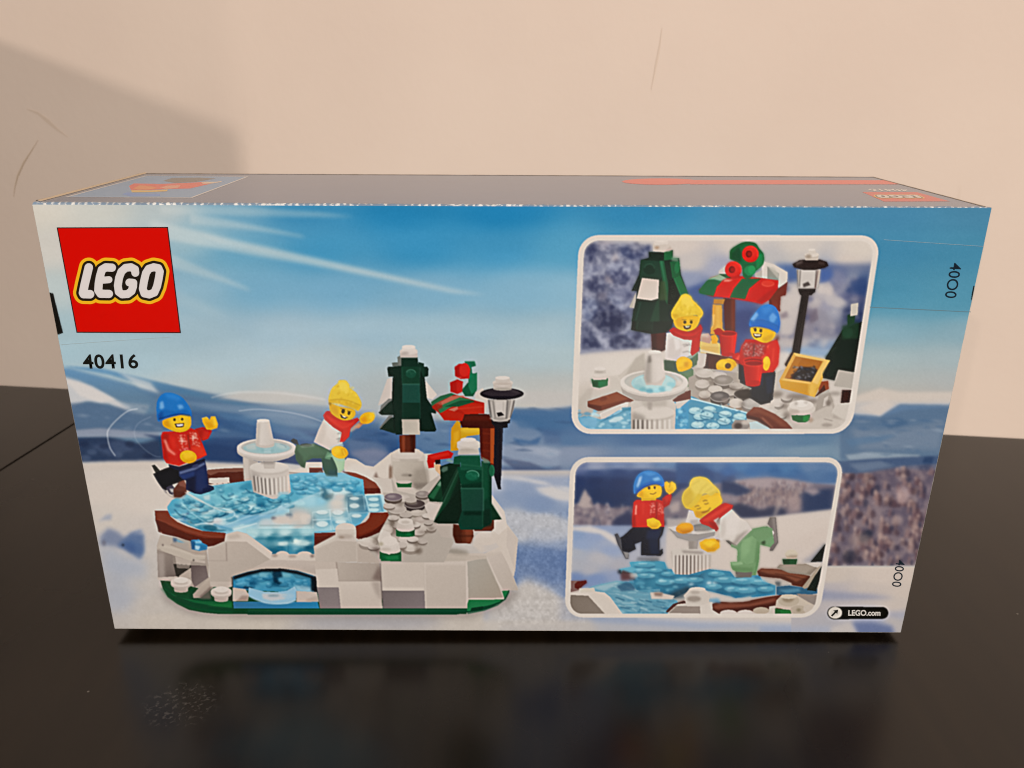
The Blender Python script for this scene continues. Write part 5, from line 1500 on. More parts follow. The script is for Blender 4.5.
    P('80 540 160 530 240 560 220 620 150 630 90 590', '6fb0d4', op=.8, soft=.5)
    P('440 450 540 440 540 470 450 480', '2f7f9c', op=.8, soft=.4)
    L('260 570 440 490 470 480', 6, '2a6f92', op=.7, soft=.3)
    part_id('inset_picture#a/printed_rocks#l')
    P('265 548 270 500 430 430 440 455 300 540', 'cfc4ba')
    P('150 395 170 390 400 315 550 390 540 400 480 400 270 475 240 478 150 440', '6d2f1a')
    P('150 400 400 318 500 375 270 430 170 420', '864327', op=.9, soft=.4)
    P('150 415 270 440 265 476 160 445', '4f1d0f', op=.8, soft=.4)
    L(ell(290, 370, 36, 20, -15, 180, 360, 10), 5, 'a0603f', op=.6, soft=.3)
    E(285, 375, 34, 18, '6a2c18', rot=-15, op=.7, soft=.4)
    P('870 390 960 320 1030 300 1030 380 930 410', '5d2313')
    P('940 440 1010 385 1010 640 900 640 900 460', '3f8fb4')
    for i in range(30):
        E(rr.uniform(910, 990), rr.uniform(450, 635), rr.uniform(8, 22), rr.uniform(8, 20), rr.choice(['8fc6d8', '2a78a0', 'aed6de', '4a9cc0']), op=.6, soft=.4)
    P('900 400 1030 375 940 450 910 460', 'c9beb4')
    # fountain
    part_id('inset_picture#a/printed_fountain')
    P('520 400 560 380 860 370 905 420 895 640 520 640', 'c6bbb0')
    E(710, 490, 185, 60, 'cfc4b9')
    P('530 480 640 520 640 640 525 640', '8d8379', op=.7, soft=1.2)
    for i, x in enumerate((545, 580, 620, 660, 700, 745, 790, 830)):
        L([x, 560, x, 640], 16, ('4f463f', '5a5048', '5d534c', '7b7067', '978b80', 'a79b90', 'b3a79b', 'bdb1a6')[i], op=.85, soft=.4)
        L([x + 20, 555, x + 20, 640], 16, 'dad0c6', op=.8, soft=.4)
    L(ell(710, 500, 178, 55, 0, 20, 160, 14), 12, '978b80', op=.5, soft=.8)
    P('600 390 830 380 820 440 640 450', 'b0a59a', op=.8, soft=1)
    P('660 400 700 400 700 470 665 470', '9a8f85', op=.7, soft=.8)
    P('430 260 450 330 560 390 700 400 860 380 980 320 1010 230 980 200 500 240', 'a89d93')
    E(718, 245, 292, 112, 'c9beb4')
    E(718, 233, 290, 106, 'd6ccc2')
    E(714, 225, 250, 82, 'b9b4ab')
    E(714, 240, 192, 82, 'a3c3c4')
    E(720, 232, 170, 66, 'b3cfcd')
    P('540 230 600 190 640 260 620 310 560 280', '9fbfc0', op=.8, soft=.6)
    for x, y, c in ((620, 290, '6fa9b0'), (680, 305, '5f9fae'), (740, 300, 'a9d6da'), (790, 290, '6fb0bc'), (860, 250, '8fc3c8'), (580, 270, '8fb9bb'), (840, 290, 'c3dbd8')):
        E(x, y, 34, 20, c, op=.8, soft=.5)
    L('875 160 920 200 940 240', 14, 'c9d4d3', op=.6, soft=.6)
    E(930, 240, 30, 26, 'd9c9bd', op=.7, soft=.6)
    L(ell(714, 228, 250, 84, 0, 180, 360, 20), 6, '9e948a', op=.5, soft=.5)
    P('652 40 660 -15 700 -35 770 -32 786 10 815 190 780 260 650 255 630 190', 'cbc0b6')
    P('652 40 690 20 690 240 650 250 630 190', '8f857b', op=.7, soft=1.2)
    P('720 10 780 10 806 190 740 240', 'd6cbc1', op=.7, soft=1.2)
    P('665 10 690 0 695 60 665 70', '5f564e', op=.6, soft=.8)
    E(722, -26, 56, 16, 'd9cfc5')
    L('632 195 680 235 750 240 812 190', 7, 'a79c92', op=.6, soft=.5, s=True)
    clip()
paint_inset1()

def paint_inset2():
    part_id('inset_picture#b/border')
    Z(0, 0, 1)
    P(rquad(*INSET2[0], 19), 'd6cabe')
    part_id('inset_picture#b')
    inner = rquad(*INSET2[1], 13)
    P(inner, '8a93a8')
    clip(inner)
    rr = random.Random(21)
    Z(560, 450, 8.533)
    wash("""150 120 5f6d92 300 140 8b93ab 500 130 6b7fa3 700 130 7a8cab 900 130 5f7da3 150 170 4d5c86 300 190 2c426f 500 180 1f3866 700 190 1c3463 900 190 223a68
      150 260 142a55 300 260 10264f 500 280 0f2650 650 300 122b56 900 300 132b58 150 360 1a2d54 330 380 10264d 500 400 0f254c 620 420 152b52""", '60 60 1330 520', 9, 5, .97, fe=3)
    L('150 165 350 150 600 150 850 155 1000 175', 16, 'a9adbb', op=.55, soft=1.1, s=True)
    Z(740, 450, 8.533)
    wash("""-200 140 4a6c99 0 140 3f6f9f 200 150 2f6296 400 160 3b6b9a 600 150 5a789c 780 150 55749a -100 180 2e588f 100 190 2a5e95 300 190 1f5288 450 200 2c5a8c 650 200 4a6c94 780 220 41648f
      -300 200 23406f -200 230 2b4673 -60 250 2b3f68 0 240 3d5f8b 200 220 365f8f 500 240 3b5f8c 700 260 456791""", '-560 60 900 300', 9, 5, .9, fe=3)
    L('-50 230 150 220 330 200 480 205', 10, '5f82aa', op=.5, soft=1, s=True)
    # frosted forest band
    P('-500 330 -300 300 -60 270 100 245 250 235 420 250 560 280 700 290 820 300 820 540 300 570 -100 590 -700 620 -700 520', '6f6672', soft=.8)
    P('-60 262 80 240 260 232 430 250 540 270 640 290 560 330 380 330 200 330 0 330', 'a79696', op=.9, soft=1.2)
    P('-120 330 0 330 200 330 420 330 560 350 500 460 300 480 0 460 -120 420', '8f7b78', op=.9, soft=1.4)
    for i in range(120):
        x = rr.uniform(-140, 520)
        y = rr.uniform(300, 480)
        P([x - 12, y + 60, x, y - 20, x + 14, y + 60], rr.choice(['b39e98', 'a38d88', 'c4b2aa', '6d5d63', '8d7672', '5a4c58']), op=.5, soft=.9)
    for i in range(150):
        x = rr.uniform(-120, 560)
        y = rr.uniform(270, 470)
        w, h = rr.uniform(8, 18), rr.uniform(24, 50)
        P([x - w, y + h * .5, x - w * .3, y - h * .3, x, y - h * .6, x + w * .4, y - h * .3, x + w, y + h * .5], rr.choice(['b8a29a', '9f8782', 'c9b6ab', '7d666a', '8f7573']), op=.5, soft=.35)
        E(x + w, y + h * .3, w * .5, h * .4, rr.choice(['3a344a', '2a2c48', '55454f']), op=.45, soft=.4)
    P('-150 470 0 450 90 500 200 510 280 480 380 500 400 560 260 575 0 580 -150 590', '1c2440', op=.85, soft=1.5)
    P('520 380 560 350 680 340 800 320 800 510 640 530 520 540', '1f3052', op=.9, soft=(3, 1.3))
    P('540 340 640 330 690 360 620 390', 'b29d9b', op=.8, soft=1)
    P('400 420 470 360 520 420 520 520 420 530', 'a08b88', op=.8, soft=1.2)
    P('280 560 330 400 360 420 340 500 310 560', 'b5a299', op=.6, soft=1)
    P('-120 450 -60 430 0 480 20 580 -100 580', '232a44', op=.8, soft=1)
    Z(670, 470, 8.533)
    P('440 90 560 110 700 180 560 230 440 200', '14284f', op=.95, soft=.9)
    P('430 200 520 200 600 230 560 300 440 290', '8d7f85', op=.8, soft=1.2)
    P('560 320 640 300 720 330 760 400 600 410', '1d2744', op=.8, soft=1.2)
    P('-60 300 60 240 140 300 160 420 60 470 -60 480', '6d636d', op=.9, soft=1.2)
    P('-40 330 40 260 90 290 60 340', 'b09f9b', op=.7, soft=1)
    P('-60 400 100 400 130 460 -20 490', '1b2340', op=.8, soft=1.2)
    # left: frosted firs in front of the dark slope
    Z(560, 450, 8.533)
    P('110 470 170 450 210 330 260 400 290 470 330 450 380 490 400 440 430 490 520 490 620 480 640 620 460 650 440 720 300 680 110 640', '7d6f76', op=.95, soft=.8)
    P('150 470 180 400 212 335 236 390 268 410 250 450 290 490 200 500', 'b8a7a0', op=.85, soft=.7)
    P('370 500 405 445 430 500 400 560', 'b7a8a8', op=.85, soft=.8)
    P('290 480 320 440 350 500 310 520', 'a5969a', op=.8, soft=.8)
    for i in range(90):
        E(rr.uniform(120, 620), rr.uniform(470, 640), rr.uniform(8, 22), rr.uniform(8, 26), rr.choice(['a39390', '5a4d5c', 'b9a8a0', '3c3a50', '8a7a80', '2a3050']), op=.5, soft=.8)
    P('470 580 560 530 620 540 640 680 480 700 440 640', '20294a', op=.9, soft=1.2)
    P('400 600 440 590 430 680 390 680', 'a8989a', op=.7, soft=.8)
    P('860 560 900 500 1024 420 1040 560 960 640 880 650', '6d6470', op=.9, soft=1.2)
    P('930 480 1020 430 1020 520 950 540', 'b8a69d', op=.8, soft=1)
    P('890 610 1000 560 1030 640 890 650', '20253f', op=.9, soft=.8)
    # snow
    Z(0, 0, 1)
    P('572 526 590 525 605 530 622 540 650 546 670 530 700 527 740 520 800 513 834 509 834 620 560 620', 'cfc1b6', soft=.7)
    wash("""575 535 7f95b8 595 535 8a9aba 612 542 9aa3b8 580 545 8c9dbc 610 550 8f9dba 640 556 a9aab5 575 552 a5a9b3 600 558 b1aeb2 620 566 a8a6ad 574 566 a7a8b0 590 570 aaa9b0
       575 578 6a80ac 595 578 7389b2 620 574 8a97b5 640 566 a9a8b0 660 560 b8b0b0""", (560, 524, 668, 590), 7, 4, .92, fe=2.5)
    wash('680 545 cbbeb4 740 530 d3c4b8 800 525 d0c1b5 820 540 ccbcb0 790 560 cbbcb1 760 565 cfc0b4', (664, 516, 836, 590), 14, 8, .8, fe=4)
    P('572 527 590 526 606 531 622 541 618 546 600 534 572 530', 'd8ccc2', op=.9, soft=.7)
    Z(740, 535, 8.533)
    P('520 230 600 180 730 60 720 240', '8b8c98', op=.7, soft=1.2)
    P('600 230 730 70 700 225', '1a2420')
    # boy
    part_id('inset_picture#b/printed_figure#boy')
    Z(610, 465, 8.08)
    P('420 270 490 220 500 250 480 320 430 350', 'a51610')
    P('440 250 490 230 495 280 450 310', 'c22016', op=.8, soft=.6)
    P('440 140 460 130 480 150 500 130 530 150 538 190 510 225 480 240 450 215 438 180', 'e0a91c')
    P('455 140 500 140 520 170 480 200 455 190', 'efc32c', op=.8, soft=.5)
    P('500 130 530 155 535 195 510 215', 'f2cf4a', op=.6, soft=.5)
    L('488 140 480 180', 6, 'a87210', op=.7, soft=.3)
    P('190 300 215 280 380 275 430 290 440 500 420 510 180 505 178 420', 'bb1a10')
    P('200 310 240 290 330 300 320 490 200 490', 'cc2216', op=.9, soft=1)
    P('205 330 218 320 215 400 200 400', 'f0a090', op=.85, soft=.4)
    L('270 300 265 400', 8, 'e2452f', op=.5, soft=.8)
    P('180 420 200 400 210 500 180 500', '8f120c', op=.8, soft=.8)
    L('378 300 374 440', 6, '6f1a12', op=.8, soft=.2)
    for i in range(60):
        k = i % 2
        x = rr.uniform(322, 362) if k == 0 else rr.uniform(388, 428)
        y = rr.uniform(310, 400)
        L([x, y, x + rr.uniform(-9, 9), y + rr.uniform(-8, 8)], 5, 'ecb6a8', op=.75, soft=.2)
    P('180 505 440 500 425 560 400 600 400 690 425 675 428 715 410 735 250 730 252 620 200 640 210 680 130 720 100 690 60 600 110 570', '0b0f1e')
    P('310 600 390 560 400 720 330 730', '0e1a33', op=.9, soft=1)
    P('300 530 420 520 400 590 290 600', '15213f', op=.8, soft=1)
    P('35 560 60 550 90 600 100 690 130 710 155 720 150 760 125 760 60 640', '4b4a50')
    P('110 700 150 705 150 755 125 755', '8f8a88', op=.9, soft=.4)
    P('250 265 375 262 372 285 255 290', 'd9a018')
    P('218 240 260 190 360 155 410 165 418 230 390 265 300 270 230 260', 'e6b11a', s=True)
    P('260 200 360 165 410 190 400 250 320 262', 'efc127', op=.8, soft=.8)
    P('222 240 260 200 270 262 230 258', 'd29613', op=.8, soft=.6)
    E(316, 186, 11, 11, '4a1f10')
    E(361, 184, 8, 10, '4a2a10')
    L('300 176 325 172', 4, '6b3a10', op=.8)
    L('352 172 372 172', 4, '6b3a10', op=.8)
    L('325 232 350 236 372 222', 5, '6b3a10', op=.9)
    P('190 220 192 150 220 85 270 50 330 45 390 65 430 110 440 160 420 175 380 155 330 160 280 180 230 220 200 235', '2a74b8', s=True)
    P('200 200 260 160 330 130 420 140 430 170 380 152 330 160 270 185 215 225', '1b5aa4', op=.85, soft=.6)
    P('215 170 235 100 260 85 250 130 225 185', 'b5cfe4', op=.85, soft=.6)
    P('340 110 390 95 410 120 360 130', '8fc0e2', op=.8, soft=.6)
    P('260 60 330 52 380 75 320 90', '4e93cc', op=.7, soft=.8)
    L('205 230 260 188 330 160 400 160', 7, '0e2a4e', op=.7, soft=.4, s=True)
    P('295 440 350 425 400 450 418 485 390 515 340 518 300 490', 'e3ad1a')
    P('300 440 350 432 390 455 340 480', 'f0c42e', op=.8, soft=.6)
    P('310 490 390 490 380 512 330 514', 'c48c12', op=.7, soft=.6)
    # girl
    part_id('inset_picture#b/printed_figure#girl')
    Z(670, 470, 8.533)
    P('850 400 905 400 925 620 880 690 850 690 855 650 885 600 880 520 830 460', '6f6560')
    P('870 410 900 405 915 600 900 640', '8b807a', op=.8, soft=.6)
    P('700 510 830 480 875 500 880 560 890 620 855 660 770 640 720 560', '6f9468')
    P('720 510 830 485 840 540 740 560', '7fa476', op=.8, soft=.8)
    P('720 515 820 480 840 485 740 530', '2e4a30', op=.8, soft=.3)
    E(875, 535, 12, 18, 'd9d0c6')
    P('780 610 815 600 810 640 780 630', '26361f', op=.8, soft=.5)
    P('550 650 600 590 690 510 720 530 770 600 760 780 730 890 560 890 570 800 575 690', '6d9064')
    P('610 620 640 580 700 555 750 575 768 610 755 800 720 960 590 1010 600 800', '779a6c')
    P('600 640 640 590 700 570 680 700 620 760', '87a97a', op=.7, soft=1.2)
    P('740 600 768 610 755 800 720 960 700 960', '5f8356', op=.8, soft=.8)
    P('560 650 610 580 700 500 800 480 870 500 878 560 800 600 765 620 700 560 620 600 590 680', '6c8f63')
    P('470 590 500 575 560 620 570 660 530 655 480 610', '55504a')
    P('520 630 580 640 580 680 520 655', '6f8f66')
    P('160 340 240 360 260 430 200 470 130 455', 'd3c8bf')
    P('170 430 250 420 230 470 180 480', 'a99d95', op=.8, soft=.6)
    P('200 470 270 455 380 500 330 515 210 520', '7b7570')
    P('430 400 500 330 530 335 600 410 660 440 700 510 620 580 570 640 500 600 430 600 370 570 420 540', 'd2c7bd')
    P('440 400 520 345 600 420 560 560 470 560', 'd9cec5', op=.9, soft=1.2)
    P('560 560 690 510 620 590 570 640', 'b3a79d', op=.8, soft=1)
    P('700 505 660 520 600 580 560 650 520 625 560 590 640 520', '968a80', op=.75, soft=1.0)
    P('440 600 500 610 560 650 570 640 500 590', '9a8e84', op=.6, soft=.6)
    L('530 335 600 405 660 438 704 505', 7, 'b3a79c', op=.8, soft=.35, s=True)
    P('430 470 470 400 480 520 440 590', 'c3b7ad', op=.7, soft=1)
    P('380 570 420 540 430 600 390 590', 'c9bdb3')
    P('250 430 350 350 440 290 470 280 540 300 530 330 440 400 390 450 415 500 395 525 330 480 270 460', 'b81a12')
    P('270 430 380 360 490 290 520 305 420 380 330 440', 'd02a1c', op=.9, soft=.5)
    P('330 440 390 450 412 505 395 522 350 480', '96120d', op=.9, soft=.4)
    L('280 440 400 370 510 305', 7, 'e0503c', op=.5, soft=.5)
    P('370 430 420 400 410 460 390 450', 'c9bdb5', op=.9, soft=.3)
    P('395 440 425 400 420 470', '6d5c54', op=.8, soft=.4)
    P('150 330 200 250 300 210 420 190 450 260 440 290 340 360 260 415 220 400 200 350', 'e3b224')
    P('200 310 330 230 430 210 440 270 330 340 250 350', 'ecc02f', op=.8, soft=.8)
    P('210 350 330 350 260 412 225 400', 'c98d18', op=.8, soft=.8)
    for q in ('284 266 300 258 316 262', '296 290 312 290 326 282', '214 314 232 304 248 306', '232 332 250 330 262 322', '272 362 300 356 326 346 344 324'):
        L(q, 7, '6b4414', op=.85, soft=.25)
    L('282 366 310 362 336 348', 6, '9a3a20', op=.6, soft=.3)
    P('105 280 100 230 120 180 160 140 170 100 200 65 260 55 320 70 370 120 420 170 430 210 400 190 350 220 290 200 230 280 180 320 140 330', 'd9bb45', s=True)
    P('170 110 220 70 310 80 380 140 400 180 330 200 240 220 180 180', 'e2c75a', op=.85, soft=1)
    P('110 280 120 200 170 150 200 200 180 300 130 320', 'cfaa33', op=.8, soft=1)
    P('130 310 190 280 240 200 280 210 230 290 170 330', 'dcb732', op=.8, soft=.5)
    for q in ('120 240 170 190', '150 300 210 240', '240 220 270 160 320 120', '180 130 250 90', '300 190 360 150', '350 200 400 180'):
        L(q, 7, 'b8932a', op=.45, soft=.5)
    E(125, 500, 76, 46, 'd98f14', rot=-8)
    P('60 490 100 455 170 455 190 490 120 500', 'e8a81f', op=.8, soft=.6)
    P('80 520 190 510 180 535 110 545', 'b06c0c', op=.7, soft=.5)
    # fountain
    part_id('inset_picture#b/printed_fountain')
    Z(660, 535, 8.533)
    P('90 140 200 110 380 120 440 170 430 345 260 345 110 330', 'bfb3a8')
    P('100 130 250 105 400 130 430 165 250 180 110 175', 'c9beb3')
    P('180 130 370 140 365 165 200 155', '978b82', op=.8, soft=.7)
    for i, x in enumerate(range(118, 425, 32)):
        L([x + 16, 180, x + 14, 340], 15, ('7c7068', '5f4f48', '54453f', '4f423c', '55473f', '6b5c54', '84776d', '9b8e83', 'a99c91', 'b5a99e')[min(i, 9)], op=.85, soft=.3)
        L([x, 178, x, 345], 15, 'd3c8be', op=.9, soft=.25)
    P('240 50 330 50 320 120 245 120', 'a0958c')
    P('250 50 290 50 285 120 255 120', '8b8078', op=.7, soft=.5)
    Z(670, 470, 8.533)
    P('-10 500 60 510 200 545 390 520 380 560 240 605 150 605 60 580', '98908a')
    P('-20 488 70 475 160 520 250 525 380 505 390 525 240 548 120 540 30 520', 'cfc5bc')
    P('200 490 280 480 380 505 330 525 220 525', '8e8680', op=.8, soft=.6)
    part_id('inset_picture#b/printed_figure#girl')
    E(125, 498, 76, 44, 'd98f14', rot=-8)
    P('60 490 100 455 170 455 190 490 120 500', 'e8a81f', op=.8, soft=.6)
    P('80 520 190 510 180 535 110 545', 'b06c0c', op=.7, soft=.5)
    P('250 620 300 590 380 585 420 610 425 660 380 695 320 700 265 670', 'e2a91a')
    P('270 620 350 595 400 620 340 660', 'f2c830', op=.85, soft=.6)
    P('300 670 400 660 380 692 320 698', 'c48812', op=.7, soft=.6)
    P('395 585 425 600 420 615 395 600', '8a4d10', op=.8, soft=.3)
    P('380 572 420 545 430 590 395 590', 'c9bdb3')
    # ice steps
    part_id('inset_picture#b/printed_pond')
    Z(560, 535, 8.533)
    P('180 470 300 430 480 390 620 400 800 470 1000 560 1040 640 900 690 500 690 360 500', '5f9cb5')
    for i in range(110):
        y = rr.uniform(400, 680)
        x = rr.uniform(300 + (y - 400) * .5, 920)
        L([x, y, x + rr.uniform(30, 100), y + rr.uniform(0, 26)], rr.uniform(6, 16), rr.choice(['3f86a8', '8fbccb', '2a6e92', 'b3d0d6', '5fa5bf', '1d5a7c', '9cc4d0']), op=.55, soft=.35)
    P('260 450 480 395 520 400 380 480', '9fbfcc', op=.7, soft=.6)
    P('480 440 560 400 650 410 640 470 520 480', '1f4f74', op=.7, soft=.8)
    Z(660, 535, 8.533)
    for q, t, d in (('-260 230 -40 215 40 230 60 300 -40 300 -240 290', '3f9cbe', '1f6c92'), ('-350 290 -250 270 -200 290 -220 330 -340 330', '66b2cc', '2a7a9e'), ('-220 300 100 290 140 380 -180 400', '3a93b6', '1d6488'),
                    ('-230 380 200 350 230 450 -200 470', '3288ac', '185a7c'), ('0 330 240 340 420 290 600 310 640 360 850 340 880 400 990 400 985 510 820 530 640 540 500 500 380 470 240 480 120 540 0 500', '2f87ac', '1c6a90')):
        P(q, t, d, (0, 250, 0, 500))
    base = _CLIP[0]
    clip('-350 290 -250 270 -260 230 -40 215 40 230 90 320 140 345 230 350 240 340 330 345 420 290 600 310 640 360 850 340 880 400 990 400 985 510 820 530 640 540 500 500 380 470 240 480 120 540 -200 470', also=base)
    wash("""-200 250 4ba6c4 -100 240 2f86a8 0 250 3a93b4 -220 320 5fb0ca -100 320 3a8fb2 20 330 2c82a6 -160 380 2a7da2 0 400 3a96b8 80 440 2a7c9c 120 370 2f83a6 260 400 6fb2d0 200 440 1f5f80 300 350 1b5676 340 400 3787ac 420 410 5aa6c6 480 330 2f86a8 440 460 5fa9cc 520 480 1f6a8e 560 400 2f88ae 650 400 2a7fa6 600 460 4a9cc0 700 450 3f96bc 760 470 6fb2d2 820 400 5faccb 900 380 5badd0 950 450 4ba2c6 850 480 2a86b0 640 520 2478a0 150 500 1a4a66""", '-260 215 990 545', 6, 4, .6)
    for i in range(80):
        x, y = rr.uniform(-210, 960), rr.uniform(300, 500)
        E(x, y, rr.uniform(10, 40), rr.uniform(6, 14), rr.choice(['6cb8d2', '1f6a90', '8fcade', '2f8ab0', '164f70', '4aa2c4']), op=.45, soft=.5)
    _CLIP[0] = base
    for x, y in ((265, 415), (590, 470), (420, 410), (470, 412), (-180, 310), (-70, 350), (10, 390), (100, 400)):
        E(x, y, 22, 14, 'c3dde6', op=.85, soft=.5)
    for x, y, a, b in ((-130, 250, 90, 24), (-160, 300, 70, 20), (-40, 300, 60, 18), (-120, 345, 80, 22), (70, 330, 60, 20), (40, 400, 80, 26), (180, 390, 80, 24), (300, 380, 70, 22), (480, 330, 70, 22), (560, 380, 100, 28), (720, 390, 110, 30), (460, 440, 70, 24), (620, 460, 70, 24), (730, 470, 90, 26), (860, 400, 90, 26), (900, 460, 70, 24)):
        E(x, y + b * .9, a, b, '1d6488', op=.55, soft=.5)
        E(x, y, a, b, '5fb4cf', op=.55, soft=.35)
        E(x - a * .2, y - b * .3, a * .45, b * .35, 'a8d8e2', op=.5, soft=.4)
    P('230 440 340 450 260 470 210 540 120 545 60 520', '1c3442', op=.7, soft=1)
    P('-320 300 -230 330 -210 380 -330 390 -340 330', '4a1f1c', op=.8, soft=.5)
    P('-360 300 -335 295 -330 330 -360 330', '1c2026', op=.8, soft=.4)
    P('-260 330 -200 325 -190 360 -250 365', 'cfc5bc', op=.8, soft=.5)
    P('640 310 790 310 780 360 650 365', '6a635d', soft=.3)
    P('-60 190 -10 190 -5 220 -60 225 -200 215 -190 190', '5f5f63', soft=.5, op=.8)
    part_id('inset_picture#b/printed_figure#girl')
    P('600 230 700 225 740 250 820 230 810 310 720 320 650 310 620 300 605 270', '6f9264')
    P('605 232 700 228 710 250 620 260', '8bab7e', op=.9, soft=.4)
    P('610 270 800 280 790 315 640 312', '5a7d50', op=.7, soft=.6)
    # rocks and rims in the foreground
    part_id('inset_picture#b/printed_rocks#l')
    Z(560, 535, 8.533)
    P('770 490 850 485 890 500 980 520 960 550 780 545', 'cdc2b8', soft=.4)
    P('800 490 880 490 870 525 810 520', '7d675c', op=.8, soft=.6)
    P('85 390 160 390 220 400 170 470 85 490', '7f5f58')
    P('125 420 150 395 225 385 230 410 190 440 155 462 125 450', '5a1a12')
    P('60 500 160 490 165 455 290 450 300 480 380 490 430 530 540 680 380 690 60 690', 'd3c6ba')
    P('60 510 240 518 380 670 60 680', '7a6c60', '84766a', (60, 520, 300, 660))
    P('160 460 290 452 300 485 180 492', 'cdc1b2', op=.9, soft=.3)
    P('240 518 300 490 430 540 520 675 380 670', 'cfc2b5')
    part_id('inset_picture#b/printed_rocks#c')
    Z(660, 535, 8.533)
    P('420 600 480 570 700 570 900 530 1040 510 1040 680 440 680', '5a2a1c')
    P('450 610 520 585 760 590 980 540 1000 560 760 620 500 650', '7d4230', op=.9, soft=.6)
    P('430 640 760 610 980 580 980 640 520 670', '44190f', op=.8, soft=.6)
    P('480 510 600 520 650 545 780 520 770 560 600 575 520 560', 'c9beb4', op=.8, soft=.5)
    P('400 545 500 540 520 580 420 575', '4f93b8', op=.8, soft=.5)
    P('60 640 110 590 200 560 240 570 120 660 50 660', '4a1c12')
    P('70 660 150 590 240 580 330 575 440 570 450 640 500 670 60 690', 'cbbfb3')
    P('75 665 140 605 340 610 345 670', '8d7d72', '95867b', (80, 610, 340, 670))
    P('345 600 445 572 450 640 500 670 345 672', 'd0c4b8')
    E(315, 520, 115, 40, 'c3b7ab')
    P('205 515 250 460 380 455 425 510 420 580 220 590', 'cabeb2')
    E(318, 462, 70, 18, 'd6cabe')
    E(290, 545, 60, 26, '8f8175', op=.8, soft=.7)
    E(300, 490, 40, 16, 'a99c90', op=.7, soft=.5)
    for x in (585, 730, 870):
        E(x, 668, 74, 30, 'c9b8ad')
        E(x, 660, 56, 16, 'd3c4ba', op=.8, soft=.4)
    Z(740, 535, 8.533)
    P('145 310 180 285 320 290 500 330 600 350 580 410 540 445 450 430 360 385 250 365 160 350', '4f2416')
    P('150 305 180 287 320 292 480 330 590 350 480 400 380 350 240 330', '7d4630', op=.9, soft=.5)
    L('300 330 440 350 560 380', 6, '3a170d', op=.7, soft=.4)
    P('310 280 340 250 600 245 660 280 600 345 420 325', '8c7d6e')
    P('330 260 600 250 640 275 560 330 400 310', 'a39485', op=.8, soft=.8)
    P('550 240 700 235 680 270 640 275', 'c9beb4')
    P('200 360 340 370 440 410 440 450 330 440 220 400', 'c3b7ac', op=.9, soft=.4)
    P('300 395 350 400 340 440 310 430', '233038', op=.8, soft=.5)
    part_id('inset_picture#b/printed_pond')
    P('310 440 420 430 560 450 660 460 660 500 520 520 310 510', '2a5f80')
    P('330 470 500 455 520 480 400 500', '4f90b0', op=.8, soft=.5)
    part_id('inset_picture#b/printed_tree')
    P('590 420 700 260 680 380 650 480 570 470', '141d17')
    P('530 445 660 280 690 260 580 450 550 460', '9f8f7c')
    P('600 230 730 75 700 228', '121a16')
    part_id('inset_picture#b/printed_rocks#r')
    P('480 500 660 510 650 600 560 590', '8f8279')
    P('360 205 490 205 480 250 370 250', '174a28')
    P('365 210 430 208 420 248 370 248', '10361d', op=.7, soft=.4)
    P('385 165 495 160 480 200 400 205', 'b5a58f')
    E(440, 160, 56, 22, 'c9bba6')
    E(440, 140, 40, 14, 'cbbda8')
    E(450, 180, 40, 10, '8d7c68', op=.6, soft=.5)
    P('250 610 310 600 300 670 240 670', 'c9bcae')
    P('300 625 430 640 440 675 300 675', '1d5a2c')
    P('340 640 430 645 430 670 350 670', '2c7a3a', op=.7, soft=.4)
    P('310 560 360 510 480 510 580 570 640 600 640 690 440 680 430 640 300 620', 'c4b4a2')
    E(415, 560, 90, 50, 'b8a894')
    E(410, 545, 50, 30, '8f7d66', op=.8, soft=.6)
    E(415, 525, 70, 20, 'cbbda9')
    E(500, 640, 70, 40, 'b5a592')
    E(500, 640, 20, 14, '7b6f55', op=.7, soft=.5)
    E(600, 630, 60, 40, 'c2b3a4')
    E(180, 645, 70, 30, 'b5a38f')
    clip()

def paint_badge():
    part_id('web_badge')
    Z(820, 540, 5.689)
    P(np.concatenate([ell(355, 415, 34, 34, 0, -90, 90, 14), ell(80, 415, 38, 36, 0, 90, 270, 14)]), '0d0c08')
    part_id('web_badge/arrow_disc')
    E(86, 414, 40, 34, 'd5cabd')
    part_id('front_panel')

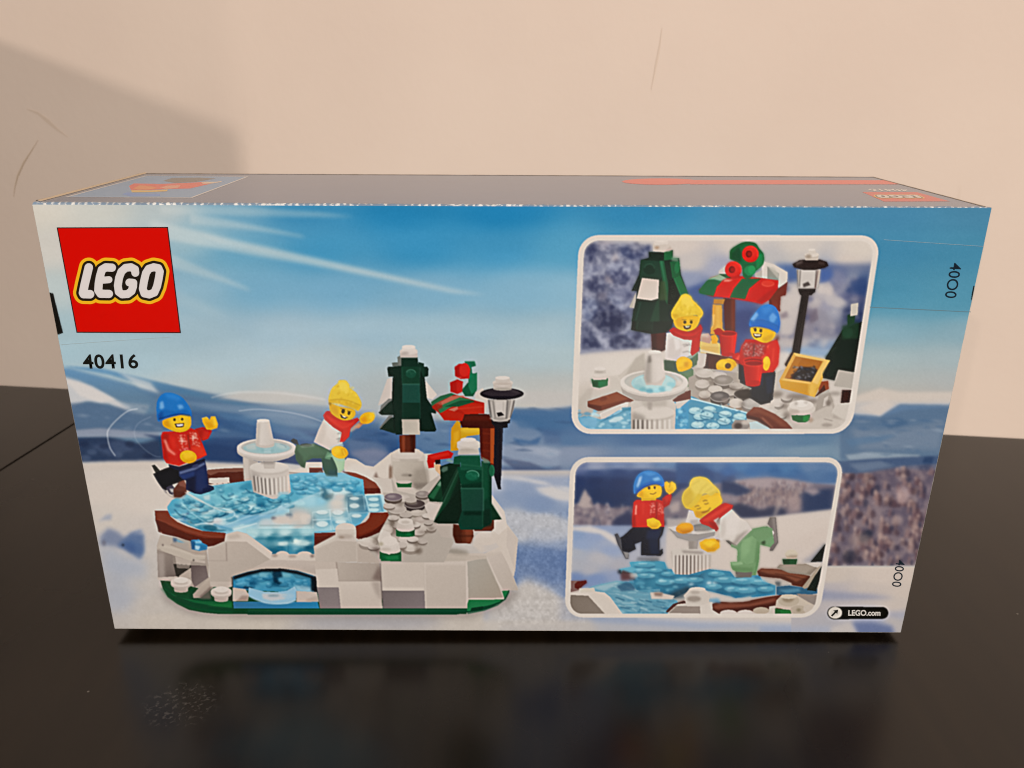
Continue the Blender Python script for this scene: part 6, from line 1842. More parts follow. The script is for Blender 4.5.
def finish_print():
    """paper grain and the seal tapes' faint colour cast stay inside the print"""
    # the print's blues are greyer than its inks; the clear plates are pale
    def tone(paths, sat, gain, lift, y0=0):
        k = np.zeros((CH, CW), bool)
        for p_ in paths:
            k |= IDM == IDS[p_]
        if y0:
            k[:int((y0 - PY0) * SS)] = False
        m = blur(k.astype(np.float32), 3.0)[..., None] * k[..., None]
        lum = ART @ np.array([.3, .55, .15], np.float32)
        new = (lum[..., None] * (1 - sat) + ART * sat) * np.array(gain, np.float32) + lift
        ART[:] += m * (new - ART)
    rim = np.clip((ART[..., 2] - ART[..., 0]) * 8, 0, 1)[..., None]       # leaves the brown rims alone
    old = ART.copy()
    tone(['toy_picture/printed_pond', 'toy_picture/printed_stream'], .80, (1.22, 1.22, 1.19), -.145)
    ART[:] = old + rim * (ART - old)
    tone([p_ for p_ in IDS if p_.startswith('inset_picture') and 'pond' in p_], .86, (1, .98, .96), 0)
    Yh = (np.arange(CH) / SS + PY0)[:, None, None].astype(np.float32)
    k0 = np.clip((np.arange(CH) / SS + PY0 - 372) / 25, 0, 1)[:, None, None].astype(np.float32)
    fp = blur((IDM == IDS['front_panel']).astype(np.float32), 1.0)[..., None] * (IDM == IDS['front_panel'])[..., None] * k0
    lum = (ART @ np.array([.3, .55, .15], np.float32))[..., None]
    fp = fp * np.clip((ART[..., 2:] - ART[..., :1]) * 5, 0, 1)
    ART[:] += fp * ((lum * .18 + ART * .82) * np.where(Yh < 474, .90, .97) - ART)
    sky = np.clip((330 - (np.arange(CH) / SS + PY0)) / 90, 0, 1)[:, None, None] * (IDM == IDS['front_panel'])[..., None]
    blue = np.clip((ART[..., 2:] - ART[..., :1]) * 3, 0, 1)
    ART[:] *= 1 - sky * blue * np.array([.03, .02, .01], np.float32)
    ART[:] = blur(ART, 1.0)
    # out-of-focus backdrops stay soft, the toys are crisp
    Y_, X_ = np.arange(CH)[:, None] / SS + PY0, np.arange(CW)[None, :] / SS + PX0
    soft = (IDM == IDS['inset_picture#a']) | (IDM == IDS['inset_picture#b']) | ((IDM == IDS['front_panel']) & (X_ > 815) & (Y_ > 462) & (Y_ < 564))
    soft = blur(soft.astype(np.float32), 2.0)[..., None] * soft[..., None]
    ART[:] += soft * (blur(ART, 2.4) - ART)
    for r, k in ((3.2, .85), (9.0, .08)):
        ART[:] += k * (1 - .75 * soft) * (ART - blur(ART, r))
    g = np.random.default_rng(9).standard_normal((CH, CW)).astype(np.float32)
    g = blur(g, 1.2)
    ART[:] += (g / g.std() * .004)[..., None]
    np.clip(ART, 0, 1, out=ART)
paint_inset2()
paint_badge()
finish_print()

# ---------------------------------------------------------------- camera model
CAM = dict(rx=1.21323370, ry=-0.0184013535, rz=0.0117693938, loc=(-0.00156392688, -0.224840807, 0.171651), f=812.473415)
BOX_H, BOX_D, GAP = 0.139807, 0.0749629, 0.0029
TABLE_Z = -GAP

def cam_matrix():
    ca, sa = math.cos(CAM['rx']), math.sin(CAM['rx'])
    cb, sb = math.cos(CAM['ry']), math.sin(CAM['ry'])
    cc, sc = math.cos(CAM['rz']), math.sin(CAM['rz'])
    X = np.array([[1, 0, 0], [0, ca, -sa], [0, sa, ca]])
    Y = np.array([[cb, 0, sb], [0, 1, 0], [-sb, 0, cb]])
    Zm = np.array([[cc, -sc, 0], [sc, cc, 0], [0, 0, 1]])
    return Zm @ X @ Y
RM = cam_matrix()
CL = np.array(CAM['loc'])

def to_px(p):
    q = (np.asarray(p, float) - CL) @ RM
    return np.stack([512 + CAM['f'] * q[..., 0] / -q[..., 2], 384 - CAM['f'] * q[..., 1] / -q[..., 2]], -1)

def hit(px, n, d):
    """where the sight line of photo pixel px meets the plane n.p = d"""
    r = RM @ np.array([(px[0] - 512) / CAM['f'], -(px[1] - 384) / CAM['f'], -1.0])
    n = np.asarray(n, float)
    return CL + r * ((d - n @ CL) / (n @ r))

def bow(U, V):
    """the card bows outwards a little and is not perfectly flat"""
    env = np.clip(np.minimum(U, 1 - U) * 14, 0, 1) * np.clip(np.minimum(V, 1 - V) * 9, 0, 1)
    return env * (.00035 * np.sin(math.pi * U) * np.sin(math.pi * V) + .00012 * np.sin(U * 9 + V * 3) * np.sin(V * 5 + 1.3))

def on_front(px, off=0.0):
    """photo pixel to a point on the bowed front, lifted by off"""
    p = hit(px, (0, 1, 0), 0.0)
    if off:
        for _ in range(2):
            y = -float(bow(min(max((p[0] + .1309) / .2622, 0), 1), min(max(1 - p[2] / .1395, 0), 1))) - off
            p = hit(px, (0, 1, 0), y)
        return np.array([p[0], y, p[2]])
    return np.array([p[0], 0.0, p[2]])

def on_top(px, off=0.0):
    p = hit(px, (0, 0, 1), BOX_H)
    return np.array([p[0], p[1], BOX_H + off])

# ---------------------------------------------------------------- helpers
SC = bpy.context.scene
COL = SC.collection

def thing(name, label, cat, loc=(0, 0, 0), kind=None):
    o = bpy.data.objects.new(name, None)
    o.empty_display_size = .02
    o.location = loc
    COL.objects.link(o)
    o['label'] = label
    o['category'] = cat
    if kind:
        o['kind'] = kind
    return o

def mesh_obj(name, verts, faces, mat, parent=None, smooth_=False):
    me = bpy.data.meshes.new(name)
    me.from_pydata([tuple(map(float, v)) for v in verts], [], faces)
    me.update()
    me.materials.append(mat)
    if smooth_:
        for p in me.polygons:
            p.use_smooth = True
    o = bpy.data.objects.new(name, me)
    COL.objects.link(o)
    if parent is not None:
        o.parent = parent
    return o

def bm_obj(name, bm, mat, parent=None):
    me = bpy.data.meshes.new(name)
    bm.to_mesh(me)
    bm.free()
    me.materials.append(mat)
    o = bpy.data.objects.new(name, me)
    COL.objects.link(o)
    if parent is not None:
        o.parent = parent
    return o

def new_mat(name):
    m = bpy.data.materials.new(name)
    m.use_nodes = True
    nt = m.node_tree
    return m, nt, nt.nodes['Principled BSDF']

def lin(c):
    c = hexc(c)
    return np.where(c <= .04045, c / 12.92, ((c + .055) / 1.055) ** 2.4)

def flat_mat(name, c, rough=.35, spec=.5):
    m, nt, b = new_mat(name)
    v = np.clip(lin(c) / LIGHT, 0, .9) if isinstance(c, str) else c
    b.inputs['Base Color'].default_value = (*[float(x) for x in v], 1)
    b.inputs['Roughness'].default_value = rough
    b.inputs['Specular IOR Level'].default_value = spec
    return m

# light falling on the print: a printed colour equals the photographed colour divided by this
LIGHT = np.array([1.19, 1.04, 0.89])

def N(nt, t, **k):
    n = nt.nodes.new(t)
    for a, v in k.items():
        setattr(n, a, v)
    return n

def print_mat():
    m, nt, b = new_mat('printed_card')
    a = N(nt, 'ShaderNodeAttribute', attribute_name='print')
    nt.links.new(a.outputs['Color'], b.inputs['Base Color'])
    b.inputs['Roughness'].default_value = .16
    b.inputs['Specular IOR Level'].default_value = .22
    tc = N(nt, 'ShaderNodeTexCoord')
    no = N(nt, 'ShaderNodeTexNoise')
    no.inputs['Scale'].default_value = 900
    no.inputs['Detail'].default_value = 3
    bu = N(nt, 'ShaderNodeBump')
    bu.inputs['Strength'].default_value = .012
    bu.inputs['Distance'].default_value = .0003
    nt.links.new(tc.outputs['Object'], no.inputs['Vector'])
    nt.links.new(no.outputs['Fac'], bu.inputs['Height'])
    nt.links.new(bu.outputs['Normal'], b.inputs['Normal'])
    return m

# ---------------------------------------------------------------- the box
box = thing('toy_box', 'blue cardboard toy box printed with an ice rink scene, standing on the dark table', 'toy box')

FC = [on_front(q) for q in ((32.3, 204.6), (991.6, 208.0), (900.6, 632.2), (114.8, 628.4))]   # TL TR BR BL of the printed front

def paint_edge_marks():
    part_id('front_panel')
    Z(0, 0, 1)
    P('49.2 292.5 53.2 293.2 63.2 333 57 335', '15130f')
    P('973.2 286 974.8 286 972.4 300 970.8 300', '15130f')
paint_edge_marks()

def front_grid():
    nx, ny = 1480, 660
    u = np.linspace(0, 1, nx)[None, :, None]
    v = np.linspace(0, 1, ny)[:, None, None]
    tl, tr, br, bl = FC
    p = (tl * (1 - u) + tr * u) * (1 - v) + (bl * (1 - u) + br * u) * v
    U, V = u[..., 0], v[..., 0]
    p[..., 1] -= bow(U, V)
    px = to_px(p)
    cx = (px[..., 0] - PX0) * SS - .5
    cy = (px[..., 1] - PY0) * SS - .5
    img = ART
    x0 = np.clip(cx.astype(int), 0, CW - 2)
    y0 = np.clip(cy.astype(int), 0, CH - 2)
    fx = np.clip(cx - x0, 0, 1)[..., None]
    fy = np.clip(cy - y0, 0, 1)[..., None]
    c = (img[y0, x0] * (1 - fx) + img[y0, x0 + 1] * fx) * (1 - fy) + (img[y0 + 1, x0] * (1 - fx) + img[y0 + 1, x0 + 1] * fx) * fy
    c = np.where(c <= .04045, c / 12.92, ((c + .055) / 1.055) ** 2.4)
    c = np.clip(c / LIGHT, 0, .9)
    pc = (px[:-1, :-1] + px[1:, 1:]) / 2
    ids = IDM[np.clip(((pc[..., 1] - PY0) * SS).astype(int), 0, CH - 1), np.clip(((pc[..., 0] - PX0) * SS).astype(int), 0, CW - 1)]
    return p.reshape(-1, 3), c.reshape(-1, 3), ids, nx, ny

def build_print():
    P3, C3, ids, nx, ny = front_grid()
    mat = print_mat()
    q = np.arange(nx * ny).reshape(ny, nx)
    quads = np.stack([q[:-1, :-1], q[1:, :-1], q[1:, 1:], q[:-1, 1:]], -1)
    made = {}

    def make(name, sel, parent):
        f = quads[sel]
        used, inv = np.unique(f.ravel(), return_inverse=True)
        me = bpy.data.meshes.new(name)
        nf = len(f)
        me.vertices.add(len(used))
        me.vertices.foreach_set('co', P3[used].astype(np.float32).ravel())
        me.loops.add(nf * 4)
        me.loops.foreach_set('vertex_index', inv.astype(np.int32).ravel())
        me.polygons.add(nf)
        me.polygons.foreach_set('loop_start', np.arange(0, nf * 4, 4, dtype=np.int32))
        me.polygons.foreach_set('use_smooth', np.ones(nf, dtype=bool))
        me.update(calc_edges=True)
        at = me.color_attributes.new('print', 'FLOAT_COLOR', 'POINT')
        at.data.foreach_set('color', np.concatenate([C3[used], np.ones((len(used), 1))], 1).astype(np.float32).ravel())
        me.materials.append(mat)
        o = bpy.data.objects.new(name, me)
        COL.objects.link(o)
        o.parent = parent
        return o

    for path in sorted(IDS, key=lambda k: k.count('/')):
        sel = ids == IDS[path]
        if not sel.any():
            continue
        bits = path.split('/')
        parent = box if len(bits) == 1 else made[bits[0]]
        o = make(bits[-1].split('#')[0], sel, parent)
        made[path] = o
        if path in PART_LABELS:
            o['label'] = PART_LABELS[path]
    return made

PART_LABELS = {
    'toy_picture': 'printed picture of a round ice rink with two skaters',
    'inset_picture#a': 'upper printed picture of two figures by a market stall',
    'inset_picture#b': 'lower printed picture of two skaters at the fountain',
    'toy_picture/printed_figure#girl': 'printed skater in yellow hat and red scarf',
    'toy_picture/printed_figure#boy': 'printed skater in blue hat and red jacket',
    'toy_picture/printed_tree#back': 'printed fir tree with a snowy white block',
    'toy_picture/printed_tree#front': 'printed fir tree in front of the lamp',
    'inset_picture#a/printed_figure#girl': 'printed figure in yellow hat and red scarf',
    'inset_picture#a/printed_figure#boy': 'printed figure in blue hat holding a red cup',
    'inset_picture#b/printed_figure#boy': 'printed skater in blue hat waving',
    'inset_picture#b/printed_figure#girl': 'printed skater leaning over the fountain',
}
made = build_print()

# ---- carton body behind the print, with rounded folds and a bottom that bulges on to the table
def shell_mat():
    m, nt, b = new_mat('blue_card')
    b.inputs['Base Color'].default_value = (.07, .2, .36, 1)
    b.inputs['Roughness'].default_value = .3
    return m
M_shell = shell_mat()
tl, tr, br, bl = FC
E_ = .0014                                       # fold radius
TBL, TBR = on_top((144.3, 173.4)), on_top((873.4, 177.0))
def carton():
    f = .0003
    fr = [tl + (0, f, 0), tr + (0, f, 0), br + (0, f, 0), bl + (0, f, 0)]
    top = [np.array([tl[0] + E_, E_, BOX_H - .0003]), np.array([tr[0] - E_, E_, BOX_H - .0003]), TBR - (0, 0, .0003), TBL - (0, 0, .0003)]
    bk = [np.array([TBL[0], BOX_D, BOX_H - .001]), np.array([TBR[0], BOX_D, BOX_H - .001]), np.array([br[0], BOX_D, .0]), np.array([bl[0], BOX_D, .0])]
    v = fr + top + bk
    faces = [(0, 3, 2, 1), (0, 1, 5, 4), (4, 5, 6, 7), (7, 6, 9, 8), (8, 9, 10, 11)]
    # sides
    faces += [(0, 4, 7, 8, 11, 3), (1, 2, 10, 9, 6, 5)]
    # bulged bottom
    n0 = len(v)
    nx, ny = 28, 16
    for j in range(ny + 1):
        for i in range(nx + 1):
            s, t = i / nx, j / ny
            p = (fr[3] * (1 - s) + fr[2] * s) * (1 - t) + (bk[3] * (1 - s) + bk[2] * s) * t
            k = min(1, 14 * min(s, 1 - s)) * min(1.0, 4 * min(t, 1 - t))
            v.append(p + np.array([0, 0, (TABLE_Z + .00005) * k - p[2] * k]))
    for j in range(ny):
        for i in range(nx):
            a = n0 + j * (nx + 1) + i
            faces.append((a, a + nx + 1, a + nx + 2, a + 1))
    return mesh_obj('carton', v, faces, M_shell, box)
carton()

# ---- worn folds round the front: the print is rubbed through to white card
def fold_mat(name, base, wear, lo, hi, scale, nicks=0.0):
    m, nt, b = new_mat(name)
    tc = N(nt, 'ShaderNodeTexCoord')
    no = N(nt, 'ShaderNodeTexNoise')
    no.inputs['Scale'].default_value = scale
    no.inputs['Detail'].default_value = 4
    no.inputs['Roughness'].default_value = .7
    n2 = N(nt, 'ShaderNodeTexNoise')
    n2.inputs['Scale'].default_value = 26
    ad = N(nt, 'ShaderNodeMath', operation='MULTIPLY_ADD')
    ad.inputs[1].default_value = .45
    cr = N(nt, 'ShaderNodeValToRGB')
    cr.color_ramp.elements[0].position = lo
    cr.color_ramp.elements[1].position = hi
    cr.color_ramp.elements[0].color = (*base, 1)
    cr.color_ramp.elements[1].color = (*wear, 1)
    nt.links.new(tc.outputs['Object'], no.inputs['Vector'])
    nt.links.new(tc.outputs['Object'], n2.inputs['Vector'])
    nt.links.new(n2.outputs['Fac'], ad.inputs[0])
    nt.links.new(no.outputs['Fac'], ad.inputs[2])
    # small regular nicks where the card was scored before folding
    sx = N(nt, 'ShaderNodeSeparateXYZ')
    nt.links.new(tc.outputs['Object'], sx.inputs[0])
    fq = N(nt, 'ShaderNodeMath', operation='MULTIPLY')
    fq.inputs[1].default_value = 2 * math.pi / .00185
    sn = N(nt, 'ShaderNodeMath', operation='SINE')
    am = N(nt, 'ShaderNodeMath', operation='MULTIPLY_ADD')
    am.inputs[1].default_value = nicks
    nt.links.new(sx.outputs['X'], fq.inputs[0])
    nt.links.new(fq.outputs[0], sn.inputs[0])
    nt.links.new(sn.outputs[0], am.inputs[0])
    nt.links.new(ad.outputs[0], am.inputs[2])
    nt.links.new(am.outputs[0], cr.inputs['Fac'])
    nt.links.new(cr.outputs['Color'], b.inputs['Base Color'])
    b.inputs['Roughness'].default_value = .3
    return m

def fold(name, a0, a1, b0, b1, mat, n=120, amp=.00008, seed=1, segs=4, bulge=(0, 0, 0)):
    """curved strip from line a0-a1 to line b0-b1 with tiny dents"""
    r = random.Random(seed)
    v, f = [], []
    a0, a1, b0, b1 = map(np.array, (a0, a1, b0, b1))
    bulge = np.array(bulge)
    for i in range(n + 1):
        t = i / n
        a, b_ = a0 * (1 - t) + a1 * t, b0 * (1 - t) + b1 * t
        k = r.uniform(-amp, amp)
        for j in range(segs + 1):
            s = j / segs
            v.append(a * (1 - s) + b_ * s + bulge * math.sin(math.pi * s) * (1 + k / .0001 * .35) + (0, 0, k * math.sin(math.pi * s)))
    for i in range(n):
        for j in range(segs):
            q = i * (segs + 1) + j
            f.append((q, q + 1, q + segs + 2, q + segs + 1))
    return mesh_obj(name, v, f, mat, box, True)

M_fold = fold_mat('worn_fold', (.20, .29, .42), (.80, .83, .86), .73, .86, 700, .075)
M_side = fold_mat('worn_side_fold', (.50, .52, .52), (.8, .76, .7), .55, .8, 260)
M_right = fold_mat('right_fold', (.06, .12, .2), (.6, .62, .6), .5, .8, 200)
M_bot = fold_mat('worn_bottom_fold', (.60, .56, .52), (.88, .86, .82), .62, .78, 500)
T0, T1 = np.array([tl[0] + .0006, E_, BOX_H]), np.array([tr[0] - .0006, E_, BOX_H])
fold('worn_edge', tl, tr, T0, T1, M_fold, 260, seed=2, bulge=(0, -.00022, .00022))
fold('side_edge', bl, tl, bl + (-.0004, .0012, 0), tl + (-.0003, .0012, 0), M_side, 90, seed=3, bulge=(-.0002, 0, 0))
fold('side_edge', tr, br, tr + (.0005, .0012, 0), br + (.0004, .0012, 0), M_right, 90, seed=4, bulge=(.0002, 0, 0))
fold('bottom_edge', br, bl, br + (0, .0010, -.0004), bl + (0, .0010, -.0004), M_bot, 260, seed=5, amp=.00012, bulge=(0, -.0001, -.0002))
# bare card of the tuck flap showing along the left end of the lid
M_card = flat_mat('bare_card', (.72, .58, .42), .6)
fold('flap_edge', T0 + (-.0004, 0, .0001), TBL + (-.0004, 0, .0001), T0 + (.0009, 0, .00006), TBL + (.0009, 0, .00006), M_card, 40, amp=.00003, seed=6, bulge=(0, 0, .00035))
M_dk = flat_mat('dark_card', (.36, .29, .22), .5)
fold('flap_edge', TBR + (.0004, 0, 0), T1 + (.0004, 0, 0), TBR + (-.0006, 0, .00005), T1 + (-.0006, 0, .00005), M_dk, 40, amp=.00003, seed=7, bulge=(0, 0, .0001))
fold('flap_edge', TBL, TBR, TBL + (0, -.0008, .00005), TBR + (0, -.0008, .00005), M_dk, 80, amp=.00003, seed=8, bulge=(0, 0, .0001))

# ---- lid with its own print, seen at a grazing angle
def lid_mat(name, c, rough=.2):
    m, nt, b = new_mat(name)
    b.inputs['Base Color'].default_value = (*c, 1)
    b.inputs['Roughness'].default_value = rough
    tc = N(nt, 'ShaderNodeTexCoord')
    no = N(nt, 'ShaderNodeTexNoise')
    no.inputs['Scale'].default_value = 60
    bu = N(nt, 'ShaderNodeBump')
    bu.inputs['Strength'].default_value = .05
    bu.inputs['Distance'].default_value = .001
    nt.links.new(tc.outputs['Object'], no.inputs['Vector'])
    nt.links.new(no.outputs['Fac'], bu.inputs['Height'])
    nt.links.new(bu.outputs['Normal'], b.inputs['Normal'])
    return m
M_lid = lid_mat('lid_blue', (.13, .20, .34), .14)
lid = mesh_obj('top_panel', [T0, T1, TBR, TBL], [(0, 1, 2, 3)], M_lid, box)

def top_poly(name, px, c, parent, off=.00006, rough=.2):
    n = len(px)
    return mesh_obj(name, [on_top(q, off) for q in px], [tuple(range(n))[::-1] if False else tuple(range(n))], lid_mat(name + '_ink', c, rough), parent)

pic = top_poly('top_picture', ((64.5, 197.2), (192.4, 197.9), (249, 176.6), (146, 175.6)), (.22, .44, .74), box, .00002)
def frame_strip(px, w=.0008):
    p = [on_top(q, .00003) for q in px]
    c = sum(p) / 4
    inner = [q + (c - q) * .0 for q in p]
    v, f = [], []
    for i, q in enumerate(p):
        a, b = p[i - 1] - q, p[(i + 1) % 4] - q
        a, b = a / np.linalg.norm(a), b / np.linalg.norm(b)
        s = abs(np.cross(a[:2], b[:2]))
        v += [q, q + (a + b) * w / max(s, .3)]
    for i in range(4):
        j = (i + 1) % 4
        f.append((2 * i, 2 * j, 2 * j + 1, 2 * i + 1))
    return v, f
v, f = frame_strip(((64.5, 197.2), (192.4, 197.9), (249, 176.6), (146, 175.6)))
mesh_obj('picture_border', v, f, lid_mat('border_ink', (.85, .85, .85)), pic)
top_poly('printed_roof', ((129, 186), (134, 183.5), (160, 184), (186, 183), (208, 181.8), (214, 183), (190, 188.6), (170, 189), (150, 190), (131, 190)), (1, .09, .03), pic, .00003)
top_poly('printed_sledge', ((131, 190.2), (150, 190.6), (168, 189.6), (167, 191.4), (150, 192.2), (132, 192.4)), (1, .62, .1), pic, .000045)
top_poly('printed_flame', ((133, 188.6), (140, 185.2), (151, 186.4), (158, 188.2), (150, 189.6), (138, 189.8)), (1, .30, .04), pic, .00004)
top_poly('printed_gift', ((160, 187.6), (168, 185.6), (181, 185.4), (178, 188.0), (166, 189.0)), (1, .42, .25), pic, .00004)
top_poly('printed_star', ((201, 182.8), (207, 181.9), (216, 182.0), (221, 181.2), (222, 182.0), (212, 183.6), (203, 183.8)), (1, .78, .55), pic, .00004)
top_poly('printed_ice', ((122, 194.2), (127, 192.4), (142, 193.8), (160, 193.8), (160, 196), (130, 196.4)), (.12, .35, .9), pic, .00003)
top_poly('printed_rocks', ((163, 181), (172, 178), (200, 177.6), (216, 178.6), (196, 182), (175, 183)), (.16, .15, .13), pic, .00003)
t = np.linspace(0, 2 * math.pi, 28, endpoint=False)
top_poly('red_oval', [(661 + 39 * math.cos(a), 181.6 + 3.2 * math.sin(-a)) for a in t], (1, .08, .03), box, .00003)
top_poly('red_stripe', ((690, 180.0), (690, 184.4), (899, 184.4), (885, 180.2)), (1, .08, .03), box, .000025)

# ---------------------------------------------------------------- brand logo, lettering traced as fat strokes
LETTERS = [
    [(216, 304), (205, 350), (190, 412), (179, 466), (183, 474), (224, 475)],
    [(364, 305), (325, 303), (300, 318), (288, 360), (280, 405), (277, 450), (292, 472), (345, 473)],
    [(296, 386), (345, 382)],
    [(514, 338), (512, 316), (486, 302), (452, 306), (425, 330), (410, 370), (402, 420), (408, 460), (430, 476), (465, 474), (490, 455), (500, 425), (501, 402), (476, 400)],
    [(632, 302), (600, 312), (582, 340), (569, 395), (562, 440), (572, 470), (604, 477), (636, 464), (653, 425), (664, 375), (671, 330), (661, 308), (632, 302)],
]
LET_R = [27, 26, 22, 25, 25]

FILL = [[(622, 335), (606, 440)], [(238, 380), (232, 450)], [(325, 344), (358, 344)], [(318, 428), (350, 430)], [(462, 350), (450, 425)], [(470, 345), (476, 362)], [(385, 345), (372, 430)], [(530, 380), (522, 430)]]

def sdf_letters(X, Y, grow):
    d = np.full(X.shape, 1e9)
    more = list(zip(FILL, [0] * len(FILL))) if grow > 5 else []
    for s, r in list(zip(LETTERS, LET_R)) + more:
        s = np.array(s, float)
        for a, b in zip(s[:-1], s[1:]):
            v = b - a
            t_ = np.clip(((X - a[0]) * v[0] + (Y - a[1]) * v[1]) / max(v @ v, 1e-9), 0, 1)
            d = np.minimum(d, np.hypot(X - a[0] - t_ * v[0], Y - a[1] - t_ * v[1]) - r)
    return d - grow

def contour_mesh(D, X, Y, place):
    """cells of the grid clipped where the field crosses zero, so outlines stay smooth"""
    v, f, cache = [], [], {}
    H, W = D.shape

    def vert(key, x, y):
        if key not in cache:
            cache[key] = len(v)
            v.append(place(x, y))
        return cache[key]
    for j in range(H - 1):
        for i in range(W - 1):
            c = [(j, i), (j + 1, i), (j + 1, i + 1), (j, i + 1)]
            ds = [D[q] for q in c]
            if min(ds) > 0:
                continue
            poly = []
            for k in range(4):
                a, b = c[k], c[(k + 1) % 4]
                da, db = ds[k], ds[(k + 1) % 4]
                if da <= 0:
                    poly.append(vert(a, X[a], Y[a]))
                if (da <= 0) != (db <= 0):
                    t_ = da / (da - db)
                    poly.append(vert((min(a, b), max(a, b)), X[a] + (X[b] - X[a]) * t_, Y[a] + (Y[b] - Y[a]) * t_))
            if len(poly) >= 3:
                f.append(tuple(poly))
    return v, f

def lettering(place, names_cols, parent, step=3.0, mats=None):
    X, Y = np.meshgrid(np.arange(96, 752, step), np.arange(216, 560, step))
    last = parent
    for (name, grow, off, col) in names_cols:
        D = sdf_letters(X, Y, grow)
        vv, ff = contour_mesh(D, X, Y, lambda x, y: place(x, y, off))
        mesh_obj(name, vv, ff, mats(name, col), parent)

def front_patch(name, q, off, mat, parent, inset=0.0, n=10):
    """four-cornered patch of print that follows the bowed front"""
    q = [np.array(p, float) for p in q]
    c = sum(q) / 4
    q = [p + (c - p) * inset for p in q]
    v = []
    for j in range(n + 1):
        for i in range(n + 1):
            s_, t_ = i / n, j / n
            v.append(on_front((q[0] * (1 - s_) + q[1] * s_) * (1 - t_) + (q[3] * (1 - s_) + q[2] * s_) * t_, off))
    f = [(j * (n + 1) + i, (j + 1) * (n + 1) + i, (j + 1) * (n + 1) + i + 1, j * (n + 1) + i + 1) for j in range(n) for i in range(n)]
    return mesh_obj(name, v, f, mat, parent, True)

LQ = [(56.6, 227.4), (168.0, 226.9), (181.0, 333.2), (76.5, 332.8)]
M_logo_edge = flat_mat('logo_outline_ink', '2a1512', .19, .22)
logo = front_patch('logo', LQ, .00004, M_logo_edge, box)
front_patch('red_field', LQ, .00006, flat_mat('logo_red_ink', 'd20a02', .19, .22), logo, .02)
def place_logo(x, y, off):
    return on_front((55 + x / 6.4, 220 + y / 6.4), off)
lettering(place_logo, [('letter_rim', 36, .00008, 'f0b41e'), ('letter_outline', 17, .00010, '1d150d'), ('lettering', 0, .00012, 'dcd0c9')], logo,
          mats=lambda n, c: flat_mat(n + '_ink', c, .19, .22))

# the same logo, small and upside down on the lid
TQ = [np.array(q) for q in ((862, 192.0), (917, 192.2), (950, 201.4), (884, 201.6))]     # far left, far right, near right, near left
tv = [on_top(q, .00002) for q in TQ]
top_logo = mesh_obj('top_logo', tv, [(3, 2, 1, 0)], lid_mat('top_logo_ink', (.85, .06, .03)), box)
def place_top(x, y, off):
    s, t_ = 1 - (x - 5) / 740, (y - 40) / 690
    s, t_ = min(max(s, 0), 1), min(max(t_, 0), 1)
    p = (tv[3] * (1 - s) + tv[2] * s) * (1 - t_) + (tv[0] * (1 - s) + tv[1] * s) * t_
    return p + np.array([0, 0, off])
lettering(place_top, [('letter_rim', 34, .000015, (1, .6, .05)), ('letter_outline', 14, .00003, (.05, .04, .03)), ('lettering', 0, .000045, (.9, .86, .8))], top_logo, step=7.0,
          mats=lambda n, c: lid_mat('lid_' + n, c))

# ---------------------------------------------------------------- type
def type_obj(name, text, place, h, mat, parent, bold=0.0, sx=1.0, space=1.0, align='LEFT'):
    """flat lettering: outlines of the built-in typeface, converted to a mesh, laid out by place(x, y)"""
    cu = bpy.data.curves.new(name, 'FONT')
    cu.body = text
    cu.size = 1.0
    cu.offset = bold
    cu.space_character = space
    cu.resolution_u = 6
    o = bpy.data.objects.new(name, cu)
    COL.objects.link(o)
    dg = bpy.context.evaluated_depsgraph_get()
    me = bpy.data.meshes.new_from_object(o.evaluated_get(dg))
    bpy.data.objects.remove(o)
    co = np.array([tuple(q.co) for q in me.vertices])
    mn, mx = co.min(0), co.max(0)
    for q in me.vertices:
        x = (q.co.x - mn[0]) / (mx[0] - mn[0])
        y = (q.co.y - mn[1]) / (mx[1] - mn[1])
        q.co = Vector(place(x, y))
    me.name = name
    me.materials.clear()
    me.materials.append(mat)
    me.update()
    o = bpy.data.objects.new(name, me)
    COL.objects.link(o)
    o.parent = parent
    return o

def bil(q, off, fn):
    """q: photo pixels of the text's top-left, top-right, bottom-right, bottom-left corners"""
    c = [fn(p, off) for p in q]
    return lambda x, y: (c[3] * (1 - x) + c[2] * x) * (1 - y) + (c[0] * (1 - x) + c[1] * x) * y

M_black = flat_mat('black_ink', '14140f', .19, .22)
M_stamp = flat_mat('stamp_ink', '18222b', .19, .22)
M_white = flat_mat('white_ink', 'd8cec2', .19, .22)
type_obj('set_number', '40416', bil(((81.6, 354.2), (137.4, 354.0), (138.6, 368.6), (83.6, 368.9)), .00005, on_front), 1, M_black, box, bold=.022, space=1.06)
# stamped production codes, read from top to bottom
type_obj('stamped_code', '40O0', bil(((962.0, 263.2), (956.0, 298.6), (944.6, 297.6), (950.6, 262.6)), .00005, on_front), 1, M_stamp, box, bold=.006)
type_obj('stamped_code', '40O0', bil(((905.4, 560.4), (901.0, 587.2), (891.6, 586.4), (896.4, 559.6)), .00005, on_front), 1, M_stamp, box, bold=.006)
badge = made['web_badge']
type_obj('web_address', 'LEGO.com', bil(((848.4, 610.0), (880.6, 610.0), (880.4, 615.8), (848.2, 615.8)), .00005, on_front), 1, M_white, badge, bold=.03)
av = [on_front((820 + x / 5.689, 540 + y / 5.689), .00005) for x, y in ((62, 430), (70, 436), (92, 414), (98, 424), (104, 396), (74, 402), (84, 407))]
mesh_obj('arrow', av, [(0, 1, 2, 6), (2, 3, 4, 5, 6)], M_black, badge)
M_lidwhite = lid_mat('lid_white_ink', (.9, .9, .88))
type_obj('top_number', '40416', bil(((911, 191.4), (871.5, 191.3), (867, 188.9), (905, 189.0)), .00003, on_top), 1, M_lidwhite, box, bold=.03)

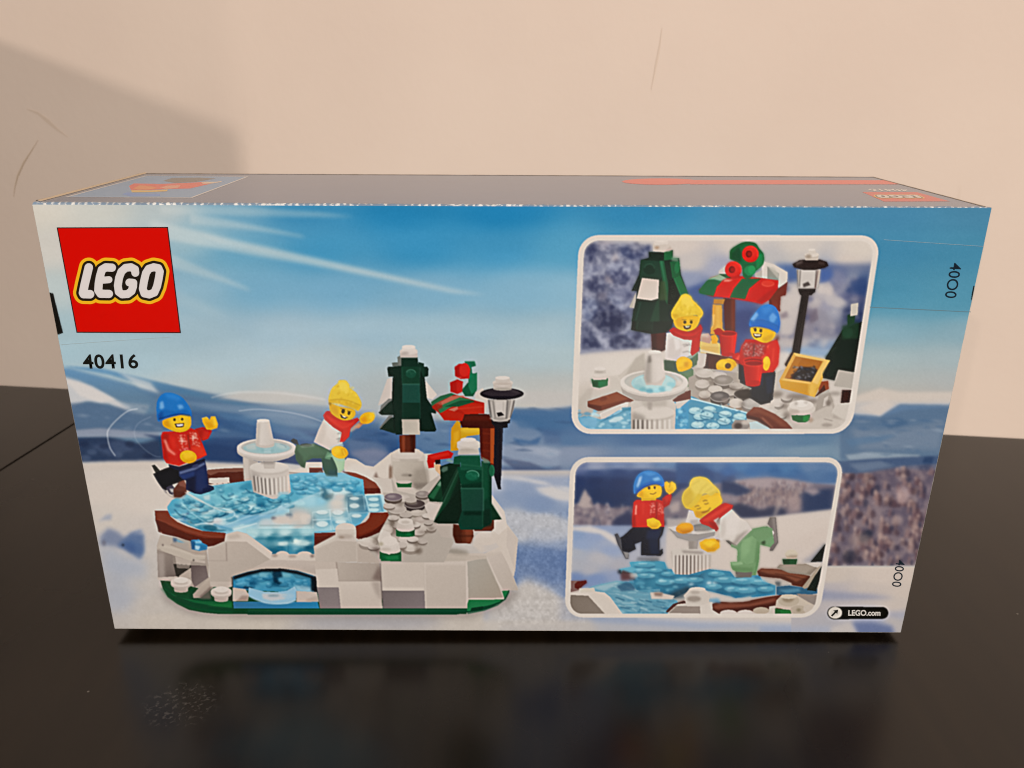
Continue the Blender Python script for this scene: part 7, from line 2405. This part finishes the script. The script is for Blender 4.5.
# ---------------------------------------------------------------- clear seal tapes over the flaps
def tape_mat(name, tint, ior):
    m, nt, b = new_mat(name)
    out = nt.nodes['Material Output']
    nt.nodes.remove(b)
    tr_ = N(nt, 'ShaderNodeBsdfTransparent')
    tr_.inputs['Color'].default_value = (*tint, 1)
    gl = N(nt, 'ShaderNodeBsdfGlossy')
    gl.inputs['Roughness'].default_value = .22
    fr = N(nt, 'ShaderNodeFresnel')
    fr.inputs['IOR'].default_value = ior
    mx = N(nt, 'ShaderNodeMixShader')
    nt.links.new(fr.outputs[0], mx.inputs[0])
    nt.links.new(tr_.outputs[0], mx.inputs[1])
    nt.links.new(gl.outputs[0], mx.inputs[2])
    nt.links.new(mx.outputs[0], out.inputs['Surface'])
    return m
def tape(px, mat):
    front_patch('seal_tape', px, .00018, mat, box, n=14)
tape(((880, 239.7), (984.6, 246.4), (970.6, 311.6), (869, 306.9)), tape_mat('bluish_tape', (.95, .985, .995), 1.15))
tape(((45, 271), (160, 268), (171, 336.6), (60.4, 344.6)), tape_mat('clear_tape', (1, 1, 1), 1.04))
# milky cut edges of the tape
M_edge = flat_mat('tape_edge', (.30, .40, .46), .3)
M_edge2 = flat_mat('tape_edge_dark', (.10, .19, .25), .3)
def tape_edge(a, b, w, mat):
    a, b = np.array(a, float), np.array(b, float)
    d = np.array([0, w])
    front_patch('tape_edge', (a, b, b + d, a + d), .00022, mat, box, n=10)
tape_edge((884, 239.6), (983, 246.2), .3, M_edge)
tape_edge((870, 306.8), (970.8, 311.6), .7, M_edge2)
tape_edge((61, 344.4), (170.6, 336.8), .45, M_edge)
P_A, P_B, P_C, P_W = 4.3, 7.6, 36.5, .05

# ---------------------------------------------------------------- wall and table
TBP = lambda px: hit(px, (0, 0, 1), TABLE_Z)
WA, WB = TBP((0, 384.2)), TBP((1024, 437.4))          # foot of the wall, where the table meets it
WD = (WB - WA) / np.linalg.norm(WB - WA)              # along the wall
WN = np.array([WD[1], -WD[0], 0.0])                   # out of the wall, towards the camera
if WN[1] > 0:
    WN = -WN
W_OFF = float(WN @ WA)
def on_wall(px):
    return hit(px, WN, W_OFF)

def wall_mat():
    m, nt, b = new_mat('plaster')
    tc = N(nt, 'ShaderNodeTexCoord')
    no = N(nt, 'ShaderNodeTexNoise')
    no.inputs['Scale'].default_value = 9
    no.inputs['Detail'].default_value = 6
    cr = N(nt, 'ShaderNodeValToRGB')
    cr.color_ramp.elements[0].position = .3
    cr.color_ramp.elements[1].position = .75
    cr.color_ramp.elements[0].color = (.67, .575, .52, 1)
    cr.color_ramp.elements[1].color = (.72, .625, .565, 1)
    # a few thin scuff marks
    mp = N(nt, 'ShaderNodeMapping')
    mp.inputs['Scale'].default_value = (16, 16, 4)
    mp.inputs['Rotation'].default_value = (0, .5, 0)
    vo = N(nt, 'ShaderNodeTexNoise')
    vo.inputs['Scale'].default_value = 1.4
    vo.inputs['Detail'].default_value = 8
    c2 = N(nt, 'ShaderNodeValToRGB')
    c2.color_ramp.elements[0].position = .27
    c2.color_ramp.elements[1].position = .32
    c2.color_ramp.elements[0].color = (.9, .885, .86, 1)
    c2.color_ramp.elements[1].color = (1, 1, 1, 1)
    mx = N(nt, 'ShaderNodeMix', data_type='RGBA', blend_type='MULTIPLY')
    mx.inputs['Factor'].default_value = 1
    nt.links.new(tc.outputs['Object'], no.inputs['Vector'])
    nt.links.new(no.outputs['Fac'], cr.inputs['Fac'])
    nt.links.new(tc.outputs['Object'], mp.inputs['Vector'])
    nt.links.new(mp.outputs['Vector'], vo.inputs['Vector'])
    nt.links.new(vo.outputs['Fac'], c2.inputs['Fac'])
    nt.links.new(cr.outputs['Color'], mx.inputs['A'])
    nt.links.new(c2.outputs['Color'], mx.inputs['B'])
    nt.links.new(mx.outputs['Result'], b.inputs['Base Color'])
    b.inputs['Roughness'].default_value = .75
    b.inputs['Specular IOR Level'].default_value = .2
    n3 = N(nt, 'ShaderNodeTexNoise')
    n3.inputs['Scale'].default_value = 220
    n3.inputs['Detail'].default_value = 4
    bu = N(nt, 'ShaderNodeBump')
    bu.inputs['Strength'].default_value = .12
    bu.inputs['Distance'].default_value = .001
    nt.links.new(tc.outputs['Object'], n3.inputs['Vector'])
    nt.links.new(n3.outputs['Fac'], bu.inputs['Height'])
    nt.links.new(bu.outputs['Normal'], b.inputs['Normal'])
    return m

def slab(name, o, ax, ay, az, mat, parent=None, bevel=0.0):
    """box with corner o and edge vectors ax, ay, az"""
    o, ax, ay, az = (np.array(q, float) for q in (o, ax, ay, az))
    v = [o, o + ax, o + ax + ay, o + ay]
    v = v + [q + az for q in v]
    bm = bmesh.new()
    bv = [bm.verts.new(tuple(q)) for q in v]
    for f in ((3, 2, 1, 0), (4, 5, 6, 7), (0, 1, 5, 4), (1, 2, 6, 5), (2, 3, 7, 6), (3, 0, 4, 7)):
        bm.faces.new([bv[i] for i in f])
    bmesh.ops.recalc_face_normals(bm, faces=bm.faces)
    if bevel:
        bmesh.ops.bevel(bm, geom=list(bm.edges), offset=bevel, segments=3, affect='EDGES')
    return bm_obj(name, bm, mat, parent)

wc = (WA + WB) / 2
wall = slab('wall', wc - WD * 1.6 - np.array([0, 0, .75]), WD * 3.2, -WN * .1, np.array([0, 0, 2.4]), wall_mat())
wall['label'] = 'plain cream plaster wall behind the table'
wall['category'] = 'wall'
wall['kind'] = 'structure'

def scuff(px, w, col):
    """thin rub mark on the plaster"""
    p = [on_wall(q) + WN * .0003 for q in px]
    v, f = [], []
    for i, q in enumerate(p):
        d = p[min(i + 1, len(p) - 1)] - p[max(i - 1, 0)]
        d = d / np.linalg.norm(d)
        nrm = np.cross(d, WN) * w * (1 - abs(2 * i / (len(p) - 1) - 1) * .85) / 2
        v += [q - nrm, q + nrm]
    for i in range(len(p) - 1):
        f.append((2 * i, 2 * i + 1, 2 * i + 3, 2 * i + 2))
    m, nt, b = new_mat('scuff')
    b.inputs['Base Color'].default_value = (*col, 1)
    b.inputs['Roughness'].default_value = .8
    return mesh_obj('scuff_mark', v, f, m, wall)
scuff(((38.5, 140), (31, 152), (24, 163), (18, 176), (15, 188), (14, 197)), .0011, (.52, .42, .33))
scuff(((662, 28), (660, 44), (657, 60), (654, 76), (651, 90)), .0009, (.635, .535, .46))
scuff(((27, 109), (38, 113), (48, 121), (57, 129), (68, 137)), (.0022), (.625, .525, .45))

def table_mat():
    m, nt, b = new_mat('black_brown_veneer')
    tc = N(nt, 'ShaderNodeTexCoord')
    mp = N(nt, 'ShaderNodeMapping')
    mp.inputs['Rotation'].default_value = (0, 0, .12)
    mp.inputs['Scale'].default_value = (40, 3, 40)
    gr = N(nt, 'ShaderNodeTexNoise')
    gr.inputs['Scale'].default_value = 4
    gr.inputs['Detail'].default_value = 6
    cr = N(nt, 'ShaderNodeValToRGB')
    cr.color_ramp.elements[0].color = (.0055, .0032, .0013, 1)
    cr.color_ramp.elements[1].color = (.0105, .0064, .0028, 1)
    cr.color_ramp.elements[0].position = .35
    cr.color_ramp.elements[1].position = .7
    nt.links.new(tc.outputs['Object'], mp.inputs['Vector'])
    nt.links.new(mp.outputs['Vector'], gr.inputs['Vector'])
    nt.links.new(gr.outputs['Fac'], cr.inputs['Fac'])
    # dust specks
    vo = N(nt, 'ShaderNodeTexVoronoi', feature='F1')
    vo.inputs['Scale'].default_value = 55
    vo.inputs['Randomness'].default_value = 1
    nt.links.new(tc.outputs['Object'], vo.inputs['Vector'])
    lt = N(nt, 'ShaderNodeMath', operation='LESS_THAN')
    lt.inputs[1].default_value = .020
    nt.links.new(vo.outputs['Distance'], lt.inputs[0])
    sep = N(nt, 'ShaderNodeSeparateColor')
    nt.links.new(vo.outputs['Color'], sep.inputs[0])
    gt = N(nt, 'ShaderNodeMath', operation='GREATER_THAN')
    gt.inputs[1].default_value = .62
    nt.links.new(sep.outputs[0], gt.inputs[0])
    ml = N(nt, 'ShaderNodeMath', operation='MULTIPLY')
    nt.links.new(lt.outputs[0], ml.inputs[0])
    nt.links.new(gt.outputs[0], ml.inputs[1])
    # a rubbed patch of whitish marks in front of the box
    geo = N(nt, 'ShaderNodeTexCoord')
    sm = N(nt, 'ShaderNodeVectorMath', operation='DISTANCE')
    sp = TBP((182, 704))
    m2 = N(nt, 'ShaderNodeMapping')
    m2.inputs['Location'].default_value = (-sp[0] / .0125, -sp[1] / .0105, 0)
    m2.inputs['Scale'].default_value = (1 / .0125, 1 / .0105, 0)
    sm.inputs[1].default_value = (0, 0, 0)
    nt.links.new(geo.outputs['Object'], m2.inputs['Vector'])
    nt.links.new(m2.outputs['Vector'], sm.inputs[0])
    mr = N(nt, 'ShaderNodeMapRange')
    mr.inputs['From Min'].default_value = 1.05
    mr.inputs['From Max'].default_value = .6
    nt.links.new(sm.outputs['Value'], mr.inputs['Value'])
    pn = N(nt, 'ShaderNodeTexNoise')
    pn.inputs['Scale'].default_value = 700
    pn.inputs['Detail'].default_value = 3
    nt.links.new(geo.outputs['Object'], pn.inputs['Vector'])
    pr = N(nt, 'ShaderNodeMapRange')
    pr.inputs['From Min'].default_value = .53
    pr.inputs['From Max'].default_value = .72
    nt.links.new(pn.outputs['Fac'], pr.inputs['Value'])
    pm = N(nt, 'ShaderNodeMath', operation='MULTIPLY')
    nt.links.new(mr.outputs[0], pm.inputs[0])
    nt.links.new(pr.outputs[0], pm.inputs[1])
    pk = N(nt, 'ShaderNodeMath', operation='MULTIPLY')
    pk.inputs[1].default_value = .19
    nt.links.new(pm.outputs[0], pk.inputs[0])
    mx0 = N(nt, 'ShaderNodeMix', data_type='RGBA')
    mx0.inputs['B'].default_value = (.42, .38, .35, 1)
    nt.links.new(pk.outputs[0], mx0.inputs['Factor'])
    nt.links.new(cr.outputs['Color'], mx0.inputs['A'])
    mx = N(nt, 'ShaderNodeMix', data_type='RGBA')
    mx.inputs['B'].default_value = (.16, .145, .13, 1)
    nt.links.new(ml.outputs[0], mx.inputs['Factor'])
    nt.links.new(mx0.outputs['Result'], mx.inputs['A'])
    nt.links.new(mx.outputs['Result'], b.inputs['Base Color'])
    # gloss with faint smears
    sn = N(nt, 'ShaderNodeTexNoise')
    sn.inputs['Scale'].default_value = 14
    sn.inputs['Detail'].default_value = 5
    rr_ = N(nt, 'ShaderNodeMapRange')
    rr_.inputs['To Min'].default_value = .20
    rr_.inputs['To Max'].default_value = .32
    nt.links.new(geo.outputs['Object'], sn.inputs['Vector'])
    nt.links.new(sn.outputs['Fac'], rr_.inputs['Value'])
    nt.links.new(rr_.outputs[0], b.inputs['Roughness'])
    b.inputs['IOR'].default_value = 1.47
    return m

M_table = table_mat()
table = thing('table', 'dark brown glossy table with a leaf seam, under the toy box', 'table', (0, 0, 0))
SA, SB = TBP((0, 470.5)), TBP((75.5, 424.0))          # the seam between its two leaves
sd = (SB - SA) / np.linalg.norm(SB - SA)
s_at = float(WD @ SA)
tdir = -WN                                            # the seam runs square to the wall
def tab(along, out):
    return WA + WD * (along - float(WD @ WA)) + WN * out
G = .00025
dep = 1.1
slab('tabletop', tab(s_at + G, .0015) - np.array([0, 0, .024]), WD * 1.2, WN * dep, (0, 0, .024), M_table, table, .0006)
slab('tabletop', tab(s_at - G - .9, .0015) - np.array([0, 0, .024]), WD * .9, WN * dep, (0, 0, .024), M_table, table, .0006)
for a, o_ in ((s_at - .82, .06), (s_at - .82, 1.0), (s_at + 1.1, .06), (s_at + 1.1, 1.0)):
    slab('leg', tab(a, o_) - np.array([.0, 0, .72]), WD * .06, WN * .06, (0, 0, .695), M_table, table, .003)

# ---------------------------------------------------------------- a cupboard added out of view, shaped to cast the wall's slanting shadow
def wood_mat():
    m, nt, b = new_mat('brown_wood')
    tc = N(nt, 'ShaderNodeTexCoord')
    no = N(nt, 'ShaderNodeTexNoise')
    no.inputs['Scale'].default_value = 12
    cr = N(nt, 'ShaderNodeValToRGB')
    cr.color_ramp.elements[0].color = (.05, .03, .018, 1)
    cr.color_ramp.elements[1].color = (.08, .048, .03, 1)
    nt.links.new(tc.outputs['Object'], no.inputs['Vector'])
    nt.links.new(no.outputs['Fac'], cr.inputs['Fac'])
    nt.links.new(cr.outputs['Color'], b.inputs['Base Color'])
    return m
Wc = on_wall((240.5, 131))                            # where the slanting shadow edge meets the upright one
Wl = on_wall((25, 50))
Q = np.array([-.214, -.15, TABLE_Z])                   # its front right-hand upright edge
R = np.array([-.36, .165, TABLE_Z])                   # its back right-hand upright edge, close to the wall
a_c, a_l = float(WD @ Wc), float(WD @ Wl)
slope = (Wl[2] - Wc[2]) / (a_l - a_c)
dh = (Wc - Q) * (1, 1, 0)
dq = np.linalg.norm(dh)
hd = dh / dq                                          # the lamps' compass direction
tr2 = (W_OFF - float(WN @ R)) / float(WN @ hd)        # from the back edge to the wall along that direction
ar = float(WD @ (R + hd * tr2))
# height h and drop e so that both top corners throw their shadows on the slanting line
# h - e*dq = Wc.z ;  h - e*tr2 = Wc.z + slope*(ar - a_c)
e_ = slope * (ar - a_c) / (dq - tr2)
HC = Wc[2] + e_ * dq
sdir = (R - Q) / np.linalg.norm(R - Q)
ldir = np.array([-sdir[1], sdir[0], 0])
if ldir[0] > 0:
    ldir = -ldir
blocker = thing('shadow_blocker', 'unseen cupboard standing on the table beyond the left edge', 'shadow_blocker', (0, 0, 0))
M_wood = wood_mat()
up = np.array([0, 0, .0002])
hh = HC - TABLE_Z
slab('blocker_body', Q + up + sdir * .014, sdir * (np.linalg.norm(R - Q) - .014), ldir * .22, (0, 0, hh), M_wood, blocker, .0008)
slab('blocker_front', Q + up + (0, 0, .003), sdir * .0125, ldir * .22, (0, 0, hh - .003), M_wood, blocker, .0008)
slab('blocker_knob', Q + up + ldir * .03 - sdir * .014 + np.array([0, 0, hh * .55]), sdir * .013, ldir * .012, (0, 0, .012), M_wood, blocker, .003)

# a tall cabinet added unseen behind the camera to shade the wall's left
hdA = np.array([.40, .916, 0.0])
hdA /= np.linalg.norm(hdA)
Q2 = np.array([Wc[0], Wc[1], 0]) - hdA * .85
tall = thing('tall_blocker', 'tall dark brown cabinet added out of view left of the table to shade the wall', 'light_blocker', (0, 0, 0))
M_wood2 = wood_mat()
slab('blocker_body', (Q2[0] - .5, Q2[1] + .0195, -.72), (.5, 0, 0), (0, .36, 0), (0, 0, 1.6), M_wood2, tall, .002)
slab('blocker_front', (Q2[0] - .498, Q2[1], -.715), (.247, 0, 0), (0, .019, 0), (0, 0, 1.59), M_wood2, tall, .002)
slab('blocker_front', (Q2[0] - .249, Q2[1], -.715), (.249, 0, 0), (0, .019, 0), (0, 0, 1.59), M_wood2, tall, .002)

# ---------------------------------------------------------------- light
def area(name, loc, target, power, size, col):
    d = bpy.data.lights.new(name, 'AREA')
    d.energy = power
    d.shape = 'DISK'
    d.size = size
    d.color = col
    o = bpy.data.objects.new(name, d)
    o.location = tuple(loc)
    o.rotation_euler = (Vector(tuple(target)) - Vector(tuple(loc))).to_track_quat('-Z', 'Y').to_euler()
    COL.objects.link(o)
    return o
R_ = 1.5
LB = np.array([Q[0], Q[1], HC]) - hd * R_ + np.array([0, 0, e_ * R_])
LA = np.array([Wc[0], Wc[1], 0]) - hdA * 2.3 + np.array([0, 0, 1.05])
WARM = (1.0, .84, .70)
area('low_shadow_lamp', LB, (0, .1, .1), P_B, .05, WARM)  # unseen lamp, placed so the low blocker's shadow follows the slanting line
area('high_shadow_lamp', LA, (0, .1, .1), P_A, .04, WARM)  # unseen lamp, placed to throw the upright shadow edge past the tall blocker
area('fill_lamp', (.5, -1.75, .72), (0, .05, .08), P_C, .6, (1.0, .88, .76))  # added soft fill light behind the camera, evens out the box front

w = bpy.data.worlds.new('World')
SC.world = w
w.use_nodes = True
bg = w.node_tree.nodes['Background']
bg.inputs['Color'].default_value = (1.0, .86, .74, 1)
bg.inputs['Strength'].default_value = P_W

# ---------------------------------------------------------------- camera
cd = bpy.data.cameras.new('camera')
cd.sensor_fit = 'HORIZONTAL'
cd.sensor_width = 36
cd.lens = CAM['f'] / 1024 * 36
cd.clip_start = .01
cd.clip_end = 20
cd.dof.use_dof = True
cd.dof.focus_distance = .243
cd.dof.aperture_fstop = 22
co = bpy.data.objects.new('camera', cd)
M4 = Matrix([[*RM[0], CL[0]], [*RM[1], CL[1]], [*RM[2], CL[2]], [0, 0, 0, 1]])
co.matrix_world = M4
COL.objects.link(co)
SC.camera = co
SC.view_settings.view_transform = 'Standard'
SC.view_settings.look = 'None'
SC.view_settings.exposure = 0
SC.view_settings.gamma = 1
SC.render.engine = 'CYCLES'
SC.cycles.filter_width = 1.1
SC.cycles.max_bounces = 6
SC.cycles.caustics_reflective = False
SC.cycles.caustics_refractive = False
